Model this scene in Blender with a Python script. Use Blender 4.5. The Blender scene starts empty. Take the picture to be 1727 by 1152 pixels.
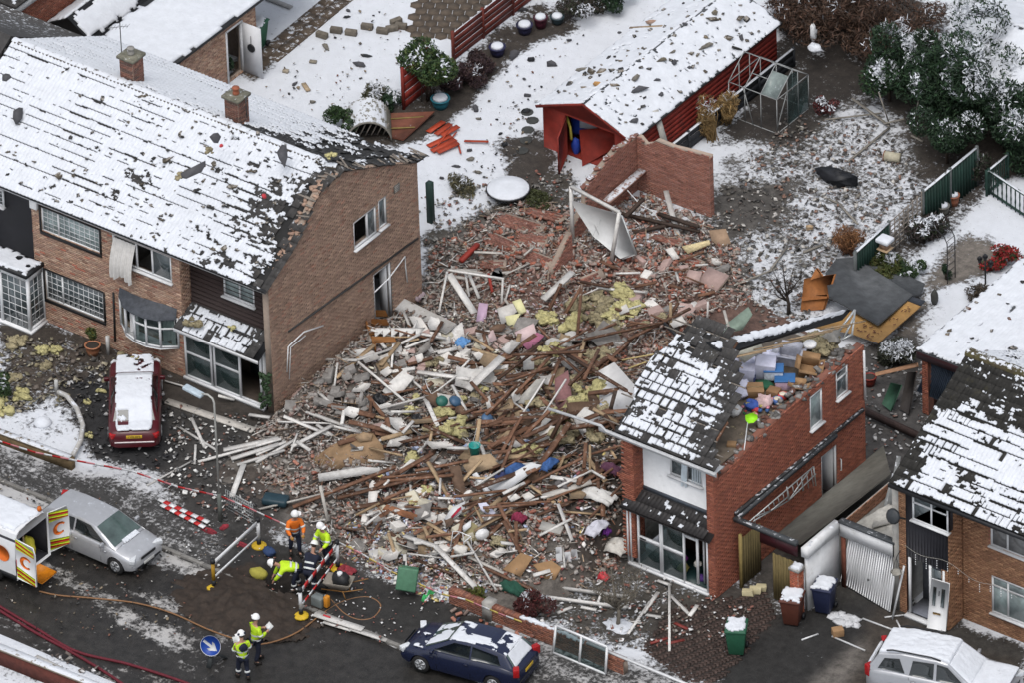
import bpy,math,random
import numpy as np
from mathutils import Vector,Matrix
from mathutils.geometry import tessellate_polygon
random.seed(7)
rng=np.random.default_rng(7)
scene=bpy.context.scene
COL=scene.collection
YAW,PITCH,ROLL=math.radians(37.6),math.radians(34.9),math.radians(2.1)
FPX=20000.0
DIST=FPX/51.0
_R=Vector((math.cos(YAW),math.sin(YAW),0));_fh=Vector((-math.sin(YAW),math.cos(YAW),0))
_F=_fh*math.cos(PITCH)+Vector((0,0,-math.sin(PITCH)))
_U=_fh*math.sin(PITCH)+Vector((0,0,math.cos(PITCH)))
CR=_R*math.cos(ROLL)-_U*math.sin(ROLL)
CU=_U*math.cos(ROLL)+_R*math.sin(ROLL)
CAMP=-_F*DIST
cam=bpy.data.cameras.new('camera');camo=bpy.data.objects.new('camera',cam);COL.objects.link(camo)
camo.matrix_world=Matrix(((CR.x,CU.x,-_F.x,CAMP.x),(CR.y,CU.y,-_F.y,CAMP.y),(CR.z,CU.z,-_F.z,CAMP.z),(0,0,0,1)))
cam.sensor_fit='HORIZONTAL';cam.sensor_width=36.0;cam.lens=36.0*FPX/1727.0
cam.clip_start=1.0;cam.clip_end=3000.0
scene.camera=camo
SUN_EL,SUN_AZ=math.radians(66),math.radians(160)
world=bpy.data.worlds.new('World');scene.world=world;world.use_nodes=True
wn=world.node_tree;bg=wn.nodes['Background']
sky=wn.nodes.new('ShaderNodeTexSky');sky.sky_type='NISHITA';sky.sun_disc=False
sky.sun_elevation=SUN_EL;sky.sun_rotation=SUN_AZ;sky.air_density=1.0;sky.dust_density=4.0;sky.ozone_density=1.0
hs=wn.nodes.new('ShaderNodeHueSaturation');hs.inputs['Saturation'].default_value=0.35
wn.links.new(sky.outputs[0],hs.inputs['Color']);wn.links.new(hs.outputs[0],bg.inputs['Color'])
bg.inputs['Strength'].default_value=0.15
sl=bpy.data.lights.new('sun','SUN');sl.energy=0.7;sl.angle=math.radians(40);sl.color=(1.0,0.97,0.93)
so=bpy.data.objects.new('sun',sl);COL.objects.link(so)
_sd=Vector((math.sin(SUN_AZ)*math.cos(SUN_EL),math.cos(SUN_AZ)*math.cos(SUN_EL),math.sin(SUN_EL)))
so.rotation_euler=_sd.to_track_quat('Z','Y').to_euler();so.location=_sd*60
vs=scene.view_settings;vs.view_transform='Standard';vs.look='None';vs.gamma=1.0;vs.exposure=0.42
vs.use_curve_mapping=False
scene.cycles.max_bounces=6;scene.cycles.diffuse_bounces=3;scene.cycles.glossy_bounces=2;scene.cycles.transparent_max_bounces=8
scene.cycles.caustics_reflective=False;scene.cycles.caustics_refractive=False
def _ray(px,py):
 return _F+CR*((px-863.5)/FPX)-CU*((py-576.0)/FPX)
def G(px,py,z=0.0):
 d=_ray(px,py);return CAMP+d*((z-CAMP.z)/d.z)
def PY(px,py,y):
 d=_ray(px,py);return CAMP+d*((y-CAMP.y)/d.y)
def PX(px,py,x):
 d=_ray(px,py);return CAMP+d*((x-CAMP.x)/d.x)
def _h(ix,iy,s):
 n=(ix.astype(np.int64)*374761393+iy.astype(np.int64)*668265263+s*1442695041)&0x7fffffff
 n=((n^(n>>13))*1274126177)&0x7fffffff
 return((n^(n>>16))&0xffff)/65535.0
def vnoise(x,y,s=0):
 x=np.asarray(x,float);y=np.asarray(y,float)
 ix=np.floor(x);iy=np.floor(y);fx=x-ix;fy=y-iy
 fx=fx*fx*(3-2*fx);fy=fy*fy*(3-2*fy)
 a=_h(ix,iy,s);b=_h(ix+1,iy,s);c=_h(ix,iy+1,s);d=_h(ix+1,iy+1,s)
 return a+(b-a)*fx+(c-a)*fy+(a-b-c+d)*fx*fy
def fbm(x,y,s=0,o=4):
 t=0;a=0.5;n=0
 for k in range(o):
  t=t+a*vnoise(np.asarray(x)*2**k+17.3*k,np.asarray(y)*2**k-9.1*k,s+k);n+=a;a*=.5
 return t/n
def inpoly(x,y,poly):
 x=np.asarray(x,float);y=np.asarray(y,float);r=np.zeros(x.shape,bool)
 n=len(poly);j=n-1
 for i in range(n):
  xi,yi=poly[i][0],poly[i][1];xj,yj=poly[j][0],poly[j][1]
  if yi!=yj:
   r^=((yi>y)!=(yj>y))&(x<(xj-xi)*(y-yi)/(yj-yi)+xi)
  j=i
 return r
SNOWC=(0.565,0.59,0.63)
MATS={}
def M(name,col=(.5,.5,.5),rough=.8,var=.18,scale=6.0,bump=0.0,bscale=30.0,metal=0.0,snow=0.0,attr=None,spec=.3,dirt=0.0,dirtcol=(.07,.065,.06),stretch=None,trans=0.0,rand=.12,scol=SNOWC):
 if name in MATS:return MATS[name]
 m=bpy.data.materials.new(name);m.use_nodes=True;nt=m.node_tree;N=nt.nodes;L=nt.links
 b=N['Principled BSDF'];b.inputs['Roughness'].default_value=rough;b.inputs['Metallic'].default_value=metal
 b.inputs['Specular IOR Level'].default_value=spec
 geo=N.new('ShaderNodeNewGeometry')
 pos=geo.outputs['Position']
 if stretch:
  mp=N.new('ShaderNodeVectorMath');mp.operation='MULTIPLY';mp.inputs[1].default_value=stretch
  L.new(pos,mp.inputs[0]);pos=mp.outputs[0]
 no=N.new('ShaderNodeTexNoise');no.inputs['Scale'].default_value=scale;no.inputs['Detail'].default_value=5;no.inputs['Roughness'].default_value=.65
 L.new(pos,no.inputs['Vector'])
 ramp=N.new('ShaderNodeMapRange');ramp.inputs[1].default_value=.3;ramp.inputs[2].default_value=.7
 ramp.inputs[3].default_value=1-var;ramp.inputs[4].default_value=1+var
 L.new(no.outputs['Fac'],ramp.inputs[0])
 mul=N.new('ShaderNodeVectorMath');mul.operation='SCALE'
 if attr:
  at=N.new('ShaderNodeAttribute');at.attribute_name=attr;L.new(at.outputs['Color'],mul.inputs[0])
 else:
  mul.inputs[0].default_value=col
 if rand:
  oi=N.new('ShaderNodeObjectInfo');r2=N.new('ShaderNodeMapRange');r2.inputs[3].default_value=1-rand;r2.inputs[4].default_value=1+rand;L.new(oi.outputs['Random'],r2.inputs[0])
  m2=N.new('ShaderNodeMath');m2.operation='MULTIPLY';L.new(ramp.outputs[0],m2.inputs[0]);L.new(r2.outputs[0],m2.inputs[1]);L.new(m2.outputs[0],mul.inputs['Scale'])
 else:L.new(ramp.outputs[0],mul.inputs['Scale'])
 out=mul.outputs[0]
 if dirt:
  dn=N.new('ShaderNodeTexNoise');dn.inputs['Scale'].default_value=scale*.45;dn.inputs['Detail'].default_value=8;dn.inputs['Roughness'].default_value=.7
  L.new(pos,dn.inputs['Vector'])
  dr=N.new('ShaderNodeMapRange');dr.inputs[1].default_value=.62-.3*dirt;dr.inputs[2].default_value=.78-.2*dirt;dr.inputs[4].default_value=min(1,dirt+.3)
  L.new(dn.outputs['Fac'],dr.inputs[0])
  mx=N.new('ShaderNodeMix');mx.data_type='RGBA';L.new(dr.outputs[0],mx.inputs[0]);L.new(out,mx.inputs[6]);mx.inputs[7].default_value=(*dirtcol,1)
  out=mx.outputs[2]
 if snow:
  sx=N.new('ShaderNodeSeparateXYZ');L.new(geo.outputs['Normal'],sx.inputs[0])
  sn=N.new('ShaderNodeTexNoise');sn.inputs['Scale'].default_value=5.0;sn.inputs['Detail'].default_value=8;sn.inputs['Roughness'].default_value=.7
  L.new(geo.outputs['Position'],sn.inputs['Vector'])
  s1=N.new('ShaderNodeMapRange');s1.inputs[1].default_value=.72-.45*snow;s1.inputs[2].default_value=.76-.45*snow;L.new(sn.outputs['Fac'],s1.inputs[0])
  s2=N.new('ShaderNodeMapRange');s2.inputs[1].default_value=.55;s2.inputs[2].default_value=.7;L.new(sx.outputs['Z'],s2.inputs[0])
  s3=N.new('ShaderNodeMath');s3.operation='MULTIPLY';L.new(s1.outputs[0],s3.inputs[0]);L.new(s2.outputs[0],s3.inputs[1])
  mx=N.new('ShaderNodeMix');mx.data_type='RGBA';L.new(s3.outputs[0],mx.inputs[0]);L.new(out,mx.inputs[6]);mx.inputs[7].default_value=(*scol,1)
  out=mx.outputs[2]
 L.new(out,b.inputs['Base Color'])
 if bump:
  bn=N.new('ShaderNodeTexNoise');bn.inputs['Scale'].default_value=bscale;bn.inputs['Detail'].default_value=4;L.new(pos,bn.inputs['Vector'])
  bp=N.new('ShaderNodeBump');bp.inputs['Strength'].default_value=bump;bp.inputs['Distance'].default_value=.04
  L.new(bn.outputs['Fac'],bp.inputs['Height']);L.new(bp.outputs[0],b.inputs['Normal'])
 if trans:
  tr=N.new('ShaderNodeBsdfTransparent');ms=N.new('ShaderNodeMixShader');ms.inputs[0].default_value=trans
  tr.inputs[0].default_value=(.75,.85,.85,1)
  L.new(b.outputs[0],ms.inputs[1]);L.new(tr.outputs[0],ms.inputs[2]);L.new(ms.outputs[0],N['Material Output'].inputs[0])
 MATS[name]=m
 return m
snowm=M('snow',SNOWC,.65,.07,3.0,.5,9.0,spec=.2,rand=0)
pvc=M('white_upvc',(.6,.61,.62),.4,.06,5,dirt=.12,dirtcol=(.35,.33,.3))
glassd=M('window_glass',(.045,.06,.065),.06,.5,1.4,spec=.9)
glasst=M('clear_glass',(.03,.05,.05),.04,.2,2,spec=.9,trans=.55)
mortar=M('mortar',(.3,.24,.195),.9,.15,9)
brick_attr=M('brick_faces',attr='Col',rough=.88,var=.2,scale=14,bump=.2,bscale=60)
DUST=(.27,.25,.225)
col_attr=M('debris_pieces',attr='Col',rough=.9,var=.25,scale=9,bump=.25,bscale=40,snow=.5,scol=DUST)
dark=M('black_plastic',(.015,.016,.018),.5,.2)
blackclad=M('black_cladding',(.012,.012,.016),.55,.3,3)
brownclad=M('brown_cladding',(.03,.019,.017),.6,.25,3,stretch=(1,1,8))
timber_red=M('stained_timber',(.12,.062,.038),.8,.4,5,.3,20,rand=.5,snow=.3,scol=DUST)
timber_pale=M('pale_timber',(.32,.23,.14),.8,.25,6,.2,20,rand=.3)
timber_grey=M('weathered_timber',(.2,.175,.15),.85,.3,6,.2,20)
white_wood=M('white_painted_wood',(.52,.51,.49),.7,.14,6,rand=.22,snow=.25,scol=DUST,dirt=.3,dirtcol=(.25,.22,.19))
metal_grey=M('grey_metal',(.35,.36,.36),.4,.15,5,metal=.6)
alu=M('aluminium',(.45,.47,.47),.45,.15,5,metal=.5,snow=.2)
concrete=M('concrete',(.3,.29,.27),.9,.2,4,.3,25)
felt=M('roof_felt',(.075,.08,.085),.85,.3,3,.3,30)
tilem=M('dark_roof_tile',(.045,.043,.042),.85,.35,5,.3,30,snow=.28,scol=(.42,.44,.47),dirt=.15,dirtcol=(.07,.065,.04))
ORG={}
_BF=np.array([[0,1,3,2],[4,6,7,5],[0,4,5,1],[2,3,7,6],[0,2,6,4],[1,5,7,3]])
_BV=np.array([[x,y,z]for x in(-.5,.5)for y in(-.5,.5)for z in(-.5,.5)])
def tag(o,label=None,cat=None,group=None,kind=None):
 if label:o['label']=label
 if cat:o['category']=cat
 if group:o['group']=group
 if kind:o['kind']=kind
 return o
def thing(name,label,cat,loc=(0,0,0),group=None,rz=0.0):
 o=bpy.data.objects.new(name,None);COL.objects.link(o);o.empty_display_size=.3
 o.location=loc;o.rotation_euler=(0,0,rz);tag(o,label,cat,group);ORG[o.name]=Vector(loc);return o
def newobj(name,me,parent=None,loc=None,rot=None):
 o=bpy.data.objects.new(name,me);COL.objects.link(o)
 if parent:o.parent=parent
 if loc is not None:o.location=loc
 if rot is not None:o.rotation_euler=rot
 return o
def make_mesh(name,V,F4,F3=None,mats=(),cols=None,midx=None,smooth=False):
 V=np.asarray(V,dtype=np.float32).reshape(-1,3);me=bpy.data.meshes.new(name)
 F4=np.asarray(F4,dtype=np.int32).reshape(-1,4)if F4 is not None and len(F4)else np.zeros((0,4),np.int32)
 F3=np.asarray(F3,dtype=np.int32).reshape(-1,3)if F3 is not None and len(F3)else np.zeros((0,3),np.int32)
 n4,n3=len(F4),len(F3)
 me.vertices.add(len(V));me.vertices.foreach_set('co',V.ravel())
 me.loops.add(n4*4+n3*3);me.loops.foreach_set('vertex_index',np.concatenate([F4.ravel(),F3.ravel()]))
 me.polygons.add(n4+n3)
 st=np.concatenate([np.arange(n4)*4,n4*4+np.arange(n3)*3]).astype(np.int32)
 me.polygons.foreach_set('loop_start',st)
 for m in mats:me.materials.append(m)
 if midx is not None:me.polygons.foreach_set('material_index',np.asarray(midx,np.int32))
 if smooth:me.polygons.foreach_set('use_smooth',np.ones(n4+n3,bool))
 me.update(calc_edges=True);me.validate()
 if cols is not None:
  a=me.attributes.new('Col','FLOAT_COLOR','FACE')
  c=np.ones((n4+n3,4),np.float32);c[:,:3]=cols;a.data.foreach_set('color',c.ravel())
 return me
class MB:
 def __init__(s):s.V=[];s.n=0;s.Q=[];s.T=[];s.cq=[];s.ct=[];s.hascol=False
 def add(s,V,F,col=None):
  V=np.asarray([tuple(v)for v in V],float)if not isinstance(V,np.ndarray)else V
  s.V.append(V)
  for f in F:
   if len(f)==4:s.Q.append([i+s.n for i in f]);s.cq.append(col or(1,1,1))
   elif len(f)==3:s.T.append([i+s.n for i in f]);s.ct.append(col or(1,1,1))
   else:
    for k in range(1,len(f)-1):s.T.append([f[0]+s.n,f[k]+s.n,f[k+1]+s.n]);s.ct.append(col or(1,1,1))
  if col:s.hascol=True
  s.n+=len(V);return s
 def box(s,c,size,rot=None,col=None):
  v=_BV*np.asarray(size,float)
  if rot is not None:v=v@np.asarray(rot,float).T
  return s.add(v+np.asarray(tuple(c),float),_BF,col)
 def bx(s,a,b,col=None):
  a=np.minimum(a,b)if False else np.asarray(tuple(a),float);b=np.asarray(tuple(b),float)
  return s.box((a+b)/2,np.abs(b-a),None,col)
 def bar(s,p,q,w,h,col=None,roll=0.0,up=(0,0,1)):
  p=Vector(p);q=Vector(q);d=q-p;L=d.length
  if L<1e-6:return s
  d/=L;u=Vector(up)
  if abs(d.dot(u))>.98:u=Vector((1,0,0))
  y=u.cross(d).normalized();z=d.cross(y)
  if roll:
   y,z=y*math.cos(roll)+z*math.sin(roll),z*math.cos(roll)-y*math.sin(roll)
  R=np.array([[d.x,y.x,z.x],[d.y,y.y,z.y],[d.z,y.z,z.z]])
  return s.box((p+q)/2,(L,w,h),R,col)
 def tube(s,pts,r,n=6,col=None,caps=True):
  pts=[Vector(p)for p in pts];rs=r if isinstance(r,(list,tuple))else[r]*len(pts)
  V=[];F=[];pu=None
  for i,p in enumerate(pts):
   d=(pts[min(i+1,len(pts)-1)]-pts[max(i-1,0)])
   d=d.normalized()if d.length>1e-9 else Vector((0,0,1))
   if pu is None:
    pu=Vector((0,0,1)).cross(d)
    if pu.length<.05:pu=Vector((1,0,0)).cross(d)
    pu.normalize()
   u=(pu-d*pu.dot(d)).normalized();w=d.cross(u);pu=u
   for k in range(n):
    a=2*math.pi*k/n;V.append(p+(u*math.cos(a)+w*math.sin(a))*rs[i])
  for i in range(len(pts)-1):
   for k in range(n):
    F.append((i*n+k,i*n+(k+1)%n,(i+1)*n+(k+1)%n,(i+1)*n+k))
  if caps:
   F.append(tuple(range(n-1,-1,-1)));F.append(tuple((len(pts)-1)*n+k for k in range(n)))
  return s.add(V,F,col)
 def lathe(s,prof,n=16,c=(0,0,0),axis='z',col=None):
  V=[];F=[]
  for(r,z)in prof:
   for k in range(n):
    a=2*math.pi*k/n;x,y=r*math.cos(a),r*math.sin(a)
    V.append((c[0]+x,c[1]+y,c[2]+z)if axis=='z' else((c[0]+x,c[1]+z,c[2]+y)if axis=='y' else(c[0]+z,c[1]+x,c[2]+y)))
  for i in range(len(prof)-1):
   for k in range(n):F.append((i*n+k,i*n+(k+1)%n,(i+1)*n+(k+1)%n,(i+1)*n+k))
  F.append(tuple(range(n-1,-1,-1)));F.append(tuple((len(prof)-1)*n+k for k in range(n)))
  return s.add(V,F,col)
 def prism(s,poly,off,holes=(),col=None):
  """poly: 3-D outline of the front face, off: vector to the back face"""
  loops=[[Vector(p)for p in poly]]+[[Vector(p)for p in h]for h in holes]
  allv=[v for l in loops for v in l];tris=tessellate_polygon(loops);n=len(allv);off=Vector(off)
  F=[tuple(t)for t in tris]+[tuple(i+n for i in reversed(t))for t in tris]
  b=0
  for l in loops:
   for i in range(len(l)):
    j=(i+1)%len(l);F.append((b+i,b+j,b+j+n,b+i+n))
   b+=len(l)
  return s.add([*allv,*[v+off for v in allv]],F,col)
 def blob(s,c,r,n=7,jit=.25,col=None,seed=None):
  V=[];F=[];rr=random.Random(seed)if seed is not None else random
  rings=max(3,n-2)
  for i in range(rings+1):
   t=math.pi*i/rings
   for k in range(n):
    a=2*math.pi*k/n;j=1+rr.uniform(-jit,jit)
    V.append((c[0]+r[0]*math.sin(t)*math.cos(a)*j,c[1]+r[1]*math.sin(t)*math.sin(a)*j,c[2]+r[2]*math.cos(t)*j))
  for i in range(rings):
   for k in range(n):F.append((i*n+k,(i+1)*n+k,(i+1)*n+(k+1)%n,i*n+(k+1)%n))
  return s.add(V,F,col)
 def build(s,name,mat,parent=None,local=False,smooth=False,bevel=0.0,kind=None):
  if not s.V:return None
  V=np.concatenate(s.V);o0=None
  if parent is not None and not local:
   o0=ORG.get(parent.name,Vector((0,0,0)));V=V-np.array(o0)
  elif parent is None and not local:
   c=(V.min(0)+V.max(0))/2;c[2]=V[:,2].min();V=V-c;o0=Vector(c)
  cols=None
  if s.hascol:cols=np.array(s.cq+s.ct,np.float32).reshape(-1,3)
  me=make_mesh(name,V,s.Q,s.T,[mat]if mat else[],cols,smooth=smooth)
  o=newobj(name,me,parent)
  if parent is None and o0 is not None:o.location=o0
  ORG[o.name]=ORG.get(parent.name,Vector((0,0,0)))if parent is not None else(o0 or Vector((0,0,0)))
  if bevel:
   bm=o.modifiers.new('bevel','BEVEL');bm.width=bevel;bm.segments=2;bm.limit_method='ANGLE'
  if kind:o['kind']=kind
  return o
def many_boxes(C,S,R,cols,taper=None):
 """N boxes at once -> V, F, face colours"""
 N=len(C);V=_BV[None]*S[:,None,:]
 if taper is not None:V=V+taper
 V=np.einsum('nij,nkj->nki',R,V)+C[:,None,:]
 F=(_BF[None]+(np.arange(N)*8)[:,None,None]).reshape(-1,4)
 return V.reshape(-1,3),F,np.repeat(cols,6,axis=0)
def rand_rot(n,tilt=1.0,r=rng):
 a=r.uniform(0,2*np.pi,n);tx=r.normal(0,.5*tilt,n);ty=r.normal(0,.5*tilt,n)
 ca,sa,cx,sx,cy,sy=np.cos(a),np.sin(a),np.cos(tx),np.sin(tx),np.cos(ty),np.sin(ty)
 z=np.zeros(n);o=np.ones(n)
 Rz=np.array([[ca,-sa,z],[sa,ca,z],[z,z,o]]).transpose(2,0,1)
 Rx=np.array([[o,z,z],[z,cx,-sx],[z,sx,cx]]).transpose(2,0,1)
 Ry=np.array([[cy,z,sy],[z,o,z],[-sy,z,cy]]).transpose(2,0,1)
 return Rx@Ry@Rz
def stuff_boxes(name,C,S,R,cols,mat,parent=None,label=None,cat=None,jit=0.0):
 tp=rng.normal(0,1,(len(C),8,3))*S[:,None,:]*jit if jit else None
 V,F,c=many_boxes(C,S,R,cols,tp)
 if parent is not None:V=V-np.array(ORG.get(parent.name,Vector((0,0,0))))
 o=newobj(name,make_mesh(name,V,F,None,[mat],c),parent);o['kind']='stuff'
 tag(o,label,cat if parent is None else None);return o
def wall_slab(name,O,u,n,outer,holes,thick,mat,parent):
 O=Vector(O);u=Vector(u);n=Vector(n);z=Vector((0,0,1));mb=MB()
 to3=lambda p:O+u*p[0]+z*p[1]
 mb.prism([to3(p)for p in outer],-n*thick,[[to3(p)for p in h]for h in holes])
 return mb.build(name,mat,parent)
def brick_courses(name,O,u,n,outer,holes,parent,palette,L=.225,H=.075,proud=.008,accents=None,broken=0.0,both=0.0):
 O=np.array(Vector(O));u=np.array(Vector(u));n=np.array(Vector(n));z=np.array([0,0,1.])
 xs=[p[0]for p in outer];zs=[p[1]for p in outer]
 rows=np.arange(math.floor(min(zs)/H),math.ceil(max(zs)/H));A=[];B=[]
 for r in rows:
  off=(r%2)*L/2
  a=np.arange(math.floor(min(xs)/L)-1,math.ceil(max(xs)/L)+1)*L+off
  A.append(a);B.append(np.full(len(a),r*H))
 A=np.concatenate(A);B=np.concatenate(B)
 a0=np.maximum(A,min(xs));a1=np.minimum(A+L,max(xs));cm=(a0+a1)/2
 keep=(a1-a0>.03)&inpoly(cm,B+H/2,outer)
 for h in holes:keep&=~inpoly(cm,B+H/2,h)
 B=B[keep];a0=a0[keep];a1=a1[keep];N=len(B)
 for h in holes:
  hx=[p[0]for p in h];hz=[p[1]for p in h];h0,h1,z0,z1=min(hx),max(hx),min(hz),max(hz)
  inr=(B+H/2>z0)&(B+H/2<z1)
  c=(a0+a1)/2
  m=inr&(c<h0)&(a1>h0);a1[m]=h0
  m=inr&(c>h1)&(a0<h1);a0[m]=h1
 pal=np.array(palette);k=rng.integers(0,len(pal),N)
 cols=pal[k]*(1+rng.normal(0,.12,(N,1)))
 if accents is not None:
  m=rng.random(N)<accents[1];cols[m]=np.array(accents[0])*(1+rng.normal(0,.15,(m.sum(),1)))
 cols=np.clip(cols*1.5,.01,.9)
 g=.006;p=proud*(1+rng.normal(0,.25,N))
 C=O[None]+u[None]*((a0+a1)/2)[:,None]+z[None]*(B+H/2)[:,None]+n[None]*((p-.03)/2)[:,None]
 if both:C=C-n[None]*(both/2)
 S=np.stack([a1-a0-g*2,np.full(N,H-g*2),p+.03+(both+proud if both else 0)],1)
 R=np.tile(np.stack([u,z,n],1)[None],(N,1,1))
 return stuff_boxes(name,C,S,R,cols,brick_attr,parent)
def rect(a0,a1,z0,z1):return[(a0,z0),(a1,z0),(a1,z1),(a0,z1)]
_wn=[0]
def window(parent,O,u,n,a0,a1,z0,z1,mull=(),trans=(),lattice=None,fr=.06,mat=None,glass=None,inset=.06,sill=True,nopane=(),name='window',bars=None):
 """frame with real bars; panes as sub-parts. O,u,n as for the wall; mull/trans as fractions"""
 O=Vector(O);u=Vector(u);n=Vector(n);z=Vector((0,0,1));mat=mat or pvc;glass=glass or glassd
 P=lambda a,b,d:O+u*a+z*b+n*d
 mb=MB();d0,d1=-inset-.05,-inset+.02
 def fb(aa,ab,ba,bb,e=0.0):
  c=P((aa+ab)/2,(ba+bb)/2,(d0+d1)/2)
  R=np.array([[u.x,n.x,0],[u.y,n.y,0],[u.z,n.z,1]])
  mb.box(c,(abs(ab-aa),d1-d0+e,abs(bb-ba)),R)
 fb(a0,a1,z0,z0+fr);fb(a0,a1,z1-fr,z1);fb(a0,a0+fr,z0+fr,z1-fr);fb(a1-fr,a1,z0+fr,z1-fr)
 W,H=a1-a0,z1-z0
 xs=[0,*mull,1];ys=[0,*trans,1]
 for m in mull:fb(a0+m*W-fr*.5,a0+m*W+fr*.5,z0+fr,z1-fr)
 for t in trans:
  for i in range(len(xs)-1):fb(a0+xs[i]*W+fr*.5,a0+xs[i+1]*W-fr*.5,z0+t*H-fr*.45,z0+t*H+fr*.45)
 w=mb.build(name,mat,parent)
 if sill:
  sb=MB();c=P((a0+a1)/2,z0-.025,.015)
  sb.box(c,(W+.1,.2,.05),np.array([[u.x,n.x,0],[u.y,n.y,0],[u.z,n.z,1]]));sb.build('sill',mat,w)
 k=0
 for i in range(len(xs)-1):
  for j in range(len(ys)-1):
   if k not in nopane:
    pb=MB();p0,p1=a0+xs[i]*W+fr*.5,a0+xs[i+1]*W-fr*.5;q0,q1=z0+ys[j]*H+fr*.4,z0+ys[j+1]*H-fr*.4
    pb.box(P((p0+p1)/2,(q0+q1)/2,-inset-.02),(p1-p0,.012,q1-q0),np.array([[u.x,n.x,0],[u.y,n.y,0],[u.z,n.z,1]]))
    pb.build('pane',glass,w)
    if lattice:
     nx,nz=lattice[i]if isinstance(lattice,list)else lattice;lb=MB();d=-inset-.006
     for q in range(1,nx):lb.bar(P(p0+(p1-p0)*q/nx,q0,d),P(p0+(p1-p0)*q/nx,q1,d),.022,.012)
     for q in range(1,nz):lb.bar(P(p0,q0+(q1-q0)*q/nz,d-.001),P(p1,q0+(q1-q0)*q/nz,d-.001),.022,.012)
     lb.build('glazing_bars',mat,w)
   k+=1
 return w
def win_from_px(pts,plane,val):
 """pixel corners TL TR BR BL on a plane -> a0,a1,z0,z1 (a along x or y)"""
 f=PY if plane=='y' else PX
 P=[f(x,y,val)for x,y in pts];a=[p.x if plane=='y' else p.y for p in P]
 return((a[0]+a[3])/2,(a[1]+a[2])/2,(P[2].z+P[3].z)/2,(P[0].z+P[1].z)/2)
def snow_sheet(name,parent,fn,nrm,nu,nv,keep,thick,mat=None,hnoise=.4,seed=0):
 """fn(U,V)->xyz arrays over the unit square; keep: (nu,nv) cell mask"""
 U,V=np.meshgrid(np.linspace(0,1,nu+1),np.linspace(0,1,nv+1),indexing='ij')
 B=np.stack(fn(U,V),-1);k=keep.astype(float)
 full=np.zeros((nu+1,nv+1));cnt=np.zeros_like(full)
 for dx in(0,1):
  for dy in(0,1):
   full[dx:dx+nu,dy:dy+nv]+=k;cnt[dx:dx+nu,dy:dy+nv]+=1
 frac=full/4.0
 h=thick*(.35+.65*frac**1.5)*(1-hnoise+2*hnoise*fbm(U*nu*.22,V*nv*.22,seed))
 n=np.asarray(nrm,float);n=n/np.linalg.norm(n)
 T=B+h[...,None]*n;Lo=B-.004*n
 idx=np.arange((nu+1)*(nv+1)).reshape(nu+1,nv+1);NN=idx.size
 a,b,c,d=idx[:-1,:-1],idx[1:,:-1],idx[1:,1:],idx[:-1,1:]
 Q=[np.stack([a[keep],b[keep],c[keep],d[keep]],1)]
 kp=np.pad(keep,1)
 for(e,f,nb)in((a,b,kp[1:-1,:-2]),(b,c,kp[2:,1:-1]),(c,d,kp[1:-1,2:]),(d,a,kp[:-2,1:-1])):
  m=keep&~nb;Q.append(np.stack([f[m],e[m],e[m]+NN,f[m]+NN],1))
 Q=np.concatenate(Q);Vv=np.concatenate([T.reshape(-1,3),Lo.reshape(-1,3)])
 used,inv=np.unique(Q,return_inverse=True)
 if len(used)==0:return None
 Vv=Vv[used];Q=inv.reshape(-1,4)
 if parent is not None:Vv=Vv-np.array(ORG.get(parent.name,Vector((0,0,0))))
 return newobj(name,make_mesh(name,Vv,Q,None,[mat or snowm],smooth=True),parent)
def bilin(A,B,C,D):
 A,B,C,D=[np.array(Vector(p))for p in(A,B,C,D)]
 def fn(U,V):
  P=(A*((1-U)*(1-V))[...,None]+B*(U*(1-V))[...,None]+C*(U*V)[...,None]+D*((1-U)*V)[...,None])
  return P[...,0],P[...,1],P[...,2]
 return fn
def edge_keep(nu,nv,amt=.15,seed=0,holes=.0,hs=.2,margin=1):
 I,J=np.meshgrid(np.arange(nu),np.arange(nv),indexing='ij')
 e=np.minimum(np.minimum(I,nu-1-I),np.minimum(J,nv-1-J)).astype(float)
 k=e+2.5*(fbm(I*.35,J*.35,seed)-.5)*2>=margin*amt*6
 if holes:k&=fbm(I*hs,J*hs,seed+5,4)>holes
 return k
def snow_quad(name,parent,A,B,C,D,cell=.06,thick=.05,amt=.2,seed=0,holes=0.0,hs=.2,mat=None):
 A,B,C,D=[Vector(p)for p in(A,B,C,D)]
 nu=max(4,int((B-A).length/cell));nv=max(4,int((D-A).length/cell));n=(B-A).cross(D-A)
 if n.z<0:n=-n
 return snow_sheet(name,parent,bilin(A,B,C,D),n,nu,nv,edge_keep(nu,nv,amt,seed,holes,hs),thick,mat,seed=seed)
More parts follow.
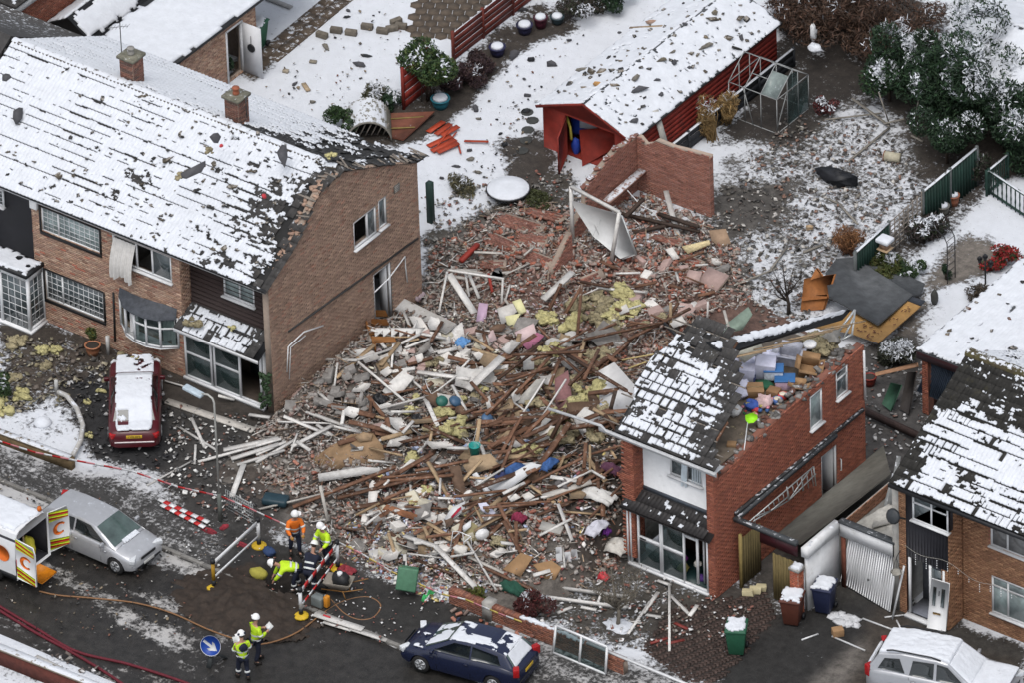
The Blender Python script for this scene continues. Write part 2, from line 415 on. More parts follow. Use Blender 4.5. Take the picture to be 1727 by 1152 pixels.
def ground_mat(name,fine=7.0,rough=.8,wet=False):
 m=bpy.data.materials.new(name);m.use_nodes=True;nt=m.node_tree;N=nt.nodes;L=nt.links;b=N['Principled BSDF']
 geo=N.new('ShaderNodeNewGeometry');P=geo.outputs['Position']
 def noise(s,d=6,r=.65):
  n=N.new('ShaderNodeTexNoise');n.inputs['Scale'].default_value=s;n.inputs['Detail'].default_value=d;n.inputs['Roughness'].default_value=r;L.new(P,n.inputs['Vector']);return n.outputs['Fac']
 def math_(op,a,c,d=None):
  n=N.new('ShaderNodeMath');n.operation=op
  for i,v in enumerate((a,c,d)):
   if v is None:continue
   if isinstance(v,(int,float)):n.inputs[i].default_value=v
   else:L.new(v,n.inputs[i])
  return n.outputs[0]
 def at(nm):
  n=N.new('ShaderNodeAttribute');n.attribute_name=nm;return n
 d=at('dirt').outputs['Fac'];sl=at('slush').outputs['Fac'];soil=at('Soil').outputs['Color']
 nn=math_('ADD',math_('MULTIPLY',noise(fine,6,.72),.62),math_('MULTIPLY',noise(fine*.22,4,.6),.38))
 s=math_('ADD',nn,math_('MULTIPLY',math_('SUBTRACT',.5,d),0.5))
 mr=N.new('ShaderNodeMapRange');mr.inputs[1].default_value=.47;mr.inputs[2].default_value=.56;L.new(s,mr.inputs[0])
 speck=N.new('ShaderNodeMapRange');speck.inputs[1].default_value=.655;speck.inputs[2].default_value=.69;speck.inputs[3].default_value=1;speck.inputs[4].default_value=.35
 L.new(noise(9,3,.8),speck.inputs[0])
 fac=math_('MULTIPLY',mr.outputs[0],speck.outputs[0])
 var=N.new('ShaderNodeMapRange');var.inputs[1].default_value=.3;var.inputs[2].default_value=.7;var.inputs[3].default_value=.45;var.inputs[4].default_value=1.6;L.new(noise(3.3,5,.75),var.inputs[0])
 sc=N.new('ShaderNodeVectorMath');sc.operation='SCALE';L.new(soil,sc.inputs[0]);L.new(var.outputs[0],sc.inputs['Scale'])
 sm=N.new('ShaderNodeMix');sm.data_type='RGBA';L.new(sl,sm.inputs[0]);sm.inputs[6].default_value=(*SNOWC,1);sm.inputs[7].default_value=(.3,.285,.265,1)
 sv=N.new('ShaderNodeVectorMath');sv.operation='SCALE';v2=N.new('ShaderNodeMapRange');v2.inputs[3].default_value=.86;v2.inputs[4].default_value=1.1;L.new(noise(2.2,3),v2.inputs[0])
 L.new(sm.outputs[2],sv.inputs[0]);L.new(v2.outputs[0],sv.inputs['Scale'])
 fm=N.new('ShaderNodeMix');fm.data_type='RGBA';L.new(fac,fm.inputs[0]);L.new(sc.outputs[0],fm.inputs[6]);L.new(sv.outputs[0],fm.inputs[7])
 L.new(fm.outputs[2],b.inputs['Base Color'])
 rr=N.new('ShaderNodeMapRange');rr.inputs[3].default_value=.38 if wet else.75;rr.inputs[4].default_value=.75;L.new(fac,rr.inputs[0]);L.new(rr.outputs[0],b.inputs['Roughness'])
 b.inputs['Specular IOR Level'].default_value=.35
 bp=N.new('ShaderNodeBump');bp.inputs['Strength'].default_value=.7;bp.inputs['Distance'].default_value=.05
 L.new(math_('ADD',math_('MULTIPLY',fac,.7),math_('MULTIPLY',noise(18,3,.7),.5)),bp.inputs['Height']);L.new(bp.outputs[0],b.inputs['Normal'])
 return m
groundm=ground_mat('snowy_ground');roadm=ground_mat('wet_slushy_road',4.5,wet=True)
SOIL,TARMAC,PAVE,GRAVEL,MUD,CONC,ASH=(.036,.03,.025),(.02,.02,.022),(.036,.035,.034),(.1,.09,.08),(.026,.018,.013),(.11,.1,.09),(.085,.076,.068)
def soft(x,y,pts,w=.5):
 """soft mask of a pixel polygon at ground level"""
 poly=[G(px,py)for px,py in pts];poly=[(p.x,p.y)for p in poly]
 jx=(fbm(x*1.1,y*1.1,3)-.5)*2*w;jy=(fbm(x*1.1+50,y*1.1,4)-.5)*2*w
 return inpoly(x+jx,y+jy,poly)
ZONES=[([(-400,600),(-20,745),(120,790),(590,956),(860,1062),(1300,1240),(1200,1300),(640,1080),(-400,690)],.62,.85,PAVE,.4),([(690,-20),(1000,-20),(905,150),(860,235),(760,330),(700,330),(640,250),(680,150)],.12,0,SOIL,.3),([(880,0),(985,0),(965,60),(905,70),(830,130),(770,190),(700,235),(640,240),(690,160),(760,120),(820,70)],.62,0,SOIL,.5),([(660,245),(700,240),(790,165),(850,95),(900,60),(960,52),(960,42),(895,48),(838,85),(775,155),(690,222),(650,238)],.97,0,SOIL,.15),([(700,400),(770,375),(840,345),(905,285),(985,300),(960,400),(880,430),(720,470)],.62,.2,(.045,.04,.033),.6),([(845,235),(915,220),(960,270),(900,310),(840,320)],.72,0,SOIL,.4),([(1060,440),(1195,330),(1250,190),(1330,60),(1540,60),(1600,250),(1560,300),(1440,440),(1400,540),(1240,560),(1060,520)],.42,.2,(.07,.064,.056),.8),([(1200,330),(1330,310),(1300,380),(1200,400)],.74,.3,(.06,.055,.05),.5),([(1300,-20),(1560,-20),(1540,130),(1400,190),(1360,240),(1230,230),(1190,260),(1310,60)],.72,.2,(.024,.02,.017),.5),([(1480,120),(1750,120),(1750,300),(1640,310),(1560,300)],.75,0,SOIL,.5),([(1560,300),(1650,255),(1670,330),(1590,400),(1480,470),(1450,440)],.6,0,SOIL,.3),([(1455,480),(1550,440),(1620,400),(1727,430),(1727,520),(1560,600),(1470,560)],.18,0,SOIL,.3),([(1590,430),(1640,390),(1720,430),(1640,470),(1570,490),(1550,560),(1500,570),(1560,470)],.8,0,(.13,.115,.1),.12),([(1440,580),(1560,560),(1570,720),(1510,830),(1440,800)],.85,.4,(.05,.047,.045),.5),([(1220,900),(1460,760),(1520,830),(1420,900),(1300,1010)],.9,.4,(.06,.055,.05),.3),([(450,690),(700,490),(745,410),(860,350),(985,400),(1240,440),(1240,600),(1060,700),(1060,960),(900,1010),(560,940),(430,850),(430,760)],.93,.4,ASH,.6),([(280,680),(450,690),(470,900),(370,890),(300,850),(260,800)],.74,.7,(.032,.03,.028),.7),([(0,525),(80,540),(320,632),(470,690),(440,720),(300,685),(0,580)],.88,.2,SOIL,.25),([(1055,940),(1205,1000),(1300,965),(1320,1010),(1220,1045),(1060,990)],.84,.2,(.05,.045,.04),.3),([(1370,970),(1450,960),(1540,1020),(1727,1090),(1727,1130),(1500,1060),(1400,1050)],.9,.1,(.035,.033,.03),.3),([(0,545),(110,560),(330,650),(280,690),(190,640),(120,690),(0,700)],.72,.1,SOIL,.4),([(0,560),(150,590),(120,660),(0,690)],.62,.1,(.05,.04,.032),.5),([(95,640),(150,640),(200,628),(280,690),(300,770),(250,800),(150,775),(130,690)],.86,.2,(.018,.018,.019),.3),([(0,720),(60,670),(95,662),(135,710),(125,765),(90,755),(0,725)],.33,0,SOIL,.15),([(130,800),(180,770),(280,810),(270,850),(160,830)],.3,.35,PAVE,.4),([(-20,745),(120,790),(440,905),(420,960),(200,890),(-20,820)],.56,.6,PAVE,.5),([(380,890),(600,970),(760,1015),(860,1070),(640,1080),(380,960)],.93,.8,(.02,.019,.018),.4),([(840,1060),(1180,1150),(1100,1190),(800,1110)],.5,.7,PAVE,.5),([(900,940),(1080,960),(1200,1010),(1130,1080),(1050,1100),(880,1040),(860,1000)],.6,.1,(.05,.045,.038),.4),([(1110,1030),(1220,1010),(1300,1010),(1290,1090),(1200,1152),(1090,1110)],.86,.2,(.03,.025,.022),.3),([(1255,1085),(1320,1035),(1470,1010),(1530,1040),(1460,1110),(1340,1200),(1170,1200)],.84,.1,(.018,.0175,.017),.3),([(1330,1190),(1475,1060),(1500,1075),(1390,1190)],.97,0,CONC,.12),([(1480,1010),(1560,1060),(1727,1120),(1727,1200),(1400,1200),(1450,1120)],.97,0,(.04,.033,.027),.3),([(1290,960),(1330,960),(1345,1030),(1290,1050)],.55,.2,(.05,.045,.04),.3),([(0,1100),(110,1110),(150,1152),(-20,1160)],.4,0,SOIL,.3),([(430,130),(470,90),(520,60),(590,-10),(560,-10),(430,85)],.3,0,(.075,.055,.038),.2),([(380,110),(440,85),(470,95),(430,140)],.92,0,(.07,.052,.036),.2),([(1600,0),(1650,-20),(1600,60),(1540,60)],.55,.1,SOIL,.4),([(0,0),(230,0),(120,60),(30,50)],.16,0,SOIL,.4),([(560,190),(650,150),(690,190),(650,260),(600,240)],.7,0,SOIL,.3),]
KERB_Y,FAR_Y=-15.65,-22.4
gx=np.linspace(-30,32,311);gy=np.linspace(-30,33,316)
GX,GY=np.meshgrid(gx,gy,indexing='ij')
dirt=np.full(GX.shape,.06);slush=np.zeros(GX.shape);soilc=np.tile(np.array(SOIL),(*GX.shape,1))
for poly,d,s,c,w in ZONES:
 m=soft(GX,GY,poly,w);dirt[m]=d;slush[m]=s;soilc[m]=c
def blur(a,n=4):
 for _ in range(n):
  p=np.pad(a,[(1,1),(1,1)]+[(0,0)]*(a.ndim-2),mode='edge')
  a=(p[:-2,1:-1]+p[2:,1:-1]+p[1:-1,:-2]+p[1:-1,2:]+2*a)/6
 return a
dirt=blur(dirt,6);slush=blur(slush,5);soilc=blur(soilc,2)
dirt=np.clip(dirt+(fbm(GX*.9,GY*.9,21)-.5)*.22*(dirt>.2),0,1.05)
PIT=[(G(px,py).x,G(px,py).y)for px,py in[(436,962),(470,940),(545,928),(588,955),(560,985),(508,1010),(448,1003)]]
SPOIL=[(G(px,py).x,G(px,py).y)for px,py in[(360,985),(420,950),(520,985),(560,1020),(520,1060),(400,1040),(352,1015)]]
def spoil_h(x,y):
 c=G(418,1018);dx,dy=(x-c.x),(y-c.y)
 return.42*np.exp(-((dx*.8+dy*.5)**2/2.6+(dy*.9-dx*.3)**2/1.3))*(.6+.8*fbm(x*3,y*3,9))
GZ=np.zeros(GX.shape)+(fbm(GX*.6,GY*.6,40)-.5)*.03
road_mask=(GY<KERB_Y)&(GY>FAR_Y);GZ[road_mask]=-.13
pm=inpoly(GX,GY,PIT);GZ[pm]=-.9;dirt[pm]=1.0;soilc[pm]=(.014,.011,.009)
sm_=inpoly(GX,GY,SPOIL);dirt[sm_&~pm]=1.05;soilc[sm_&~pm]=MUD
idx=np.arange(GX.size).reshape(GX.shape)
def grid_obj(name,X,Y,Z,mat,dirt,slush,soilc,mask=None,extra=None):
 nx,ny=X.shape;idx=np.arange(X.size).reshape(X.shape)
 Q=np.stack([idx[:-1,:-1],idx[1:,:-1],idx[1:,1:],idx[:-1,1:]],-1)
 Q=Q[mask]if mask is not None else Q.reshape(-1,4)
 V=np.stack([X,Y,Z],-1).reshape(-1,3);d=dirt.ravel();s=slush.ravel();c=soilc.reshape(-1,3)
 if extra is not None:
  n0=len(V);V=np.concatenate([V,extra[0]]);Q=np.concatenate([Q,np.array(extra[1])+n0]);k=len(extra[0])
  d=np.concatenate([d,np.full(k,.06)]);s=np.concatenate([s,np.zeros(k)]);c=np.concatenate([c,np.tile(SOIL,(k,1))])
 used,inv=np.unique(Q,return_inverse=True);V=V[used];Q=inv.reshape(-1,4);d=d[used];s=s[used];c=c[used]
 me=make_mesh(name,V,Q,None,[mat],smooth=True)
 a=me.attributes.new('dirt','FLOAT','POINT');a.data.foreach_set('value',d.astype(np.float32))
 a=me.attributes.new('slush','FLOAT','POINT');a.data.foreach_set('value',s.astype(np.float32))
 a=me.attributes.new('Soil','FLOAT_COLOR','POINT');a.data.foreach_set('color',np.concatenate([c,np.ones((len(c),1))],1).astype(np.float32).ravel())
 return newobj(name,me)
B=900.0
ext=np.array([(-B,-B,-.02),(B,-B,-.02),(B,-30,-.02),(-B,-30,-.02),(-B,33,-.02),(B,33,-.02),(B,B,-.02),(-B,B,-.02),(-B,-30,-.02),(-30,-30,-.02),(-30,33,-.02),(-B,33,-.02),(32,-30,-.02),(B,-30,-.02),(B,33,-.02),(32,33,-.02)])
g=grid_obj('ground',GX,GY,GZ,groundm,dirt,slush,soilc,extra=(ext,[(0,1,2,3),(4,5,6,7),(8,9,10,11),(12,13,14,15)]))
tag(g,kind='structure')
rx=np.linspace(-30,32,249);ry=np.linspace(FAR_Y-.02,KERB_Y+.02,40);RX,RY=np.meshgrid(rx,ry,indexing='ij')
st=fbm(RX*.22+3,RY*1.3,61,4);rd=.74+(st-.5)*-1.0
near=np.clip((RY-(KERB_Y-1.2))/1.2,0,1);rd-=near*.3*(RX<1.5)
rd-=.45*np.clip(1-np.abs(RY+19.6+.12*(RX))/1.0,0,1)*fbm(RX*.5,RY*.5,77)*(RX<4)
rd[RX>3]=np.maximum(rd[RX>3],.84)
RZ=np.full(RX.shape,-.1)+(fbm(RX*.7,RY*.7,5)-.5)*.01
RZ=np.where(inpoly(RX,RY,SPOIL),RZ,RZ)
rs=np.clip(.75+(fbm(RX*.4,RY*.6,88)-.5)*.6,.5,1)
road=grid_obj('road',RX,RY,RZ,roadm,np.clip(rd,.3,1.05),rs,np.tile(np.array((.022,.0205,.019)),(*RX.shape,1)));tag(road,kind='structure')
hx=np.linspace(-2.5,4.5,90);hy=np.linspace(-18.5,-13,70);HX,HY=np.meshgrid(hx,hy,indexing='ij')
HZ=spoil_h(HX,HY)-.1*(HY<KERB_Y)+.02-.05
mk=(HZ[:-1,:-1]>(-.1*(HY[:-1,:-1]<KERB_Y)+.012))&~inpoly(HX[:-1,:-1],HY[:-1,:-1],PIT)
sp=grid_obj('soil_heap',HX,HY,HZ+(fbm(HX*5,HY*5,15,5)-.5)*.26,groundm,np.full(HX.shape,1.05),np.zeros(HX.shape),np.tile(np.array(MUD),(*HX.shape,1)),mask=mk)
tag(sp,'dark brown soil dug out of the excavation in the pavement','soil',kind='stuff')
kerb=thing('kerb',None,None,(0,KERB_Y,0));tag(kerb,kind='structure')
kme=None
for i in range(44):
 x=-16+i*.92
 if x>16:break
 if kme is None:
  mb=MB().box((0,0,0),(.9,.14,.2));o=mb.build('kerb_stone',M('kerb_concrete',(.16,.155,.145),.85,.25,5,.2,25,snow=.22),kerb,local=True,bevel=.015);kme=o.data;ORG[o.name]=ORG[kerb.name]
 else:
  o=newobj('kerb_stone',kme,kerb);bm=o.modifiers.new('bevel','BEVEL');bm.width=.015;bm.segments=2
 o.location=(x,random.uniform(-.012,.012),-.09+random.uniform(-.006,.006));o.rotation_euler=(0,0,random.uniform(-.01,.01))
def H(x,y):
 x=np.asarray(x,float);y=np.asarray(y,float)
 def gs(cx,cy,sx,sy,h):return h*np.exp(-((x-cx)/sx)**2/2-((y-cy)/sy)**2/2)
 h=gs(8.4,-3.2,1.7,2.9,1.9)+gs(5.2,-4.0,2.8,2.8,.95)+gs(-3.2,-4.2,1.1,2.6,.8)+gs(2.2,3.6,3.0,1.6,.35)+gs(6.0,-9.4,3.0,1.4,.45)+gs(1.0,-5.0,3.2,3.2,.3)+gs(8.8,-8.6,1.4,1.2,.45)+gs(4.2,2.4,1.6,1.4,.25)
 lo=(x+3.9);w=np.clip(lo/.35,0,1)*np.clip((10.0-x)/.5,0,1)*np.clip((y+12.7)/1.0,0,1)*np.clip((7.2-y)/1.5,0,1)
 e=h*w
 return np.maximum(e*(.8+.5*fbm(x*1.3,y*1.3,30))-.03,-.03)
def Hf(x,y):return max(0.0,float(H(np.array([x]),np.array([y]))[0]))
def S(px,py,up=0.0):
 """point on the rubble surface seen at that pixel, lifted by up"""
 z=0.0
 for _ in range(8):
  p=G(px,py,z+up);z=.5*z+.5*Hf(p.x,p.y)
 return G(px,py,z+up)
qx=np.linspace(-4,10.2,143);qy=np.linspace(-12.8,7.4,203);QX,QY=np.meshgrid(qx,qy,indexing='ij')
QZ=H(QX,QY);mk=(QZ[:-1,:-1]>.0)|(QZ[1:,1:]>.0)
QZ2=QZ+(fbm(QX*4,QY*4,33)-.5)*.12*(QZ>0)
zone=fbm(QX*.6,QY*.6,34)
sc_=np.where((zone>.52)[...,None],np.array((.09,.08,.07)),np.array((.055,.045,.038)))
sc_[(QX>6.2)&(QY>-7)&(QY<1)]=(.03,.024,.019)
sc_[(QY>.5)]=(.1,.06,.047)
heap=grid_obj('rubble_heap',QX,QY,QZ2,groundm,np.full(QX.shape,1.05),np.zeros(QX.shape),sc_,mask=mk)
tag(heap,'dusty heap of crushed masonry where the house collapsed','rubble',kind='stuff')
drive=thing('driveway',None,None,(13,-11,.004));tag(drive,kind='structure')
dp=[(G(px,py).x,G(px,py).y)for px,py in[(1085,1095),(1130,1030),(1215,1012),(1290,1000),(1310,1040),(1215,1152),(1160,1152)]]
C=[];A=[]
for i in range(-60,60):
 for j in range(-60,60):
  k=(i-j)%4
  if k==0:C.append((i*.1+.1,j*.1+.05));A.append(0)
  elif k==3:pass
  if(i-j)%4==2 and True:C.append((i*.1+.05,j*.1+.1));A.append(1)
C=np.array(C);A=np.array(A);ca,sa=math.cos(.5),math.sin(.5)
Cx=C[:,0]*ca-C[:,1]*sa+13.3;Cy=C[:,0]*sa+C[:,1]*ca-11;k=inpoly(Cx,Cy,dp);Cx,Cy,A=Cx[k],Cy[k],A[k]
n=len(Cx);th_=.5+A*math.pi/2
R=np.zeros((n,3,3));R[:,0,0]=np.cos(th_);R[:,0,1]=-np.sin(th_);R[:,1,0]=np.sin(th_);R[:,1,1]=np.cos(th_);R[:,2,2]=1
cc=np.array((.045,.03,.025))*(1+rng.normal(0,.22,(n,1)))
stuff_boxes('paving_blocks',np.stack([Cx,Cy,np.full(n,.012)+rng.normal(0,.003,n)],1),np.tile((.19,.09,.05),(n,1)),R,np.clip(cc,.01,1),M('block_paving',attr='Col',rough=.7,var=.3,scale=4,snow=.1),drive)
patio=thing('hexagon_patio',None,None,G(740,30));tag(patio,kind='structure')
pb=[(G(px,py).x,G(px,py).y)for px,py in[(695,0),(690,70),(755,70),(800,35),(840,-10),(760,-30),(690,-30)]]
hm=M('brown_paving',(.085,.066,.05),.8,.3,5,.2,25);o0=None;r_=.235
for i in range(-12,12):
 for j in range(-12,12):
  x=patio.location.x+i*r_*1.5*1.06;y=patio.location.y+(j+(i%2)*.5)*r_*1.732*1.06
  if not bool(inpoly(np.array([x]),np.array([y]),pb)[0]):continue
  if o0 is None:
   mb=MB().lathe([(r_,-.02),(r_,.03)],6);o=mb.build('paving_slab',hm,patio,local=True);o0=o
  else:o=newobj('paving_slab',o0.data,patio)
  o.location=(x-patio.location.x,y-patio.location.y,random.uniform(0,.008))
path=thing('garden_path',None,None,G(500,60));tag(path,kind='structure');sl0=None
a,b_=G(450,98),G(590,-18);d_=(b_-a);Lp=d_.length;d_.normalize();ang=math.atan2(d_.y,d_.x);nrm_=Vector((-d_.y,d_.x,0))
for i in range(int(Lp/.62)):
 for s_ in(-.24,.24):
  p=a+d_*(i*.62+.3)+nrm_*s_
  if sl0 is None:
   mb=MB().box((0,0,0),(.58,.44,.06));o=mb.build('paving_slab',M('brown_paving_snow',(.09,.068,.05),.8,.3,5,.2,25,snow=.38),path,local=True,bevel=.01);sl0=o
  else:o=newobj('paving_slab',sl0.data,path)
  o.location=p-path.location+Vector((0,0,.012+random.uniform(-.004,.01)));o.rotation_euler=(0,0,ang+random.uniform(-.03,.03))
X1,Y1,Z1=Vector((1,0,0)),Vector((0,1,0)),Vector((0,0,1))
def tile_geo(w=.3,l=.4,rolls=2,h=.03):
 xs=np.linspace(0,w,4*rolls+1);zz=.012*(1-np.cos(2*np.pi*xs/(w/rolls)))
 V=[];F=[];n=len(xs)
 for x,z in zip(xs,zz):V+=[(x,0,z+h),(x,l,z+.002),(x,0.006,z+h-.024)]
 for i in range(n-1):
  a,b=i*3,(i+1)*3;F+=[(a,b,b+1,a+1),(a+2,b+2,b,a)]
 return np.array(V),np.array(F)
TV,TF=tile_geo()
def tile_roof(parent,O,u,up,ncol,nrow,cw=.3,ch=.335,mask=None,single=None,mat=None,lift=None,jit=.004,name='roof_tile'):
 O=np.array(Vector(O));u=np.array(Vector(u).normalized());up=np.array(Vector(up).normalized());n=np.cross(u,up)
 I,J=np.meshgrid(np.arange(ncol),np.arange(nrow),indexing='ij');I=I.ravel();J=J.ravel()
 if mask is not None:k=mask(I,J);I,J=I[k],J[k]
 P=O+u*(I*cw)[:,None]+up*(J*ch)[:,None]+n*rng.normal(0,jit,len(I))[:,None]
 if lift is not None:P[:,2]+=lift(P[:,0]+.15*u[0],P[:,1]+.15*up[1])
 R=np.stack([u,up,n],1);org=np.array(ORG[parent.name]);sg=single(I,J)if single is not None else np.zeros(len(I),bool)
 rest=~sg;mat=mat or tilem
 if rest.any():
  V=(TV@R.T)[None]+P[rest][:,None,:];m=rest.sum()
  F=(TF[None]+(np.arange(m)*len(TV))[:,None,None]).reshape(-1,4)
  o=newobj(name+'s',make_mesh(name,V.reshape(-1,3)-org,F,None,[mat]),parent);o['kind']='stuff'
 me=None
 for k in np.nonzero(sg)[0]:
  if me is None:me=make_mesh(name,TV,TF,None,[mat])
  o=newobj(name,me,parent)
  Rj=np.array(Matrix.Rotation(random.gauss(0,.03),3,'Z'))@np.array(Matrix.Rotation(random.gauss(0,.02),3,'X'))
  Mx=Matrix.Identity(4);RR=R@Rj
  for a in range(3):
   for b in range(3):Mx[a][b]=RR[a,b]
  Mx.translation=Vector(P[k]-org);o.matrix_local=Mx
def roof_snow(name,parent,O,u,up,W,L,ch=.335,cell=.0375,gap=.5,hole=.36,thick=.035,lift=None,extra=None,seed=0,sub=6,lo=.035,tiles=0.0,cw=.3,mat=None):
 O=np.array(Vector(O));u=np.array(Vector(u).normalized());up=np.array(Vector(up).normalized());n=np.cross(u,up)
 nrow=int(round(L/ch));nu,nv=int(W/cell),nrow*sub
 def fn(U,V):
  P=O+u*(U*W)[...,None]+up*(V*nrow*ch)[...,None]+n*(lo+.021*(1-np.cos(2*np.pi*U*W/.15))-.028*((V*nrow)%1.0))[...,None]
  z=P[...,2]
  if lift is not None:z=z+lift(P[...,0],P[...,1])
  return P[...,0],P[...,1],z
 I,J=np.meshgrid(np.arange(nu),np.arange(nv),indexing='ij');uu=(I+.5)*cell;row=J//sub;t=(J%sub)
 vv=(J+.5)/sub*ch
 gl=.7*fbm(uu*.5,row*7.3,seed,3)+.3*fbm(uu*5,row*5.1,seed+4,2);gap=gap+.22*(fbm(uu*.9,vv*1.1,seed+6,3)-.5);keep=~((t==0)&(gl>gap))&~((t==1)&(gl>gap+.2))&~((t==sub-1)&(fbm(uu*.8,row*3.7,seed+1,3)>gap+.14))
 hl=.45*fbm(uu*1.6,vv*2.4,seed+2,4)+.55*fbm(uu*5.5,vv*8,seed+3,3)
 th=np.full(uu.shape,hole)
 if extra is not None:th=th+extra(uu,vv)
 keep&=hl>th
 if tiles:
  ph=(uu/cw+.3*np.sin(row*5.3))%1.0;pr=np.sin((np.floor(uu/cw)*12.99+row*78.2))*43758.5;pr=pr-np.floor(pr)
  keep&=~((ph<.1+.1*pr)&(fbm(uu,vv,seed+9)<tiles));keep&=~(pr<(tiles-.45)*.5)
 o=snow_sheet(name,parent,fn,n,nu,nv,keep,thick,mat,hnoise=.3,seed=seed)
 if o:o['kind']='stuff'
 return o
PAL_BUFF=[(.21,.135,.10),(.24,.16,.115),(.18,.105,.075),(.27,.19,.14),(.19,.12,.09),(.23,.145,.1)]
PAL_GABLE=[(.185,.125,.094),(.205,.14,.105),(.17,.112,.085),(.225,.155,.115),(.19,.128,.096)]
PAL_RED=[(.18,.062,.038),(.162,.054,.034),(.195,.072,.045),(.15,.053,.036)]
PAL_ORANGE=[(.185,.1,.056),(.165,.087,.05),(.205,.115,.065),(.15,.08,.046)]
mortar_red=M('red_mortar',(.2,.085,.06),.9,.15,9)
def plane_wall(parent,plane,val,outer,holes,pal,thick=.25,acc=None,name='wall',bricks=True,mat=None,flip=1):
 if plane=='y':O,u,n=(0,val,0),X1,-Y1*flip
 else:O,u,n=(val,0,0),Y1,X1*flip
 w=wall_slab(name,O,u,n,outer,holes,thick,mat or(mortar_red if pal in(PAL_RED,PAL_ORANGE)else mortar),parent)
 if bricks:brick_courses('brick_courses',O,u,n,outer,holes,parent,pal,accents=acc)
 return w
YW=dict(O=(0,0,0),u=X1,n=-Y1)
def winY(parent,y,pts,**k):
 a=win_from_px(pts,'y',y)if len(pts[0])==2 and not isinstance(pts,tuple)else pts
 return window(parent,(0,y,0),X1,-Y1,*a,**k),a
def winX(parent,x,pts,**k):
 a=win_from_px(pts,'x',x)if not isinstance(pts,tuple)else pts
 return window(parent,(x,0,0),Y1,X1,*a,**k),a
def bars_px(mb,f,pts,w,h):
 for(p,q)in pts:mb.bar(f(*p),f(*q),w,h)
 # LEFT HOUSE
GXL=-4.0;YB,YR=-7.72,-7.2
left=thing('semi_detached_house','buff brick house pair under a long snow covered roof, its side wall facing the rubble','house',(-10.8,-3.5,0))
gp=[(452,488),(478,447),(507,394),(527,346),(543,317),(579,288),(640,279),(703,273)]
prof=[(PX(x,y,GXL).y,PX(x,y,GXL).z)for x,y in gp]
EY0,EZ0,RY0,RZ0,BY0=-7.98,5.06,-3.55,7.42,.95
SL=math.hypot(RY0-EY0,RZ0-EZ0)
py_=np.array([p[0]for p in prof]);pz_=np.array([p[1]for p in prof])
def bulge(x,y):
 w=np.clip((np.asarray(x)+5.6)/1.6,0,1)**2
 pl=np.where(y<RY0,EZ0+(y-EY0)*(RZ0-EZ0)/(RY0-EY0),RZ0-(y-RY0)*(RZ0-EZ0)/(BY0-RY0))
 return w*np.clip(np.interp(y,py_,pz_)-pl+.03,-.1,.6)
outer=[(prof[0][0],0)]+[(prof[0][0],prof[0][1])]+prof[1:]+[(prof[-1][0],0)]
gw1=win_from_px([(596,376),(632,347),(637,393),(597,419)],'x',GXL);gw2=win_from_px([(636,341),(649,330),(654,374),(641,387)],'x',GXL)
gd=win_from_px([(629.5,463),(658,442),(662,500),(632,520)],'x',GXL);gd=(gd[0],gd[1],.15,gd[3])
plane_wall(left,'x',GXL,outer,[rect(*gw1),rect(*gw2),rect(*gd)],PAL_GABLE,acc=((.2,.11,.08),.06))
window(left,(GXL,0,0),Y1,X1,*gw1,mull=(.62,),inset=.03,nopane=(0,))
window(left,(GXL,0,0),Y1,X1,*gw2,inset=.03)
dr=MB();dy=(gd[0],gd[1])
dr.bx((GXL-.1,gd[0],gd[2]),(GXL-.02,gd[0]+.06,gd[3]));dr.bx((GXL-.1,gd[1]-.06,gd[2]),(GXL-.02,gd[1],gd[3]));dr.bx((GXL-.1,gd[0]+.06,gd[3]-.06),(GXL-.02,gd[1]-.06,gd[3]))
dfr=dr.build('door_frame',pvc,left)
mb=MB().box((GXL-.22,gd[1]-.16,(gd[2]+gd[3])/2),(.28,.05,gd[3]-gd[2]-.1));mb.build('door',pvc,left)
mb=MB().bar(PX(486,559,GXL+.03),PX(705,401,GXL+.03),.06,.05);mb.build('string_course',M('dark_flashing',(.03,.03,.03),.7),left)
pv=[PX(663,313,GXL+.02),PX(675,320,GXL+.02)]
mb=MB();c=(pv[0]+pv[1])/2;mb.box(c,(.03,.3,.3));v_=mb.build('vent_grille',M('vent_grey',(.12,.11,.1),.7),left)
mb=MB()
for k in range(4):mb.box(c+Vector((.02,0,-.1+k*.065)),(.02,.26,.02))
mb.build('louvre',concrete,v_)
mb=MB();f=lambda x,y:PX(x,y,GXL+.06)
mb.tube([f(632,492),f(655,470),f(683,432),f(684,450),f(687,475)],.025,6);mb.tube([f(484,628),f(486,585),f(512,560),f(545,549)],.025,6);mb.tube([f(488,640),f(490,586),f(515,566)],.02,6)
mb.build('pipe',pvc,left)
xl=PY(53,356,YB).x;xr=PY(305,480,YB).x;XW0=-17.7
wA=win_from_px([(69,348),(167,386),(170,427),(71,389)],'y',YB);wB=win_from_px([(76,454),(174,492),(177,541),(79,504)],'y',YB)
wC=win_from_px([(189,394),(288,431),(290,476),(191,438)],'y',YB)
wA=(wA[0],wA[1],wA[2],min(wA[3],4.72));wC=(wC[0],wC[1],wC[2],min(wC[3],4.75))
bw=win_from_px([(197,500),(293,541),(297,588),(199,553)],'y',YB-.2);bwh=(bw[0]+.05,bw[1]-.05,bw[2]+.1,bw[3])
plane_wall(left,'y',YB,rect(xl,xr,0,5.0),[rect(*wA),rect(*wB),rect(*wC),rect(*bwh)],PAL_BUFF,acc=((.2,.075,.05),.045))
plane_wall(left,'x',xr,rect(YB,YR,0,5.0),[],PAL_BUFF,thick=.2)
blackf=M('black_surround',(.012,.012,.013),.5)
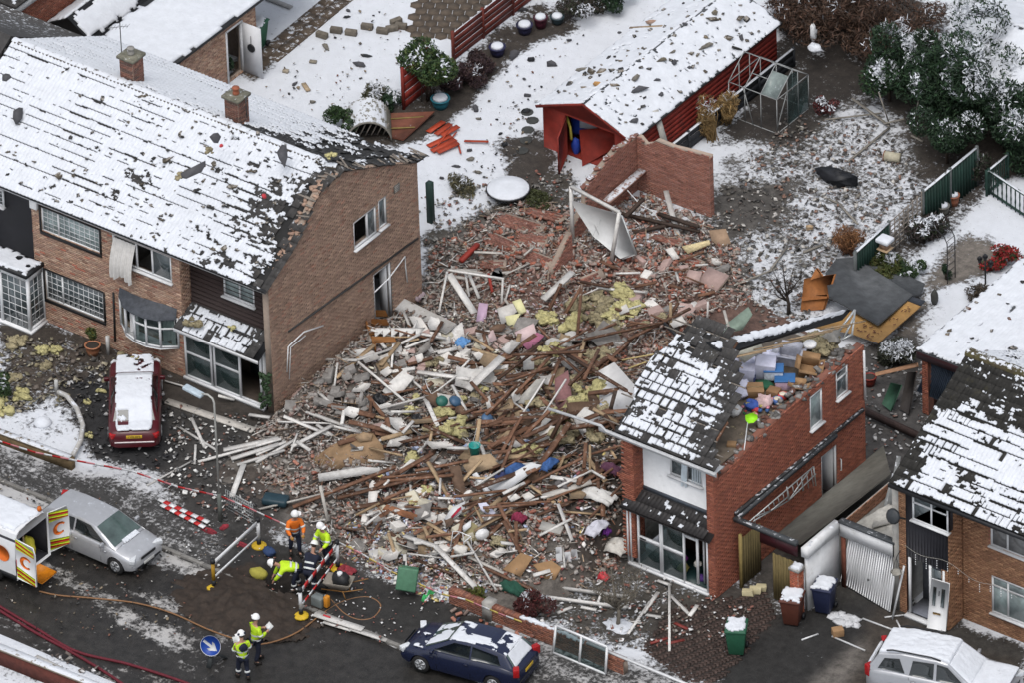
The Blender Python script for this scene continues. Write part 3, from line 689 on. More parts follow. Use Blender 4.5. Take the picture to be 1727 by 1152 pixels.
for(w,lat)in((wA,[(3,5),(8,5)]),(wB,[(3,5),(8,5)])):
 o=window(left,(0,YB,0),X1,-Y1,*w,mull=(.285,),glass=M('pale_net_glass',(.2,.25,.25),.1,.3,3,spec=.8)if w is wA else None,lattice=lat,inset=.03,sill=False,fr=.055)
 mb=MB();a0,a1,z0,z1=w
 mb.bx((a0-.06,YB-.05,z0-.11),(a1+.06,YB-.012,z0-.002));mb.bx((a0-.07,YB-.045,z0),(a0-.002,YB-.012,z1+.04));mb.bx((a1+.002,YB-.045,z0),(a1+.07,YB-.012,z1+.04));mb.bx((a0,YB-.045,z1+.002),(a1,YB-.012,z1+.05))
 mb.build('surround',blackf,o)
window(left,(0,YB,0),X1,-Y1,*wC,mull=(.4,.67),inset=.03,nopane=(0,1))
def curtain(name,parent,A,B,drop,bulge_,mat,folds=5,lean=(0,0,0)):
 A,B=Vector(A),Vector(B);mb=MB();nu,nv=folds*6,8;V=[];F=[]
 n=(B-A).cross(Z1).normalized()
 for i in range(nu+1):
  for j in range(nv+1):
   u,v=i/nu,j/nv
   p=A.lerp(B,u)+Vector((0,0,-drop*v*(1+.08*math.sin(u*9))))+n*(bulge_*math.sin(v*math.pi*.6)+.035*math.sin(u*folds*2*math.pi)*(.4+v))+Vector(lean)*v
   V.append(p)
 for i in range(nu):
  for j in range(nv):a=i*(nv+1)+j;F.append((a,a+1,a+nv+2,a+nv+1))
 mb.add(V,F);o=mb.build(name,mat,parent,smooth=True);return o
cloth_w=M('pale_curtain',(.5,.49,.47),.9,.12,6)
curtain('curtain',left,(wC[0]+.08,YB-.02,wC[3]-.1),(wC[0]+1.0,YB-.02,wC[3]-.1),1.35,.32,cloth_w,6)
curtain('curtain',left,(wC[0]+1.6,YB+.12,wC[3]-.12),(wC[0]+1.85,YB+.12,wC[3]-.12),.85,.02,cloth_w,3,(.12,0,0))
bo=MB();bx0,bx1=bw[0],bw[1];z0,z1=bw[2],bw[3];n5=5
arc=[Vector((bx0+(bx1-bx0)*k/n5,YB-.02-.5*math.sin(math.pi*k/n5)**.7*(1 if 0<k<n5 else 0),0))for k in range(n5+1)]
for k in range(n5+1):
 bo.bar(arc[k]+Z1*z0,arc[k]+Z1*z1,.07,.07)
for k in range(n5):
 for zz in(z0+.03,z1-.03,z0+(z1-z0)*.64):
  if zz<z0+.1 or zz>z1-.1 or k>1:bo.bar(arc[k]+Z1*zz,arc[k+1]+Z1*zz,.06,.06)
bow=bo.build('bow_window',pvc,left)
for k in range(n5):
 if k==1:continue
 mb=MB().add([arc[k]+Z1*z0,arc[k+1]+Z1*z0,arc[k+1]+Z1*z1,arc[k]+Z1*z1],[(0,1,2,3)]);mb.build('pane',glasst,bow)
sill_=MB();sp_=[p+Vector((0,-.05 if 0<i<n5 else 0,z0-.06))for i,p in enumerate(arc)]
sill_.prism(sp_,(0,0,.06));sill_.build('sill',pvc,bow)
cn=MB();V=[p+Vector((0,-.13 if 0<i<n5 else-.08,z1))for i,p in enumerate(arc)]+[Vector((p.x,YB-.02,z1+.3-.06*math.sin(i)))for i,p in enumerate(arc)]+[p+Vector((0,-.13 if 0<i<n5 else-.08,z1-.05))for i,p in enumerate(arc)]
cn.add(V,[(i,i+1,i+7,i+6)for i in range(5)]+[(12+i,13+i,i+1,i)for i in range(5)]);cn.build('canopy',M('dark_lead',(.05,.055,.065),.6,.35,6,.4,12),bow)
curtain('curtain',left,(arc[1].x+.05,YB-.2,z1-.05),(arc[2].x-.05,YB-.25,z1-.05),1.05,.0,M('white_curtain',(.68,.68,.68),.9,.1),4)
curtain('curtain',left,(arc[4].x-.1,YB-.1,z1-.05),(arc[5].x-.05,YB-.1,z1-.05),1.0,.0,cloth_w,3)
rw=win_from_px([(376,464),(429,487),(429,517),(378,497)],'y',YR)
plane_wall(left,'y',YR,rect(xr,GXL-.26,2.25,5.0),[rect(*rw)],None,mat=brownclad,bricks=False,name='clad_wall')
mb=MB()
for k in range(14):mb.bar((xr,YR-.012,2.55+k*.17),(GXL-.26,YR-.012,2.55+k*.17),.012,.02)
mb.build('cladding_laps',brownclad,left)
window(left,(0,YR,0),X1,-Y1,*rw,mull=(.52,),inset=.02,glass=M('pale_net_glass',(.22,.27,.28),.1,.3,3,spec=.8))
plane_wall(left,'y',YR,rect(XW0,xl,0,5.0),[],None,mat=blackclad,bricks=False,name='clad_wall')
w0=win_from_px([(-40,303),(7,318),(8,346),(-40,330)],'y',YR)
window(left,(0,YR-.05,0),X1,-Y1,w0[0],w0[1],w0[2],min(4.7,w0[3]),mull=(.5,),lattice=(3,4),inset=.02)
mb=MB();p=PY(57,344,YB-.1);mb.box(p,(.3,.14,.34));mb.build('alarm_box',pvc,left,bevel=.03)
mb=MB().bx((XW0,.5,0),(GXL-.26,.7,4.9));mb.bx((XW0-.02,YR+.01,0),(XW0+.2,.5,4.9));mb.bx((XW0+.2,YR+.3,2.5),(GXL-.26,.5,2.6));mb.bx((-10.9,YB+.3,2.6),(-10.7,.5,4.9));mb.build('inner_wall',concrete,left)
mb=MB().bar((XW0,EY0+.12,EZ0-.1),(GXL-.05,EY0+.12,EZ0-.1),.03,.16);mb.bx((XW0,EY0+.13,EZ0-.19),(GXL-.27,YR,EZ0-.16));mb.build('fascia',pvc,left)
mb=MB().tube([(XW0,EY0+.06,EZ0-.03),(GXL+.05,EY0+.06,EZ0-.03)],.06,6);mb.build('gutter',dark,left)
mb=MB().tube([PY(191,493,YB-.05),PY(194,575,YB-.05)],.035,6);mb.build('downpipe',dark,left)
upF=Vector((0,RY0-EY0,RZ0-EZ0));upB=Vector((0,RY0-BY0,RZ0-EZ0))
Wr=GXL+.12-XW0;ncol=int(Wr/.3)
Xend=XW0+ncol*.3
damage=lambda I,J:~((I>ncol-5)&(rng.random(len(I))<np.clip((I-(ncol-6))*.1,0,.5)))
deck=MB()
nx_,ny_=60,30;xs_=np.linspace(XW0,GXL+.05,nx_+1)
for(ya,za,yb,zb)in((EY0,EZ0-.03,RY0,RZ0-.03),(BY0,EZ0-.03,RY0,RZ0-.03)):
 U_,V_=np.meshgrid(xs_,np.linspace(0,1,ny_+1),indexing='ij');yy=ya+(yb-ya)*V_;zz=za+(zb-za)*V_+bulge(U_,yy)-.01
 ii=np.arange(U_.size).reshape(U_.shape)
 deck.add(np.stack([U_,yy,zz],-1).reshape(-1,3),np.stack([ii[:-1,:-1],ii[1:,:-1],ii[1:,1:],ii[:-1,1:]],-1).reshape(-1,4).tolist())
deck.build('roof_deck',M('roof_underlay',(.02,.02,.02),.9),left)
tile_roof(left,(XW0,EY0,EZ0),X1,upF,ncol,15,mask=damage,single=lambda I,J:(I>ncol-17),lift=bulge)
def ex_front(uu,vv):
 x=XW0+uu;e=.5*np.clip((x+5.2)/1.4,0,1)**1.3+.12*np.clip((x+9.5)/3,0,1)
 for(px,py,r,s)in((205,195,1.2,.09),(245,375,.6,.2),(520,300,1.3,.22),(360,235,.7,.08),(100,180,.9,.05),(440,440,.8,.08),(170,320,1.0,.07)):
  q=None
  t=.5
  for _ in range(6):
   y_=EY0+t*(RY0-EY0);p=PY(px,py,y_);t=min(1,max(0,(p.z-EZ0)/(RZ0-EZ0)))
  q=(PY(px,py,EY0+t*(RY0-EY0)).x,t*SL)
  e=e+s*np.exp(-((x-q[0])**2+(vv-q[1])**2)/r**2)
 return e
def lift_s(x,y):return bulge(x,y)
roof_snow('roof_snow',left,(XW0,EY0,EZ0),X1,upF,Wr-.25,SL,gap=.5,hole=.255,sub=10,lift=lift_s,extra=ex_front,seed=3)
tile_roof(left,(Xend,BY0,EZ0),-X1,upB,ncol,15,mask=lambda I,J:~((I<9)&(rng.random(len(I))<.5)),lift=bulge)
def ex_back(uu,vv):
 x=Xend-uu;e=.42*np.clip((x+9)/3.5,0,1)+.25*np.clip((vv-3.9)/.8,0,1)*np.clip((x+13.5)/2,0,1)
 return e
roof_snow('roof_snow',left,(Xend-.2,BY0,EZ0),-X1,upB,Wr-.3,SL,gap=.58,hole=.24,lift=lift_s,extra=ex_back,seed=8)
rme=None;nr=int(Wr/.45);ridm=M('ridge_tile',(.06,.05,.04),.85,.35,6,.3,30,snow=.72,dirt=.3,dirtcol=(.045,.05,.02))
for k in range(nr):
 x=XW0+.22+k*.45
 if rme is None:
  mb=MB();V=[];F=[]
  for i in range(2):
   for j in range(7):
    a=math.pi*(-.08+1.16*j/6);V.append((-.225+.45*i,.16*math.cos(a),.13*math.sin(a)))
  F=[(j,j+1,8+j,7+j)for j in range(6)];mb.add(V,F);o=mb.build('ridge_tile',ridm,left,local=True,smooth=True);rme=o.data
 else:o=newobj('ridge_tile',rme,left)
 bz=float(bulge(np.array([x]),np.array([RY0]))[0]);o.location=Vector((x,RY0,RZ0-.04+bz+random.uniform(-.008,.008)))-left.location;o.rotation_euler=(0,random.gauss(0,.012),random.gauss(0,.02))
 if x>-5.3:o.rotation_euler=(random.gauss(0,.15),random.gauss(0,.1),random.gauss(0,.2))
mb=MB()
for k in range(26):
 y=random.uniform(-5.5,.9);z=float(np.interp(y,py_,pz_))+.03
 L_=random.uniform(.3,.8);a=random.gauss(0,.25)
 mb.bar((GXL-L_+.1,y+a*L_,z+random.uniform(0,.08)),(GXL+random.uniform(-.05,.08),y,z+random.uniform(0,.06)),.06,.025)
mb.build('torn_battens',timber_grey,left,kind='stuff')
n_=60;yy=rng.uniform(-7.2,-3.6,n_);C=np.stack([GXL-rng.uniform(.05,.35,n_),yy,np.interp(yy,py_,pz_)+.01],1)
stuff_boxes('verge_bricks',C,np.tile((.2,.1,.07),(n_,1)),rand_rot(n_,.25),np.array(PAL_GABLE)[rng.integers(0,5,n_)]*1.5,brick_attr,left)
def chimney(px,py,zc,w,h,pot):
 c=G(px,py,zc);O=Vector((c.x,c.y,0));z0=zc-.5;z1=zc+h
 mb=MB().box((c.x,c.y,(z0+z1)/2),(w,w,z1-z0));ch=mb.build('chimney',mortar,left)
 pal=[(.13,.06,.045),(.1,.05,.04),(.15,.075,.055),(.08,.05,.042)]
 brick_courses('brick_courses',(0,c.y-w/2,0),X1,-Y1,rect(c.x-w/2,c.x+w/2,z0,z1),[],ch,pal)
 brick_courses('brick_courses',(c.x+w/2,0,0),Y1,X1,rect(c.y-w/2,c.y+w/2,z0,z1),[],ch,pal)
 mb=MB().box((c.x,c.y,z1+.05),(w+.14,w+.14,.1));mb.build('chimney_cap',M('mossy_concrete',(.16,.155,.12),.9,.4,6,snow=.3),ch)
 mb=MB().lathe([(.11,0),(.12,.05),(.1,.1),(.1,.2),(.13,.22),(.13,.26)],10,(c.x,c.y,z1+.1));mb.build('chimney_pot',pot,ch)
 return c,z1
c1,zt1=chimney(223,128,7.3,.56,.78,concrete)
c2,zt2=chimney(400,196,7.3,.56,.8,M('terracotta',(.3,.1,.055),.8,.2))
mb=MB();b0=Vector((c1.x-.4,c1.y,zt1-.5));mb.tube([b0,b0+Z1*1.7],.018,5)
mb.bar(b0+Vector((-.5,-.1,1.35)),b0+Vector((.3,.06,1.65)),.014,.014)
for k in range(7):q=b0+Vector((-.5,-.1,1.35)).lerp(Vector((.3,.06,1.65)),k/6);mb.bar(q+Vector((.05,-.16,.02)),q+Vector((-.05,.16,-.02)),.008,.008)
mb.build('aerial',M('aerial_metal',(.07,.07,.07),.5,metal=.5),left)
mb=MB();b0=Vector((c2.x+.4,c2.y,zt2-.6));mb.tube([b0,b0+Z1*.7],.018,5)
for k in range(8):q=b0+Vector((-.3+k*.04,-.15+k*.03,.35+k*.045));mb.bar(q+Vector((-.1,.1,0)),q+Vector((.1,-.1,0)),.01,.01)
mb.build('aerial',MATS['aerial_metal'],left)
def shard(name,label,cat,px,py,base,r,mat,group=None,n=6,elong=1.0,ang=None,thick=.02,nrm=Z1,seed=0):
 r*=.72
 rr=random.Random(seed+int(px*13+py));mb=MB();p=base;a0=ang if ang is not None else rr.uniform(0,6.28)
 nrm=Vector(nrm).normalized();e1=Vector((math.cos(a0),math.sin(a0),0));e1=(e1-nrm*e1.dot(nrm)).normalized();e2=nrm.cross(e1)
 poly=[]
 for k in range(n):
  a=2*math.pi*(k+rr.uniform(-.3,.3))/n;q=r*rr.uniform(.65,1.15);poly.append(p+e1*(q*math.cos(a)*elong)+e2*(q*math.sin(a)))
 mb.prism(poly,nrm*thick);o=mb.build(name,mat);tag(o,label,cat,group);return o
def on_front_roof(px,py,up=.09):
 t=.5
 for _ in range(8):
  y_=EY0+t*(RY0-EY0);p=PY(px,py,y_);t=min(1,max(0,(p.z-EZ0-up)/(RZ0-EZ0)))
 return PY(px,py,EY0+t*(RY0-EY0))
nF=X1.cross(upF).normalized()
sl_=M('slate_grey_sheet',(.06,.06,.066),.7,.2);moss=M('mossy_brown',(.13,.115,.085),.95,.4,12,.6,30)
for(px,py,r,el,an,lab,mt)in((30,193,.3,1.8,1.9,'dark torn felt strip on the left of the long snowy roof',sl_),(11,130,.22,1.2,None,'small dark felt scrap at the left edge of the long snowy roof',sl_),(326,289,.34,2.6,.95,'long dark grey board lying mid slope on the snowy roof',sl_),(363,232,.26,1.4,2.4,'dark felt scrap on snowy roof below the right chimney',sl_),(362,420,.2,1.6,1.4,'dark slate fragment near the eave above the clad wall',sl_),(408,425,.22,1.6,1.5,'olive grey felt fragment near the roof edge above the clad wall',moss),(45,234,.1,2,2.4,'thin dark splinter on the left of the snowy roof',sl_),(478,262,.3,2.2,2.2,'grey metal flashing strip lying by the roof ridge near the gable',sl_),(322,346,.22,1.3,None,'black lump of charred felt low on the snowy roof',dark),(278,375,.16,1.2,None,'small black felt scrap over the eave above the broken window',dark)):
 shard('roof_felt_scrap',lab,'felt scrap',px,py,on_front_roof(px,py),r,mt,elong=el,ang=an,nrm=nF,thick=.03)
for(px,py,r,mt,lab)in((374,246,.09,M('red_plastic',(.45,.04,.05),.5),'bright red scrap on snowy roof below the right chimney'),(292,343,.1,M('red_tile',(.4,.1,.06),.8),'red tile fragment low on the snowy roof'),(420,423,.1,MATS['red_plastic'],'red scrap beside olive felt near the roof edge'),(446,331,.12,MATS['red_plastic'],'red round scrap on the roof near the gable')):
 shard('red_fragment',lab,'fragment',px,py,on_front_roof(px,py),r,mt,nrm=nF,thick=.06)
insul=M('mineral_wool',(.42,.385,.19),.98,.32,7,1.0,16)
insul2=M('grey_mineral_wool',(.26,.225,.14),.98,.4,6,1.0,16)
def clump(label,p,r,mat,name='insulation_clump',cat='insulation',group=None,seed=1,flat=.6,n=5):
 n=int(n*1.6)
 rr=random.Random(seed);mb=MB();p=Vector(p)
 for k in range(n):
  o=Vector((rr.gauss(0,r*.45),rr.gauss(0,r*.45),rr.uniform(0,r*.35)))
  q=r*rr.uniform(.25,.6);mb.blob(p+o,(q,q*rr.uniform(.5,1.3),q*flat),11,.42,seed=rr.randint(0,9999))
 o=mb.build(name,mat,smooth=True);tag(o,label,cat,group);return o
for i,(px,py)in enumerate(((238,298),(235,390),(352,253),(404,396),(300,300),(560,262),(372,397),(190,280))):
 clump('small tuft of mineral wool thrown onto the long snowy roof',on_front_roof(px,py,.06),.17,insul2 if i%2==0 else insul,group='wool tufts on the long roof',seed=i,n=4)
porch=thing('glazed_porch','white glazed porch with snowy lean-to roof under the brown clad wall','porch',PY(380,660,YB))
yp=YB;f=lambda x,y:PY(x,y,yp)
zb_,zt_=.12,2.25;YI=-6.3
xp0,xp1=f(314,600).x,f(441,650).x
mb=MB();W_=xp1-xp0;xs4=[0,.34,.37,.71,.74,1]
for a in(0,.34,.385,.72,1.0):mb.bx((xp0+a*W_-.035,yp-.035,zb_),(xp0+a*W_+.035,yp+.035,zt_))
for(a,b)in((0,.34),(.385,.72),(.72,1.0)):
 for z in(zb_+.04,zt_-.04)+((1.12,)if b<.8 else()):mb.bx((xp0+a*W_+.036,yp-.03,z-.04),(xp0+b*W_-.036,yp+.03,z+.04))
mb.bx((xp0-.1,yp-.09,0),(xp1+.12,yp+.05,.12));mb.bx((xp1+.04,yp+.05,.1),(xp1+.1,YI,zt_))
fr_=mb.build('frame',pvc,porch)
for(a,b,z0,z1)in((0,.34,.15,1.1),(0,.34,1.14,2.2),(.385,.72,.15,1.1),(.385,.72,1.14,2.2)):
 mb=MB().bx((xp0+a*W_+.03,yp-.006,z0),(xp0+b*W_-.03,yp+.006,z1));mb.build('pane',glasst,porch)
mb=MB().bx((xp1-.75,YI-.12,.12),(xp1-.1,YI-.06,2.1));d_=mb.build('door',pvc,porch)
mb=MB().bx((xp1-1.5,YI-.1,.12),(xp1-.8,YI-.05,2.1));mb.build('side_light',glassd,porch)
mb=MB().bx((xp0-.1,yp,.02),(xp1+.1,YI,.06));mb.bx((xp0-.3,YI-.04,.06),(xp1+.3,YI,2.4));mb.build('floor',M('porch_floor',(.06,.045,.035),.7),porch)
rp=[Vector((xp0-.12,yp-.42,zt_+.02)),Vector((xp1+.25,yp-.42,zt_+.02)),Vector((xp1+.25,YR,zt_+.55)),Vector((xp0-.12,YR,zt_+.55))]
mb=MB().prism(rp,(0,0,-.06));mb.build('roof_deck',dark,porch)
upP=Vector((0,YR-yp+.42,.53));nc=int((xp1-xp0+.35)/.3)
tile_roof(porch,rp[0],X1,upP,nc,3,single=lambda I,J:I>=0,jit=.012)
roof_snow('roof_snow',porch,rp[0],X1,upP,nc*.3-.05,3*.335,gap=.44,hole=.33,seed=14,tiles=.62,extra=lambda u,v:.35*np.clip((u-nc*.3+.9)/.9,0,1)+.3*np.clip(1-u/.4,0,1))
mb=MB().bar(rp[0]+Vector((0,-.02,-.06)),rp[1]+Vector((0,-.02,-.06)),.03,.12);mb.build('fascia',pvc,porch)
clump('brown wool clump over the left end of the snowy porch roof',PY(325,548,-8.0),.3,insul2,seed=31)
clump('yellow tuft of mineral wool on the snowy porch roof',PY(391,553,-7.7),.14,insul,seed=32)
mb=MB()
for k in range(60):
 p=PY(446+random.uniform(-8,10),random.uniform(630,690),yp-.3);mb.blob(p,(.07,.09,.05),5,.4)
pl=mb.build('leafy_plant',M('dark_leaf',(.025,.05,.02),.6,.4));tag(pl,'dark green plant at the corner of the glazed porch','plant')
por2=thing('glazed_porch','white latticed porch with flat snowy roof at the left edge of the photo','porch',PY(20,540,YB))
yq=-8.5;f=lambda x,y:PY(x,y,yq);xq1=f(48,500).x;xq0=xq1-2.6;zq0,zq1=.1,2.3
xs_p=[xq0,xq0+.85,xq0+1.45,xq1]
mb=MB()
for x in xs_p:mb.bx((x-.05,yq-.05,zq0),(x+.05,yq+.05,zq1))
mb.bx((xq1-.05,YB-.05,zq0),(xq1+.05,YB+.03,zq1));mb.bx((xq1-.05,yq+.051,zq1-.24),(xq1+.05,YB-.05,zq1));mb.bx((xq1-.05,yq+.051,zq0),(xq1+.05,YB-.05,zq0+.1))
mb.bx((xq0+.051,yq-.05,zq1-.24),(xq1-.051,yq+.05,zq1));mb.bx((xq0-.1,yq-.12,0),(xq1+.12,YB-.01,.1));mb.build('frame',pvc,por2)
for(a,b)in((xs_p[0],xs_p[1]),(xs_p[1],xs_p[2]),(xs_p[2],xs_p[3])):
 mb=MB().bx((a+.05,yq-.006,zq0),(b-.05,yq+.006,zq1-.24));pn=mb.build('pane',glassd,por2)
 mb=MB()
 for k in range(1,4):x=a+.05+(b-a-.1)*k/4;mb.bx((x-.01,yq-.018,zq0),(x+.01,yq-.007,zq1-.24))
 for k in range(1,7):z=zq0+(zq1-.24-zq0)*k/7;mb.bx((a+.05,yq-.02,z-.01),(b-.05,yq-.007,z+.01))
 mb.build('glazing_bars',pvc,pn)
mb=MB().bx((xq1-.006,yq+.06,zq0),(xq1+.006,YB-.06,zq1-.24));pn=mb.build('pane',glassd,por2)
mb=MB()
for k in range(1,3):y=yq+.06+(YB-.06-yq-.06)*k/3;mb.bx((xq1+.007,y-.01,zq0+.1),(xq1+.02,y+.01,zq1-.24))
for k in range(1,7):z=zq0+(zq1-.24-zq0)*k/7;mb.bx((xq1+.007,yq+.06,z-.01),(xq1+.022,YB-.06,z+.01))
mb.build('glazing_bars',pvc,pn)
mb=MB().bx((xq0-.2,yq-.2,zq1),(xq1+.12,YB-.02,zq1+.13));mb.build('flat_roof',dark,por2)
snow_quad('roof_snow',por2,(xq0-.18,yq-.18,zq1+.13),(xq1+.1,yq-.18,zq1+.13),(xq1+.1,YB-.03,zq1+.13),(xq0-.18,YB-.03,zq1+.13),thick=.06,amt=.1,seed=4)
for i,(px,py)in enumerate(((33,434),(48,448))):
 shard('roof_felt_scrap',('black star shaped felt scrap on the flat snowy porch roof','small black felt scrap near the edge of the flat snowy porch roof')[i],'felt scrap',px,py,G(px,py,zq1+.2),(.2,.14)[i],dark,n=9-3*i)
nb=thing('terraced_house','dark tiled roof of the next house, only its sliver shows at the far left edge','house',(-20,-3.5,0))
mb=MB().prism([(-24,EY0,EZ0-.25),(XW0-.1,EY0,EZ0-.25),(XW0-.1,RY0,RZ0+.12),(-24,RY0,RZ0+.12)],(0,0,-.1));mb.prism([(-24,BY0,EZ0-.25),(XW0-.1,BY0,EZ0-.25),(XW0-.1,RY0,RZ0+.1),(-24,RY0,RZ0+.1)],(0,0,-.1));mb.build('roof',M('dark_roof_dusted',(.05,.048,.047),.85,.3,4,snow=.35),nb)
mb=MB().bx((-24,YR,0),(XW0-.15,.5,4.6));mb.build('wall',blackclad,nb)
th_=thing('brick_outbuilding','red brick building corner with white fascia and snowy roof at the top left corner','building',G(0,60))
p=G(27,62,2.0);mb=MB().bx((p.x-6,p.y,0),(p.x,p.y+4,3.4));mb.build('wall',mortar,th_);brick_courses('brick_courses',(0,p.y,0),X1,-Y1,rect(p.x-6,p.x,1,3.4),[],th_,PAL_RED);brick_courses('brick_courses',(p.x,0,0),Y1,X1,rect(p.y,p.y+4,1,3.4),[],th_,PAL_RED)
mb=MB().bx((p.x-6,p.y-.25,3.1),(p.x+.25,p.y-.2,3.4));mb.bx((p.x+.2,p.y-.2,3.1),(p.x+.25,p.y+4,3.4));mb.build('fascia',pvc,th_)
mb=MB().bx((p.x-6,p.y-.3,3.4),(p.x+.3,p.y+4,3.5));mb.build('roof',tilem,th_);snow_quad('roof_snow',th_,(p.x-6,p.y-.28,3.5),(p.x+.28,p.y-.28,3.5),(p.x+.28,p.y+4,3.5),(p.x-6,p.y+4,3.5),cell=.1,thick=.07)
# RIGHT HOUSE (left half gone, roof torn open)
GXR=14.0;YF,YW2=-7.95,-7.45
rh=thing('brick_house','red brick house torn open on the left with attic boxes exposed under its broken roof','house',(12.4,-3.8,0))
rw1=win_from_px([(1365,671),(1385,656),(1388,709),(1367,727)],'x',GXR);rw2=win_from_px([(1409,628.5),(1428,617),(1431,658),(1411,676)],'x',GXR)
rdr=win_from_px([(1385,771),(1411,750),(1412,808),(1386,827)],'x',GXR);rdr=(rdr[0],rdr[1],.15,rdr[3])
top=[(PX(x,y,GXR).y,PX(x,y,GXR).z)for x,y in[(1457,582),(1440,596),(1410,622),(1380,650),(1350,674),(1320,700),(1296,722),(1270,750),(1245,778),(1216,803)]]
outer=[(YF,0),(top[0][0],0)]+top+[(YF,top[-1][1])]
plane_wall(rh,'x',GXR,outer,[rect(*rw1),rect(*rw2),rect(*rdr)],PAL_RED,thick=.28)
for w in(rw1,rw2):window(rh,(GXR,0,0),Y1,X1,*w,trans=((.68,)if w is rw2 else()),inset=.02,glass=MATS['pale_net_glass']if w is rw1 else None)
n_=150;yy=rng.uniform(YF+.3,.2,n_);tz=np.interp(yy,[t[0]for t in reversed(top)],[t[1]for t in reversed(top)])
stuff_boxes('loose_blocks',np.stack([GXR-rng.uniform(.08,.5,n_),yy,tz-rng.uniform(-.05,.14,n_)],1),rng.uniform((.12,.08,.05),(.3,.2,.12),(n_,3)),rand_rot(n_,.4),np.array([(.17,.16,.15),(.24,.23,.22),(.1,.095,.09),(.12,.06,.045)])[rng.integers(0,4,n_)],M('debris_snow',attr='Col',rough=.9,var=.25,scale=9,snow=.3),rh,jit=.12)
mb=MB().bx((GXR-.1,rdr[0],.15),(GXR-.02,rdr[0]+.06,rdr[3]));mb.bx((GXR-.1,rdr[1]-.06,.15),(GXR-.02,rdr[1],rdr[3]));mb.bx((GXR-.1,rdr[0]+.06,rdr[3]-.06),(GXR-.02,rdr[1]-.06,rdr[3]));mb.build('door_frame',pvc,rh)
mb=MB().box((GXR-.35,rdr[1]-.1,1.15),(.5,.05,1.95));mb.build('door',pvc,rh)
mb=MB();hp=PX(1419,785,GXR+.06);mb.tube([hp+Vector((-.04,0,.22)),hp+Vector((0,0,.22)),hp+Vector((0,0,-.22)),hp+Vector((-.04,0,-.22))],.02,6);mb.build('grab_rail',pvc,rh)
mb=MB().bar(PX(1240,868,GXR+.06),PX(1456,691,GXR+.06),.1,.1);mb.build('flashing_band',M('band_felt',(.035,.035,.036),.8,.3,snow=.42),rh)
mb=MB().tube([PX(1457,592,GXR+.05),PX(1459,675,GXR+.05)],.04,6);mb.build('downpipe',pvc,rh)
xa,xb=PY(1051,745,YF).x,PY(1068,760,YF).x;xc=GXR-.3
plane_wall(rh,'y',YF,[(xa,0.3),(xb,.3),(xb,4.88),(xa,4.88),(xa,3.55),(xa-.3,3.4),(xa-.12,3.15),(xa,3.0)],[],PAL_RED,thick=.3)
plane_wall(rh,'x',xb,rect(YF,YW2,.3,4.88),[],PAL_RED,thick=.15)
plane_wall(rh,'y',YF,rect(xc,GXR-.001,0,4.88),[],PAL_RED,thick=.25)
fw=win_from_px([(1129,768),(1184,791),(1185,822),(1130,800)],'y',YW2);fw=(fw[0],fw[1],fw[2],min(fw[3],4.7))
render_m=M('white_render',(.62,.63,.64),.8,.06,4,.15,40,dirt=.08,dirtcol=(.3,.29,.27))
plane_wall(rh,'y',YW2,rect(xb,xc,2.7,4.9),[rect(*fw)],None,mat=render_m,bricks=False,name='rendered_wall')
window(rh,(0,YW2,0),X1,-Y1,*fw,mull=(.52,),inset=.03)
curtain('curtain',rh,(fw[0]+.5,YW2-.03,fw[3]-.05),(fw[0]+.72,YW2-.03,fw[3]-.05),.85,.05,M('blue_net',(.5,.56,.6),.9,.1),3)
curtain('curtain',rh,(fw[0]+.85,YW2+.03,fw[3]-.05),(fw[1]-.06,YW2+.03,fw[3]-.05),.75,.0,MATS['blue_net'],4)
ca=[Vector((xb-.45,YF-.28,2.38)),Vector((GXR-.02,YF-.28,2.38)),Vector((xc+.02,YW2,2.82)),Vector((xb,YW2,2.82))]
mb=MB().prism([ca[0],ca[1],ca[2]+X1*.25,ca[3]],(0,0,-.06));mb.build('canopy',M('wet_dark_tile',(.022,.02,.02),.6,.4,5),rh)
mb=MB().bar((xb,YW2-.02,2.86),(xc,YW2-.02,2.86),.05,.14);mb.build('flashing',M('lead',(.06,.07,.085),.5),rh)
upC=Vector((0,YW2-YF+.28,.44));tile_roof(rh,(xb-.4,YF-.28,2.39),X1,upC,int((GXR-xb+.38)/.3),2,ch=.38,mat=MATS['wet_dark_tile'],name='canopy_tile')
roof_snow('canopy_snow',rh,(xb-.4,YF-.28,2.4),X1,upC,GXR-xb+.2,.76,ch=.38,gap=.45,hole=.63,seed=41,thick=.02)
gz0,gz1=.1,2.28;yG=YF+.02;gxa,gxb=PY(1083,950,yG).x-.1,GXR-.32
mb=MB();Wg=gxb-gxa
for x in(gxa-.42,gxa-.3,gxa,gxa+.32*Wg,gxa+.345*Wg,gxa+.66*Wg,gxb):mb.bx((x-.03,yG-.04,gz0),(x+.03,yG+.04,gz1))
mb.bx((gxa+.85*Wg,yG+.3,gz0),(gxa+.87*Wg,yG+.36,gz1))
for(a,b)in((0,.32),(.345,.66)):mb.bx((gxa+a*Wg+.031,yG-.035,1.15),(gxa+b*Wg-.031,yG+.035,1.28))
mb.bx((gxa+.031,yG-.035,gz1-.08),(gxb-.031,yG+.035,gz1));mb.bx((gxa+.031,yG-.035,gz0),(gxb-.031,yG+.035,gz0+.08));mb.bx((gxa-.4,yG-.1,0),(gxb+.05,yG+.06,gz0))
mb.bx((gxa+.66*Wg+.031,yG-.03,1.95),(gxa+.84*Wg,yG+.03,2.03));mb.bx((gxa+.84*Wg,yG-.03,.3),(gxa+.87*Wg,yG+.03,gz1))
gl=mb.build('glazed_front',pvc,rh)
mb=MB().bx((gxa+.08,yG-.05,1.19),(gxa+.3,yG-.036,1.24));mb.build('letter_plate',dark,gl)
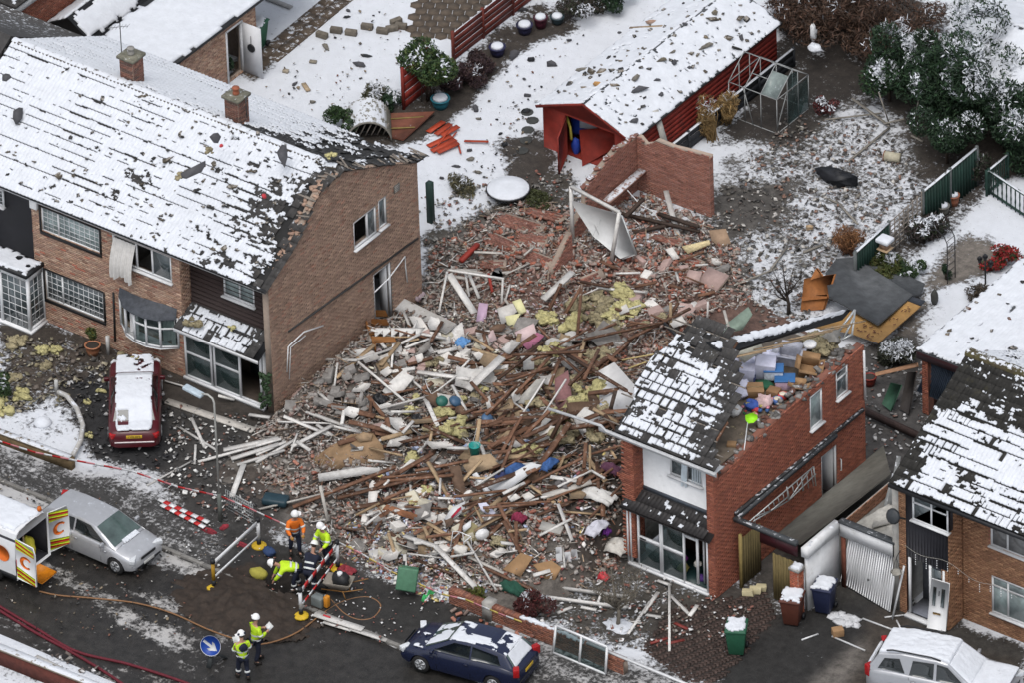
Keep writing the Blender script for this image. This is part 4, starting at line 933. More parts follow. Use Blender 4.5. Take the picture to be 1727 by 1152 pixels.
for(a,b,z0,z1)in((0,.32,.18,1.15),(.345,.66,.18,1.15),(.345,.66,1.28,2.2)):
 mb=MB().bx((gxa+a*Wg+.03,yG-.005,z0),(gxa+b*Wg-.03,yG+.005,z1));mb.build('pane',glasst,gl)
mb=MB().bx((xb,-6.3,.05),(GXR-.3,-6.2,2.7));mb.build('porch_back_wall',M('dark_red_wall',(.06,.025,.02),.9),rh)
mb=MB().bx((xb,YF,.0),(GXR-.3,-6.3,.05));mb.build('floor',M('teal_floor',(.02,.05,.05),.4,.4),rh)
for i,(x,y,z,r,c)in enumerate(((1148,935,.9,.12,(.3,.05,.3)),(1163,950,.9,.14,(.6,.58,.54)),(1130,965,.5,.2,(.4,.34,.12)),(1170,975,.4,.18,(.08,.03,.18)),(1108,968,.3,.15,(.5,.5,.5)))):
 p=G(x,y,z);p=Vector((p.x,-7.4,z-.3));mb=MB().blob(p,(r,r,r*.8),8,.2)
 o=mb.build('toy',M('toy_%d'%i,c,.7),smooth=True);tag(o,('purple soft toy behind the right house glazing','white ball shaped toy behind the right house glazing','yellow cushion behind the right house glazing','violet bundle behind the right house glazing','pale cushion behind the right house door pane')[i],'toy')
mb=MB().bx((xa+.05,-7.6,.3),(xa+.2,.2,2.4));mb.bx((xb,.1,0),(GXR-.28,.3,4.7));mb.build('inner_wall',M('plaster_wall',(.3,.29,.27),.9,.25,dirt=.4,dirtcol=(.08,.06,.05)),rh)
mb=MB().bx((xb-.1,YW2+.25,4.66),(GXR-.28,.1,4.74));mb.build('attic_floor',M('dusty_board',(.14,.115,.09),.9,.35,3),rh)
for k in range(11):
 mb=MB();y=-7.0+k*.62;mb.bar((xa-random.uniform(.1,.9),y,4.58),(xb+.1,y+random.uniform(-.05,.05),4.58),.05,.15);mb.build('joist',timber_red,rh)
E0=Vector((9.9,-7.98,5.06));upR=Vector((0,4.4,2.5));SR=upR.length
def keepR(I,J):
 x=I*.3+9.9;v=J*.335;rgt=14.1-2.15*(v/4.6)-.35*np.sin(v*1.7);lft=10.0+.25*np.sin(v*2.1)+np.where(v>3.2,.25,0)+.5*np.clip((1.2-v)/1.2,0,1)*0
 return(x<rgt)&(x>lft-.05)&(v<4.5)&(rng.random(len(I))>.04)
tile_roof(rh,E0,X1,upR,15,14,mask=keepR,single=lambda I,J:I>=0,jit=.012)
def exR(uu,vv):
 rgt=14.1-9.9-2.15*(vv/4.6)-.35*np.sin(vv*1.7);e=np.where(uu>rgt-.02,2,0)+.26*np.clip((uu-rgt+1.1)/1.1,0,1)
 e=e+.28*np.clip((vv-3.1)/.9,0,1)+np.where(vv>4.4,2,0)+np.where(uu<.12+.25*np.sin(vv*2.1),2,0)
 return e
roof_snow('roof_snow',rh,E0,X1,upR,4.4,4.69,gap=.36,hole=.38,extra=exR,seed=51,tiles=.66,thick=.05,sub=8)
mb=MB();Pq=lambda x,v:E0+X1*(x-9.9)+upR.normalized()*v-Vector((0,0,.03))
mb.add([Pq(10.1,0),Pq(14.05,0),Pq(12.9,2.2),Pq(12.0,4.4),Pq(10.4,4.4),Pq(10.1,2)],[(0,1,2,3,4,5)]);mb.build('roof_underlay',MATS['roof_underlay'],rh)
for k in range(13):
 v=.3+k*.335;rr_=14.1-2.15*(v/4.6)-.35*math.sin(v*1.7)
 mb=MB().bar(Pq(10.0-random.uniform(0,.5),v),Pq(rr_+random.uniform(.05,.55),v)+Vector((0,0,random.uniform(-.1,.05))),.04,.03);mb.build('batten',timber_grey,rh)
for k in range(6):
 x=10.4+k*.62;v1=min(4.5,(14.1-x)/2.15*4.6+.5);mb=MB().bar(Pq(x,0)-Z1*.08,Pq(x,v1)-Z1*.08,.05,.11);mb.build('rafter',timber_red,rh)
mb=MB().bar((9.58,-8.06,5.0),(14.2,-8.06,5.0),.03,.16);mb.bx((xb,-8.04,4.9),(GXR+.05,YW2,4.93));mb.build('fascia',pvc,rh)
g0=S(920,690,.9);mb=MB().tube([(14.2,-8.12,5.06),(11.0,-8.12,5.06),(9.9,-8.1,5.04),PY(1014,719,-8.1),PY(925,690,-8.1)],.05,6);mb.build('gutter',M('grey_gutter',(.35,.36,.37),.5),rh)
q=[G(1190,578,7.25),G(1432,521,5.9),G(1418,537,5.7),G(1330,562,6.3),G(1222,597,6.95)]
bk=thing('roof_remnant','narrow strip of torn rear roof edged with snow above the attic boxes','roof piece',(q[0]+q[1])/2*1.0)
mb=MB().prism(q,(.02,.05,-.09));mb.build('deck',dark,bk)
d_=(q[1]-q[0]);sn=[]
snow_quad('snow_cover',bk,q[0],q[1],q[2].lerp(q[1],.3),q[4].lerp(q[0],.25),cell=.05,thick=.08,amt=.12,seed=3,holes=.25)
for k in range(7):
 mb=MB();t=k/7;a=q[4].lerp(q[2],t)-Z1*.1;mb.bar(a+Vector((-.1,-.1,-.12-.05*k%.1)),a+d_*.3+Vector((0,-.1,-.14)),.05,.03);mb.build('batten',timber_pale,bk)
fr_=thing('bent_window_surround','bent white metal frame standing on the corner of the torn brick wall','frame',G(1440,570,5))
for(a,b)in(((1415,558,5.1),(1442,522,5.6)),((1442,522,5.6),(1437,565,5.1)),((1420,573,5.0),(1438,563,5.1)),((1424,568,5.05),(1440,535,5.5))):
 mb=MB().bar(G(*a),G(*b),.06,.05);mb.build('bar',alu,fr_)
AZ=4.75
def carton(name,label,cat,px,py,s,mat,rz=0.4,lid=None,z=AZ,tape=False,tilt=0,group=None,open_=False):
 p=G(px,py,z);t=thing(name,label,cat,p,group,rz);t.rotation_euler=(tilt,tilt*.5,rz)
 w,d,h=s;mb=MB()
 if open_:
  th=.02
  mb.bx((-w/2,-d/2,0),(w/2,-d/2+th,h));mb.bx((-w/2,d/2-th,0),(w/2,d/2,h));mb.bx((-w/2,-d/2+th,0),(-w/2+th,d/2-th,h));mb.bx((w/2-th,-d/2+th,0),(w/2,d/2-th,h));mb.bx((-w/2+th,-d/2+th,.005),(w/2-th,d/2-th,.03))
 else:mb.box((0,0,h/2),(w,d,h))
 mb.build('body',mat,t,local=True,bevel=.012)
 if lid:mb=MB().box((0,0,h+.025),(w+.05,d+.05,.05));mb.build('lid',lid,t,local=True,bevel=.015)
 if open_:
  for sx,sy in((0,1),(0,-1),(1,0),(-1,0)):
   mb=MB();L_=d*.45
   a=Vector((sx*w/2,sy*d/2,h));b=a+Vector((sx*.16,sy*.16,.09));e=Vector((-sy,sx,0))*((w if sy else d)*.47)
   mb.prism([a-e,a+e,b+e,b-e],(0,0,.008));mb.build('flap',mat,t,local=True)
 if tape:mb=MB().box((0,0,h+.003),(w*.98,.06,.006));mb.build('tape',M('parcel_tape',(.3,.2,.1),.4),t,local=True)
 return t
card=M('cardboard',(.27,.165,.085),.9,.12,6);card2=M('cardboard_dark',(.2,.115,.06),.9,.15,6)
clearbox=M('clear_plastic_box',(.42,.46,.52),.3,.35,9);bluelid=M('blue_plastic',(.035,.13,.32),.4,.1)
carton('storage_box','clear storage box with blue lid and pink contents beside the brick wall head','storage box',1324,652,(.62,.45,.3),M('pink_white_box',(.5,.36,.46),.4,.4,7),.6,bluelid)
carton('storage_box','clear storage box with blue lid behind its pink twin among attic boxes','storage box',1305,636,(.6,.45,.32),clearbox,.6,bluelid,z=AZ+.15)
def bag(name,label,cat,px,py,r,mat,z=AZ,seed=0,flat=1.0,jit=.14):
 p=G(px,py,z);mb=MB().blob(p+Z1*r[2]*.8,(r[0],r[1],r[2]*flat),10,jit,seed=seed);o=mb.build(name,mat,smooth=True);tag(o,label,cat);return o
lilac=M('lilac_white_fabric',(.55,.56,.68),.8,.12,6);navy=M('navy_fabric',(.03,.04,.11),.8)
carton('bedding_bag','white bedding bag standing upright at the left of the attic boxes','bag',1236,640,(.3,.42,.75),lilac,.3,tilt=.1)
carton('bedding_bag','white and navy bedding bag in the middle of the attic heap','bag',1260,642,(.5,.4,.6),lilac,.5,tilt=.12)
carton('bedding_bag','large lilac white duvet bag leaning behind the blue lidded boxes','bag',1287,632,(.65,.5,.75),lilac,.6,z=AZ+.1,tilt=.3)
mb=MB().tube([G(1250,604,AZ+.9),G(1282,583,AZ+1.1)],.2,10);o=mb.build('rolled_mattress',M('cream_foam',(.46,.45,.38),.9),smooth=True);tag(o,'cream rolled mattress on top of the white bedding bags','mattress')
mb=MB()
for(a,b)in(((1247,640),(1247,612)),((1272,645),(1275,612))):mb.bar(G(*a,AZ+.2),G(*b,AZ+.45),.06,.06)
o=mb.build('bag_straps',navy,kind='stuff');tag(o,'navy straps on the bedding bags','strap')
bag('pillow','white pillow flopping over the tile edge below the bedding bags','pillow',1243,668,(.4,.3,.2),lilac,seed=5)
carton('cardboard_box','closed brown cardboard box below the white bedding','cardboard box',1272,665,(.55,.45,.32),card,.75,tape=True,tilt=.2)
carton('cardboard_box','open cardboard box spilling bric-a-brac against the brick wall head','cardboard box',1363,628,(.62,.55,.42),card,.5,open_=True,tilt=.35)
carton('cardboard_box','small open cardboard box with white goods at the wall head','cardboard box',1348,663,(.4,.3,.26),card,.4,open_=True)
carton('storage_tub','pale open tub behind the blue lidded boxes','tub',1331,610,(.75,.55,.4),M('pale_tub',(.45,.46,.52),.5,.2),.35,open_=True,tilt=.1)
carton('cardboard_box','flattened tan carton at the hole by the roof edge','cardboard box',1234,752,(.3,.25,.1),card,.5,z=AZ)
carton('cardboard_box','brown carton wedged under the blue lidded boxes','cardboard box',1305,668,(.4,.35,.25),card2,.2)
bag('cloth_bundle','dark green cloth under the blue lidded box','cloth',1290,654,(.35,.25,.12),M('dark_green_cloth',(.02,.09,.05),.9),seed=9)
bag('plastic_bag','white carrier bag by the tile edge of the attic','bag',1240,700,(.25,.22,.2),M('grey_white_plastic',(.5,.5,.5),.5,.2,12),seed=11,jit=.3)
bag('plastic_bag','white and red plastic bag among toys in the attic','bag',1290,685,(.3,.28,.22),M('redwhite_plastic',(.58,.42,.42),.5,.35,12),seed=12,jit=.3)
bag('cloth_bundle','blue cloth heap among the attic toys','cloth',1268,690,(.26,.22,.16),M('blue_cloth',(.05,.1,.35),.8),seed=13,jit=.3)
bag('cloth_bundle','red cloth scrap beside the blue heap in the attic','cloth',1275,696,(.14,.14,.1),MATS['red_plastic'],seed=14,jit=.3)
for i,(px,py,c,lab)in enumerate(((1320,672,(.5,.06,.05),'red and blue biscuit tin at the wall head'),(1311,680,(.08,.16,.4),'blue round tin beside the red tin in the attic'))):
 t=thing('tin',lab,'tin',G(px,py,AZ));mb=MB().lathe([(.17,0),(.17,.16),(.15,.17)],14,t.location);mb.build('body',M('tin_%d'%i,c,.35,.4,14),t);mb=MB().lathe([(.12,.172),(.1,.185)],12,t.location);mb.build('lid',M('tin_lid',(.6,.55,.45),.4),t)
mb=MB();a,b=G(1255,760,AZ),G(1261,712,AZ+.35);mb.tube([a,b],.018,5);t=thing('paddle','lime green paddle on a white pole stuck in the attic floor','paddle',a);mb.build('pole',pvc,t)
mb=MB();e=(G(1276,704,AZ+.4)-G(1258,709,AZ+.4));c=G(1267,706,AZ+.42);nn=e.normalized().cross(_F).normalized()
mb.prism([c-e*.55,c-e*.45+nn*.15,c+e*.2+nn*.16,c+e*.6+nn*.06,c+e*.55-nn*.08,c+e*.1-nn*.16,c-e*.4-nn*.14],-_F*.02);mb.build('blade',M('lime_plastic',(.3,.75,.02),.5,.05),t)
mb=MB();a,b=G(1255,760,AZ),G(1290,690,AZ+.2);mb.bar(G(1283,712,AZ),G(1318,683,AZ+.25),.05,.05);o=mb.build('wood_stick',timber_pale);tag(o,'thin wooden stick lying across the attic toys','stick')
mb=MB().box(G(1313,697,AZ),(.45,.15,.04),np.array(Matrix.Rotation(.7,3,'Z')));o=mb.build('toy_keyboard',dark,bevel=.01);tag(o,'small black toy keyboard by the wall head','toy')
for i in range(26):
 px,py=random.uniform(1250,1320),random.uniform(672,705);mb=MB();r=random.uniform(.05,.1);mb.blob(G(px,py,AZ+random.uniform(0,.15))+Z1*.05,(r,r,r*.7),6,.3)
 c=random.choice(((.5,.5,.5),(.4,.05,.05),(.05,.12,.3),(.4,.35,.1),(.5,.2,.25),(.6,.6,.58),(.05,.2,.1)));o=mb.build('toy',M('toy_%.2f%.2f'%(c[0],c[1]),c,.6));tag(o,'small colourful toy in the jumble on the attic floor','toy','attic toys')
for i,(px,py,r_)in enumerate(((1252,655,.24),(1268,618,.26),(1300,608,.28))):bag('bedding_bag',('white pillow bag below the upright bedding bag','white pillow bag behind the bedding bags','white pillow bag beside the dark brown box')[i],'bag',px,py,(r_,r_,r_*.7),lilac,z=AZ+.15,seed=80+i,jit=.2)
clump('heap of grey wool and dust at the back of the attic',G(1395,588,AZ),.55,insul2,seed=71,n=9)
clump('heap of brown wool behind the open box in the attic',G(1370,580,AZ),.45,insul2,seed=72,n=7)
mb=MB().lathe([(.1,0),(.2,.03),(.22,.1),(.2,.16),(.1,.17)],14,G(1366,585,AZ+.5));o=mb.build('white_coil',M('white_foam',(.68,.68,.68),.8),smooth=True);tag(o,'white curled foam ring on grey wool in the attic','foam ring')
bag('stone_block','rough beige stone lump leaning on the wall head','stone',1402,578,(.3,.25,.3),concrete,seed=77,jit=.3)
clump('grey wool filling the hole at the torn roof edge',G(1245,735,AZ-.2),.3,insul2,seed=73)
# side passage, lean-to remains, garage with tilted door
pas=thing('carport_fascia','dark maroon fascia beam of the roofless side passage beside the right house','fascia',G(1300,900,2.5))
A=Vector((GXR+.1,-7.0,2.62));Bp=Vector((16.55,-7.0,2.62))
mb=MB().bar(A+Vector((1.0,0,-.28)),Bp+Vector((0,0,-.28)),.05,.42);mb.build('beam',M('maroon_paint',(.04,.008,.012),.5),pas)
mb=MB().bar(A+Z1*.02,Bp+Z1*.02,.16,.14);mb.build('gutter',M('grey_felt_edge',(.05,.055,.06),.7,snow=.35),pas)
mb=MB().bar((GXR+.12,-6.9,2.6),(GXR+.12,-1.4,2.62),.14,.12);mb.build('wall_plate',MATS['grey_felt_edge'],pas)
tr_=thing('fallen_roof_lattice','grey lattice frame of a collapsed lean-to roof hanging along the brick wall','lattice',PX(1330,830,GXR))
f=lambda x,y:PX(x,y,GXR+.25)
for(a,b)in(((1262,882),(1372,788)),((1270,880),(1330,845)),((1330,845),(1376,800)),((1330,845),(1364,796)),((1327,822),(1330,846)),((1352,806),(1354,829)),((1372,788),(1376,820)),((1272,873),(1300,862)),((1300,862),(1330,838))):
 mb=MB().bar(f(*a),f(*b),.035,.035);mb.build('bar',alu,tr_)
for k in range(13):
 t=k/12;a=Vector(f(1272+96*t,874-82*t));b=Vector(f(1274+98*t,884-62*t-8*math.sin(t*3)));mb=MB().bar(a,b,.025,.025);mb.build('slat',alu,tr_)
sh_=thing('fallen_sheet','long grey cement sheet fallen across the passage beside the right house','roof sheet',G(1400,850))
q=[G(1306,903,.5),G(1490,752,.5),G(1502,800,1.9),G(1350,918,1.9)]
mb=MB().prism(q,(0,0,-.04));mb.build('sheet',M('cement_sheet',(.13,.128,.112),.85,.25,2.2,.2,20,dirt=.2,dirtcol=(.05,.055,.035)),sh_)
gar=thing('garage','white rendered garage with its up and over door knocked askew','garage',(17.9,-4.5,0))
gwm=M('white_garage_render',(.62,.63,.64),.75,.1,3,dirt=.18,dirtcol=(.22,.22,.19))
yg=-5.1
mb=MB().bx((16.72,-6.85,0),(16.84,yg,2.15));mb.build('side_wall',gwm,gar)
mb=MB().bx((16.66,-6.95,2.15),(16.92,yg,2.5));mb.build('side_parapet',gwm,gar)
snow_quad('parapet_snow',gar,(16.66,-6.9,2.5),(16.92,-6.9,2.5),(16.92,yg,2.5),(16.66,yg,2.5),thick=.03,holes=.5,seed=5)
mb=MB().bx((16.93,yg-.1,2.02),(19.05,yg,2.55));mb.build('lintel',gwm,gar)
mb=MB().bx((16.9,yg-.14,2.55),(19.08,yg+.1,2.62));mb.build('coping',M('coping_felt',(.05,.055,.06),.8,snow=.3),gar)
mb=MB().bx((16.95,yg-.06,0),(17.1,yg,2.02));mb.build('brick_jamb',M('red_jamb',(.16,.055,.035),.9,.3),gar)
mb=MB().bx((16.6,yg+.2,0),(16.72,1.6,2.1));mb.build('block_wall',concrete,gar);brick_courses('brick_courses',(16.72,0,0),Y1,X1,rect(yg+.2,1.6,1.7,2.15),[],gar,[(.24,.12,.075),(.2,.1,.06)])
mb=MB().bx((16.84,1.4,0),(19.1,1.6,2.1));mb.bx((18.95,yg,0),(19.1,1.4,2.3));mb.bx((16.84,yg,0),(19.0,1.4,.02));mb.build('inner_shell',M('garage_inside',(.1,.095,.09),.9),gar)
gq=[G(1431,906,1.98),G(1514,940,1.95),G(1501,1033,.08),G(1417,982,.1)]
uo,vo=(gq[1]-gq[0]),(gq[3]-gq[0]);no=uo.cross(vo).normalized()
if no.y>0:no=-no
dm=M('door_white',(.66,.67,.68),.4,.05,3,dirt=.06,dirtcol=(.35,.35,.35));mb=MB().prism(gq,-no*.03);gd_=mb.build('door_leaf',dm,gar)
for k in range(22):
 t=(k+.5)/22;a=gq[0].lerp(gq[1],t);b=gq[3].lerp(gq[2],t);mb=MB().bar(a+no*.006,b+no*.004,.05,.007,up=no);mb.build('rib',dm,gd_)
mb=MB().blob((gq[0]+gq[1]+gq[2]+gq[3])/4+Vector((0,0,-.3))+no*.03,(.05,.05,.06),6,.1);mb.build('handle',dark,gd_)
for(a,b,lab)in(((1505,1045,0),(1525,955,1.9),'white plastic trim leaning at the corner of the askew garage door'),((1492,1042,0.03),(1524,1038,.06),'short white trim on the ground under the askew garage door'),((1455,1044,.02),(1514,1066,.02),'thin white strip on the drive beside the silver off-roader'),((1403,1074,.02),(1459,1098,.02),'thin white strip on the drive reaching the silver off-roader tail'),((1512,1047,.02),(1522,1066,.02),'short white strip lying by the loose front door'),((1352,1080,.02),(1380,1070,.02),'white plastic strip on the drive beside the cardboard carton')):
 mb=MB().bar(G(*a),G(*b),.07 if a[2]<.01 else.045,.04);o=mb.build('plastic_trim',pvc);tag(o,lab,'trim')
fl=thing('garage_roof_sheet','pale corrugated roof sheets collapsed behind the garage lintel','roof sheet',G(1490,880,2))
mb=MB().prism([G(1440,885,2.3),G(1500,850,2.5),G(1514,912,2.2),G(1490,905,2.2)],(0,0,-.03));mb.build('sheet',M('pale_sheet',(.4,.39,.36),.9,.25,6),fl)
mb=MB().prism([G(1470,890,2.4),G(1478,860,2.2),G(1510,850,2.6),G(1512,880,2.4)],(0,0,-.03));mb.build('sheet',MATS['pale_sheet'],fl)
for(a,b)in(((1500,852,2.2),(1516,770,3.2)),((1492,862,2.0),(1508,800,2.6))):
 mb=MB().bar(G(*a),G(*b),.14,.03);o=mb.build('bent_flashing',M('flashing_snow',(.2,.21,.21),.6,snow=.4));tag(o,('long bent flashing hanging off the far right roof verge','short bent flashing beside the far right roof verge')[0 if a[0]==1500 else 1],'flashing')
ft=thing('timber_gate','olive timber gate panel standing beside the brick pillar at the passage','gate',G(1320,1010));yt=-6.95
p0=PY(1300,1000,yt);x0,x1=15.55,16.5
gm=M('olive_timber',(.13,.1,.042),.8,.3,4,stretch=(6,6,1))
for k in range(9):
 mb=MB();x=x0+(x1-x0)*k/9;mb.bx((x,yt-.02,.05),(x+(x1-x0)/9-.008,yt+.01,1.85-.02*(k%2)));mb.build('board',gm,ft)
mb=MB().bx((x0,yt+.01,.3),(x1,yt+.05,.4));mb.bx((x0,yt+.01,1.4),(x1,yt+.05,1.5));mb.build('rail',gm,ft)
ft2=thing('timber_gate','dark olive timber gate leaf swung open against the right house wall','gate',(14.35,-6.5,0))
for k in range(8):
 mb=MB();y=-6.95+k*.13;mb.bx((14.3,y,.05),(14.33,y+.122,1.9));mb.build('board',gm,ft2)
mb=MB().bx((14.26,-7.04,0),(14.36,-6.96,2.1));mb.build('post',M('yellow_timber',(.25,.19,.07),.8),ft2)
pil=thing('brick_pillar','red brick pillar with a snow cap between the timber gate and white wall','pillar',(16.62,-7.15,0))
mb=MB().bx((16.45,-7.3,0),(16.78,-7.0,1.75));mb.build('core',mortar,pil)
brick_courses('brick_courses',(0,-7.3,0),X1,-Y1,rect(16.45,16.78,0,1.75),[],pil,[(.25,.075,.04),(.21,.06,.035)]);brick_courses('brick_courses',(16.78,0,0),Y1,X1,rect(-7.3,-7.0,0,1.75),[],pil,[(.25,.075,.04),(.21,.06,.035)])
mb=MB().box((16.615,-7.15,1.8),(.4,.36,.1));mb.build('cap',concrete,pil);snow_quad('snow_cap',pil,(16.42,-7.32,1.85),(16.81,-7.32,1.85),(16.81,-6.98,1.85),(16.42,-6.98,1.85),thick=.1,amt=.02,cell=.04)
# FAR RIGHT HOUSE
fh=thing('brick_house','orange brick and black clad house with patchy snowy roof at the right edge','house',(22,-2,0))
FX,FY0,FY1,XB=19.25,-5.2,-4.4,21.15
Ef=Vector((FX-.15,-5.5,5.17));upf=Vector((0,4.45,2.5))
u1=win_from_px([(1538,834),(1598,858),(1601,901),(1540,876)],'y',FY0);u1=(u1[0],u1[1],u1[2],min(u1[3],4.9))
dw=(19.65,20.98,.1,2.25)
plane_wall(fh,'y',FY0,rect(FX+.28,XB,2.3,5.06),[rect(*u1)],None,mat=blackclad,bricks=False,name='clad_wall')
for k in range(16):
 mb=MB();x=FX+.3+k*.115
 if x<XB:mb.bx((x,FY0-.012,2.3),(x+.02,FY0-.003,u1[2]-.08));mb.build('cladding_batten',blackclad,fh)
window(fh,(0,FY0,0),X1,-Y1,*u1,mull=(.53,),trans=(.7,),inset=.0)
plane_wall(fh,'y',FY0,rect(FX,FX+.28,0,5.06),[],PAL_ORANGE,thick=.25)
plane_wall(fh,'x',FX,rect(FY0,3.3,0,4.9),[],None,mat=concrete,bricks=False)
plane_wall(fh,'x',XB,rect(FY0+.001,FY1,0,5.06),[],PAL_ORANGE,thick=.25)
plane_wall(fh,'y',FY0,rect(XB-.26,XB-.001,0,2.3),[],PAL_ORANGE,thick=.25)
u2=win_from_px([(1670,882),(1760,918),(1760,958),(1672,917)],'y',FY1);u3=win_from_px([(1673,971),(1760,1006),(1760,1070),(1673,1030)],'y',FY1)
u2=(u2[0],u2[0]+2.3,u2[2],min(4.9,u2[3]));u3=(u3[0],u3[0]+2.3,u3[2],u3[3])
plane_wall(fh,'y',FY1,rect(XB,26,0,5.06),[rect(*u2),rect(*u3)],PAL_ORANGE)
window(fh,(0,FY1,0),X1,-Y1,*u2,mull=(.28,.6),inset=.01,glass=M('grey_blind_glass',(.13,.13,.13),.12,.3,3,spec=.8));window(fh,(0,FY1,0),X1,-Y1,*u3,mull=(.27,),trans=(.75,),inset=.01,glass=MATS['pale_net_glass'])
mb=MB().bx((FX+.28,FY0+.9,0),(XB-.26,FY0+1.0,2.3));mb.bx((FX+.28,FY0,.0),(XB-.26,FY0+.9,.1));mb.bx((FX,3.1,0),(26,3.3,4.9));mb.bx((FX+.28,FY0+.25,2.26),(XB-.26,FY0+.9,2.32));mb.build('inner_wall',M('hall_wall',(.16,.17,.2),.9),fh)
mb=MB()
for x in(dw[0],dw[0]+.8,dw[1]):mb.bx((x-.04,FY0-.02,.1),(x+.04,FY0+.06,2.28))
mb.bx((dw[0]-.1,FY0-.2,0),(dw[1]+.05,FY0+.05,.1));df=mb.build('door_frame',pvc,fh)
mb=MB().bx((dw[0]+.85,FY0+.0,.12),(dw[1]-.05,FY0+.04,1.0));mb.build('side_panel',pvc,fh);mb=MB().bx((dw[0]+.85,FY0,1.02),(dw[1]-.05,FY0+.03,2.2));mb.build('side_light',glassd,fh)
ld=thing('loose_front_door','white panelled front door standing loose with brass letter plate','door',G(1575,1060))
q=[G(1571,977,1.98),G(1601,986,1.98),G(1595,1066,.05),G(1563,1060,.05)]
ud=(q[1]-q[0]).normalized();vd=(q[3]-q[0]).normalized();nd=ud.cross(vd);nd=nd if nd.y<0 else-nd;nd.normalize();wd,hd=(q[1]-q[0]).length,(q[3]-q[0]).length
mb=MB().prism(q,-nd*.05);lf=mb.build('leaf',dm,ld)
def on_door(u,v,d=.004):return q[0].lerp(q[1],u)*(1-v)+q[3].lerp(q[2],u)*v+nd*d
for(a,b,c,d,mt,nm)in((.16,.33,.14,.52,glassd,'light'),(.62,.8,.14,.52,glassd,'light'),(.25,.65,.65,.69,M('brass',(.3,.2,.08),.4,metal=.6),'letter_plate'),(.47,.51,.2,.3,dark,'knocker')):
 mb=MB().prism([on_door(a,c),on_door(b,c),on_door(b,d),on_door(a,d)],nd*.008);mb.build(nm,mt,lf)
ncf=24
tile_roof(fh,Ef,X1,upf,ncf,15,single=lambda I,J:(I<18),mat=M('mossy_dark_tile',(.022,.021,.019),.85,.4,5,.3,30,snow=.25,scol=(.4,.42,.45),dirt=.2,dirtcol=(.05,.045,.022)))
mb=MB().prism([Ef-Z1*.04,Ef+X1*7-Z1*.04,Ef+X1*7+upf-Z1*.04,Ef+upf-Z1*.04],(0,0,-.03));bu=Vector((0,-4.45,2.5));Eb=Ef+upf+Vector((0,4.45,-2.5));mb.prism([Eb,Eb+X1*7,Ef+X1*7+upf-Z1*.04,Ef+upf-Z1*.04],(0,0,-.03));mb.build('roof_deck',MATS['roof_underlay'],fh)
def exF(uu,vv):
 e=.3*np.clip(1-uu/(.75+.35*np.sin(vv*2))**1.0,0,1)+.2*np.clip((vv-3.0)/1.4,0,1)+.08
 return e+.1*np.sin(vv*1.9+1)*(vv>1)
roof_snow('roof_snow',fh,Ef,X1,upf,7.0,5.03,gap=.46,hole=.32,extra=exF,seed=61,tiles=.5,cw=.15,sub=8,thick=.045)
tile_roof(fh,Eb+X1*7.0,-X1,bu,23,15,mat=MATS['mossy_dark_tile']);roof_snow('roof_snow',fh,Eb+X1*7.0,-X1,bu,6.8,5.03,gap=.45,hole=.38,seed=66,tiles=.6)
rme2=None
for k in range(15):
 if rme2 is None:o=newobj('ridge_tile',rme.copy(),fh);rme2=o.data;rme2.materials[0]=M('mossy_ridge',(.06,.05,.03),.9,.5,8,.6,30,snow=.5,dirt=.5,dirtcol=(.07,.065,.015))
 else:o=newobj('ridge_tile',rme2,fh)
 o.location=Ef+upf+Vector((.22+k*.45,0,-.02))-fh.location;o.scale=(1,1.2,1.2)
mb=MB().bar(Ef+Vector((0,-.02,-.08)),Ef+Vector((7,-.02,-.08)),.1,.12);mb.build('gutter',dark,fh)
mb=MB();p=PY(1505,872,FY0-.4);mb.lathe([(.02,.06),(.2,.02),(.27,-.04)],12,(0,0,0));V=mb.V[0]@np.array(Matrix.Rotation(1.2,3,'X')).T;mb.V[0]=V+np.array(p);mb.bar(p,p+Vector((.25,.35,-.2)),.04,.04);o=mb.build('satellite_dish',M('dish_grey',(.04,.045,.05),.5));tag(o,'dark satellite dish on the far right house corner above the garage','satellite dish')
hb=thing('hanging_basket','round wire hanging basket at the far right house corner','basket',PY(1512,965,FY0-.35));p=PY(1512,965,FY0-.35)
mb=MB().lathe([(.05,-.12),(.16,-.08),(.19,0),(.17,0),(.05,-.08)],10,p);mb.build('bowl',M('basket_white',(.3,.29,.26),.8),hb);mb=MB()
for k in range(3):a=k*2.1;mb.bar(p+Vector((.18*math.cos(a),.18*math.sin(a),0)),p+Z1*.55,.012,.012)
mb.bar(p+Z1*.55,p+Vector((-.1,.4,.6)),.02,.02);mb.build('chain',dark,hb)
fl_=thing('fairy_lights','string of white fairy lights sagging across the black cladding','fairy lights',PY(1580,920,FY0));pts=[PY(1526+k*9,920+k*4.2+5*math.sin(k*.6),FY0-.06)for k in range(22)]
mb=MB().tube(pts,.008,4);mb.build('cable',MATS['basket_white'],fl_)
for i in range(2,22,2):
 for j in range(1,random.randint(3,6)):mb=MB().box(pts[i]-Z1*.09*j,(.025,.025,.04));mb.build('bulb',pvc,fl_)
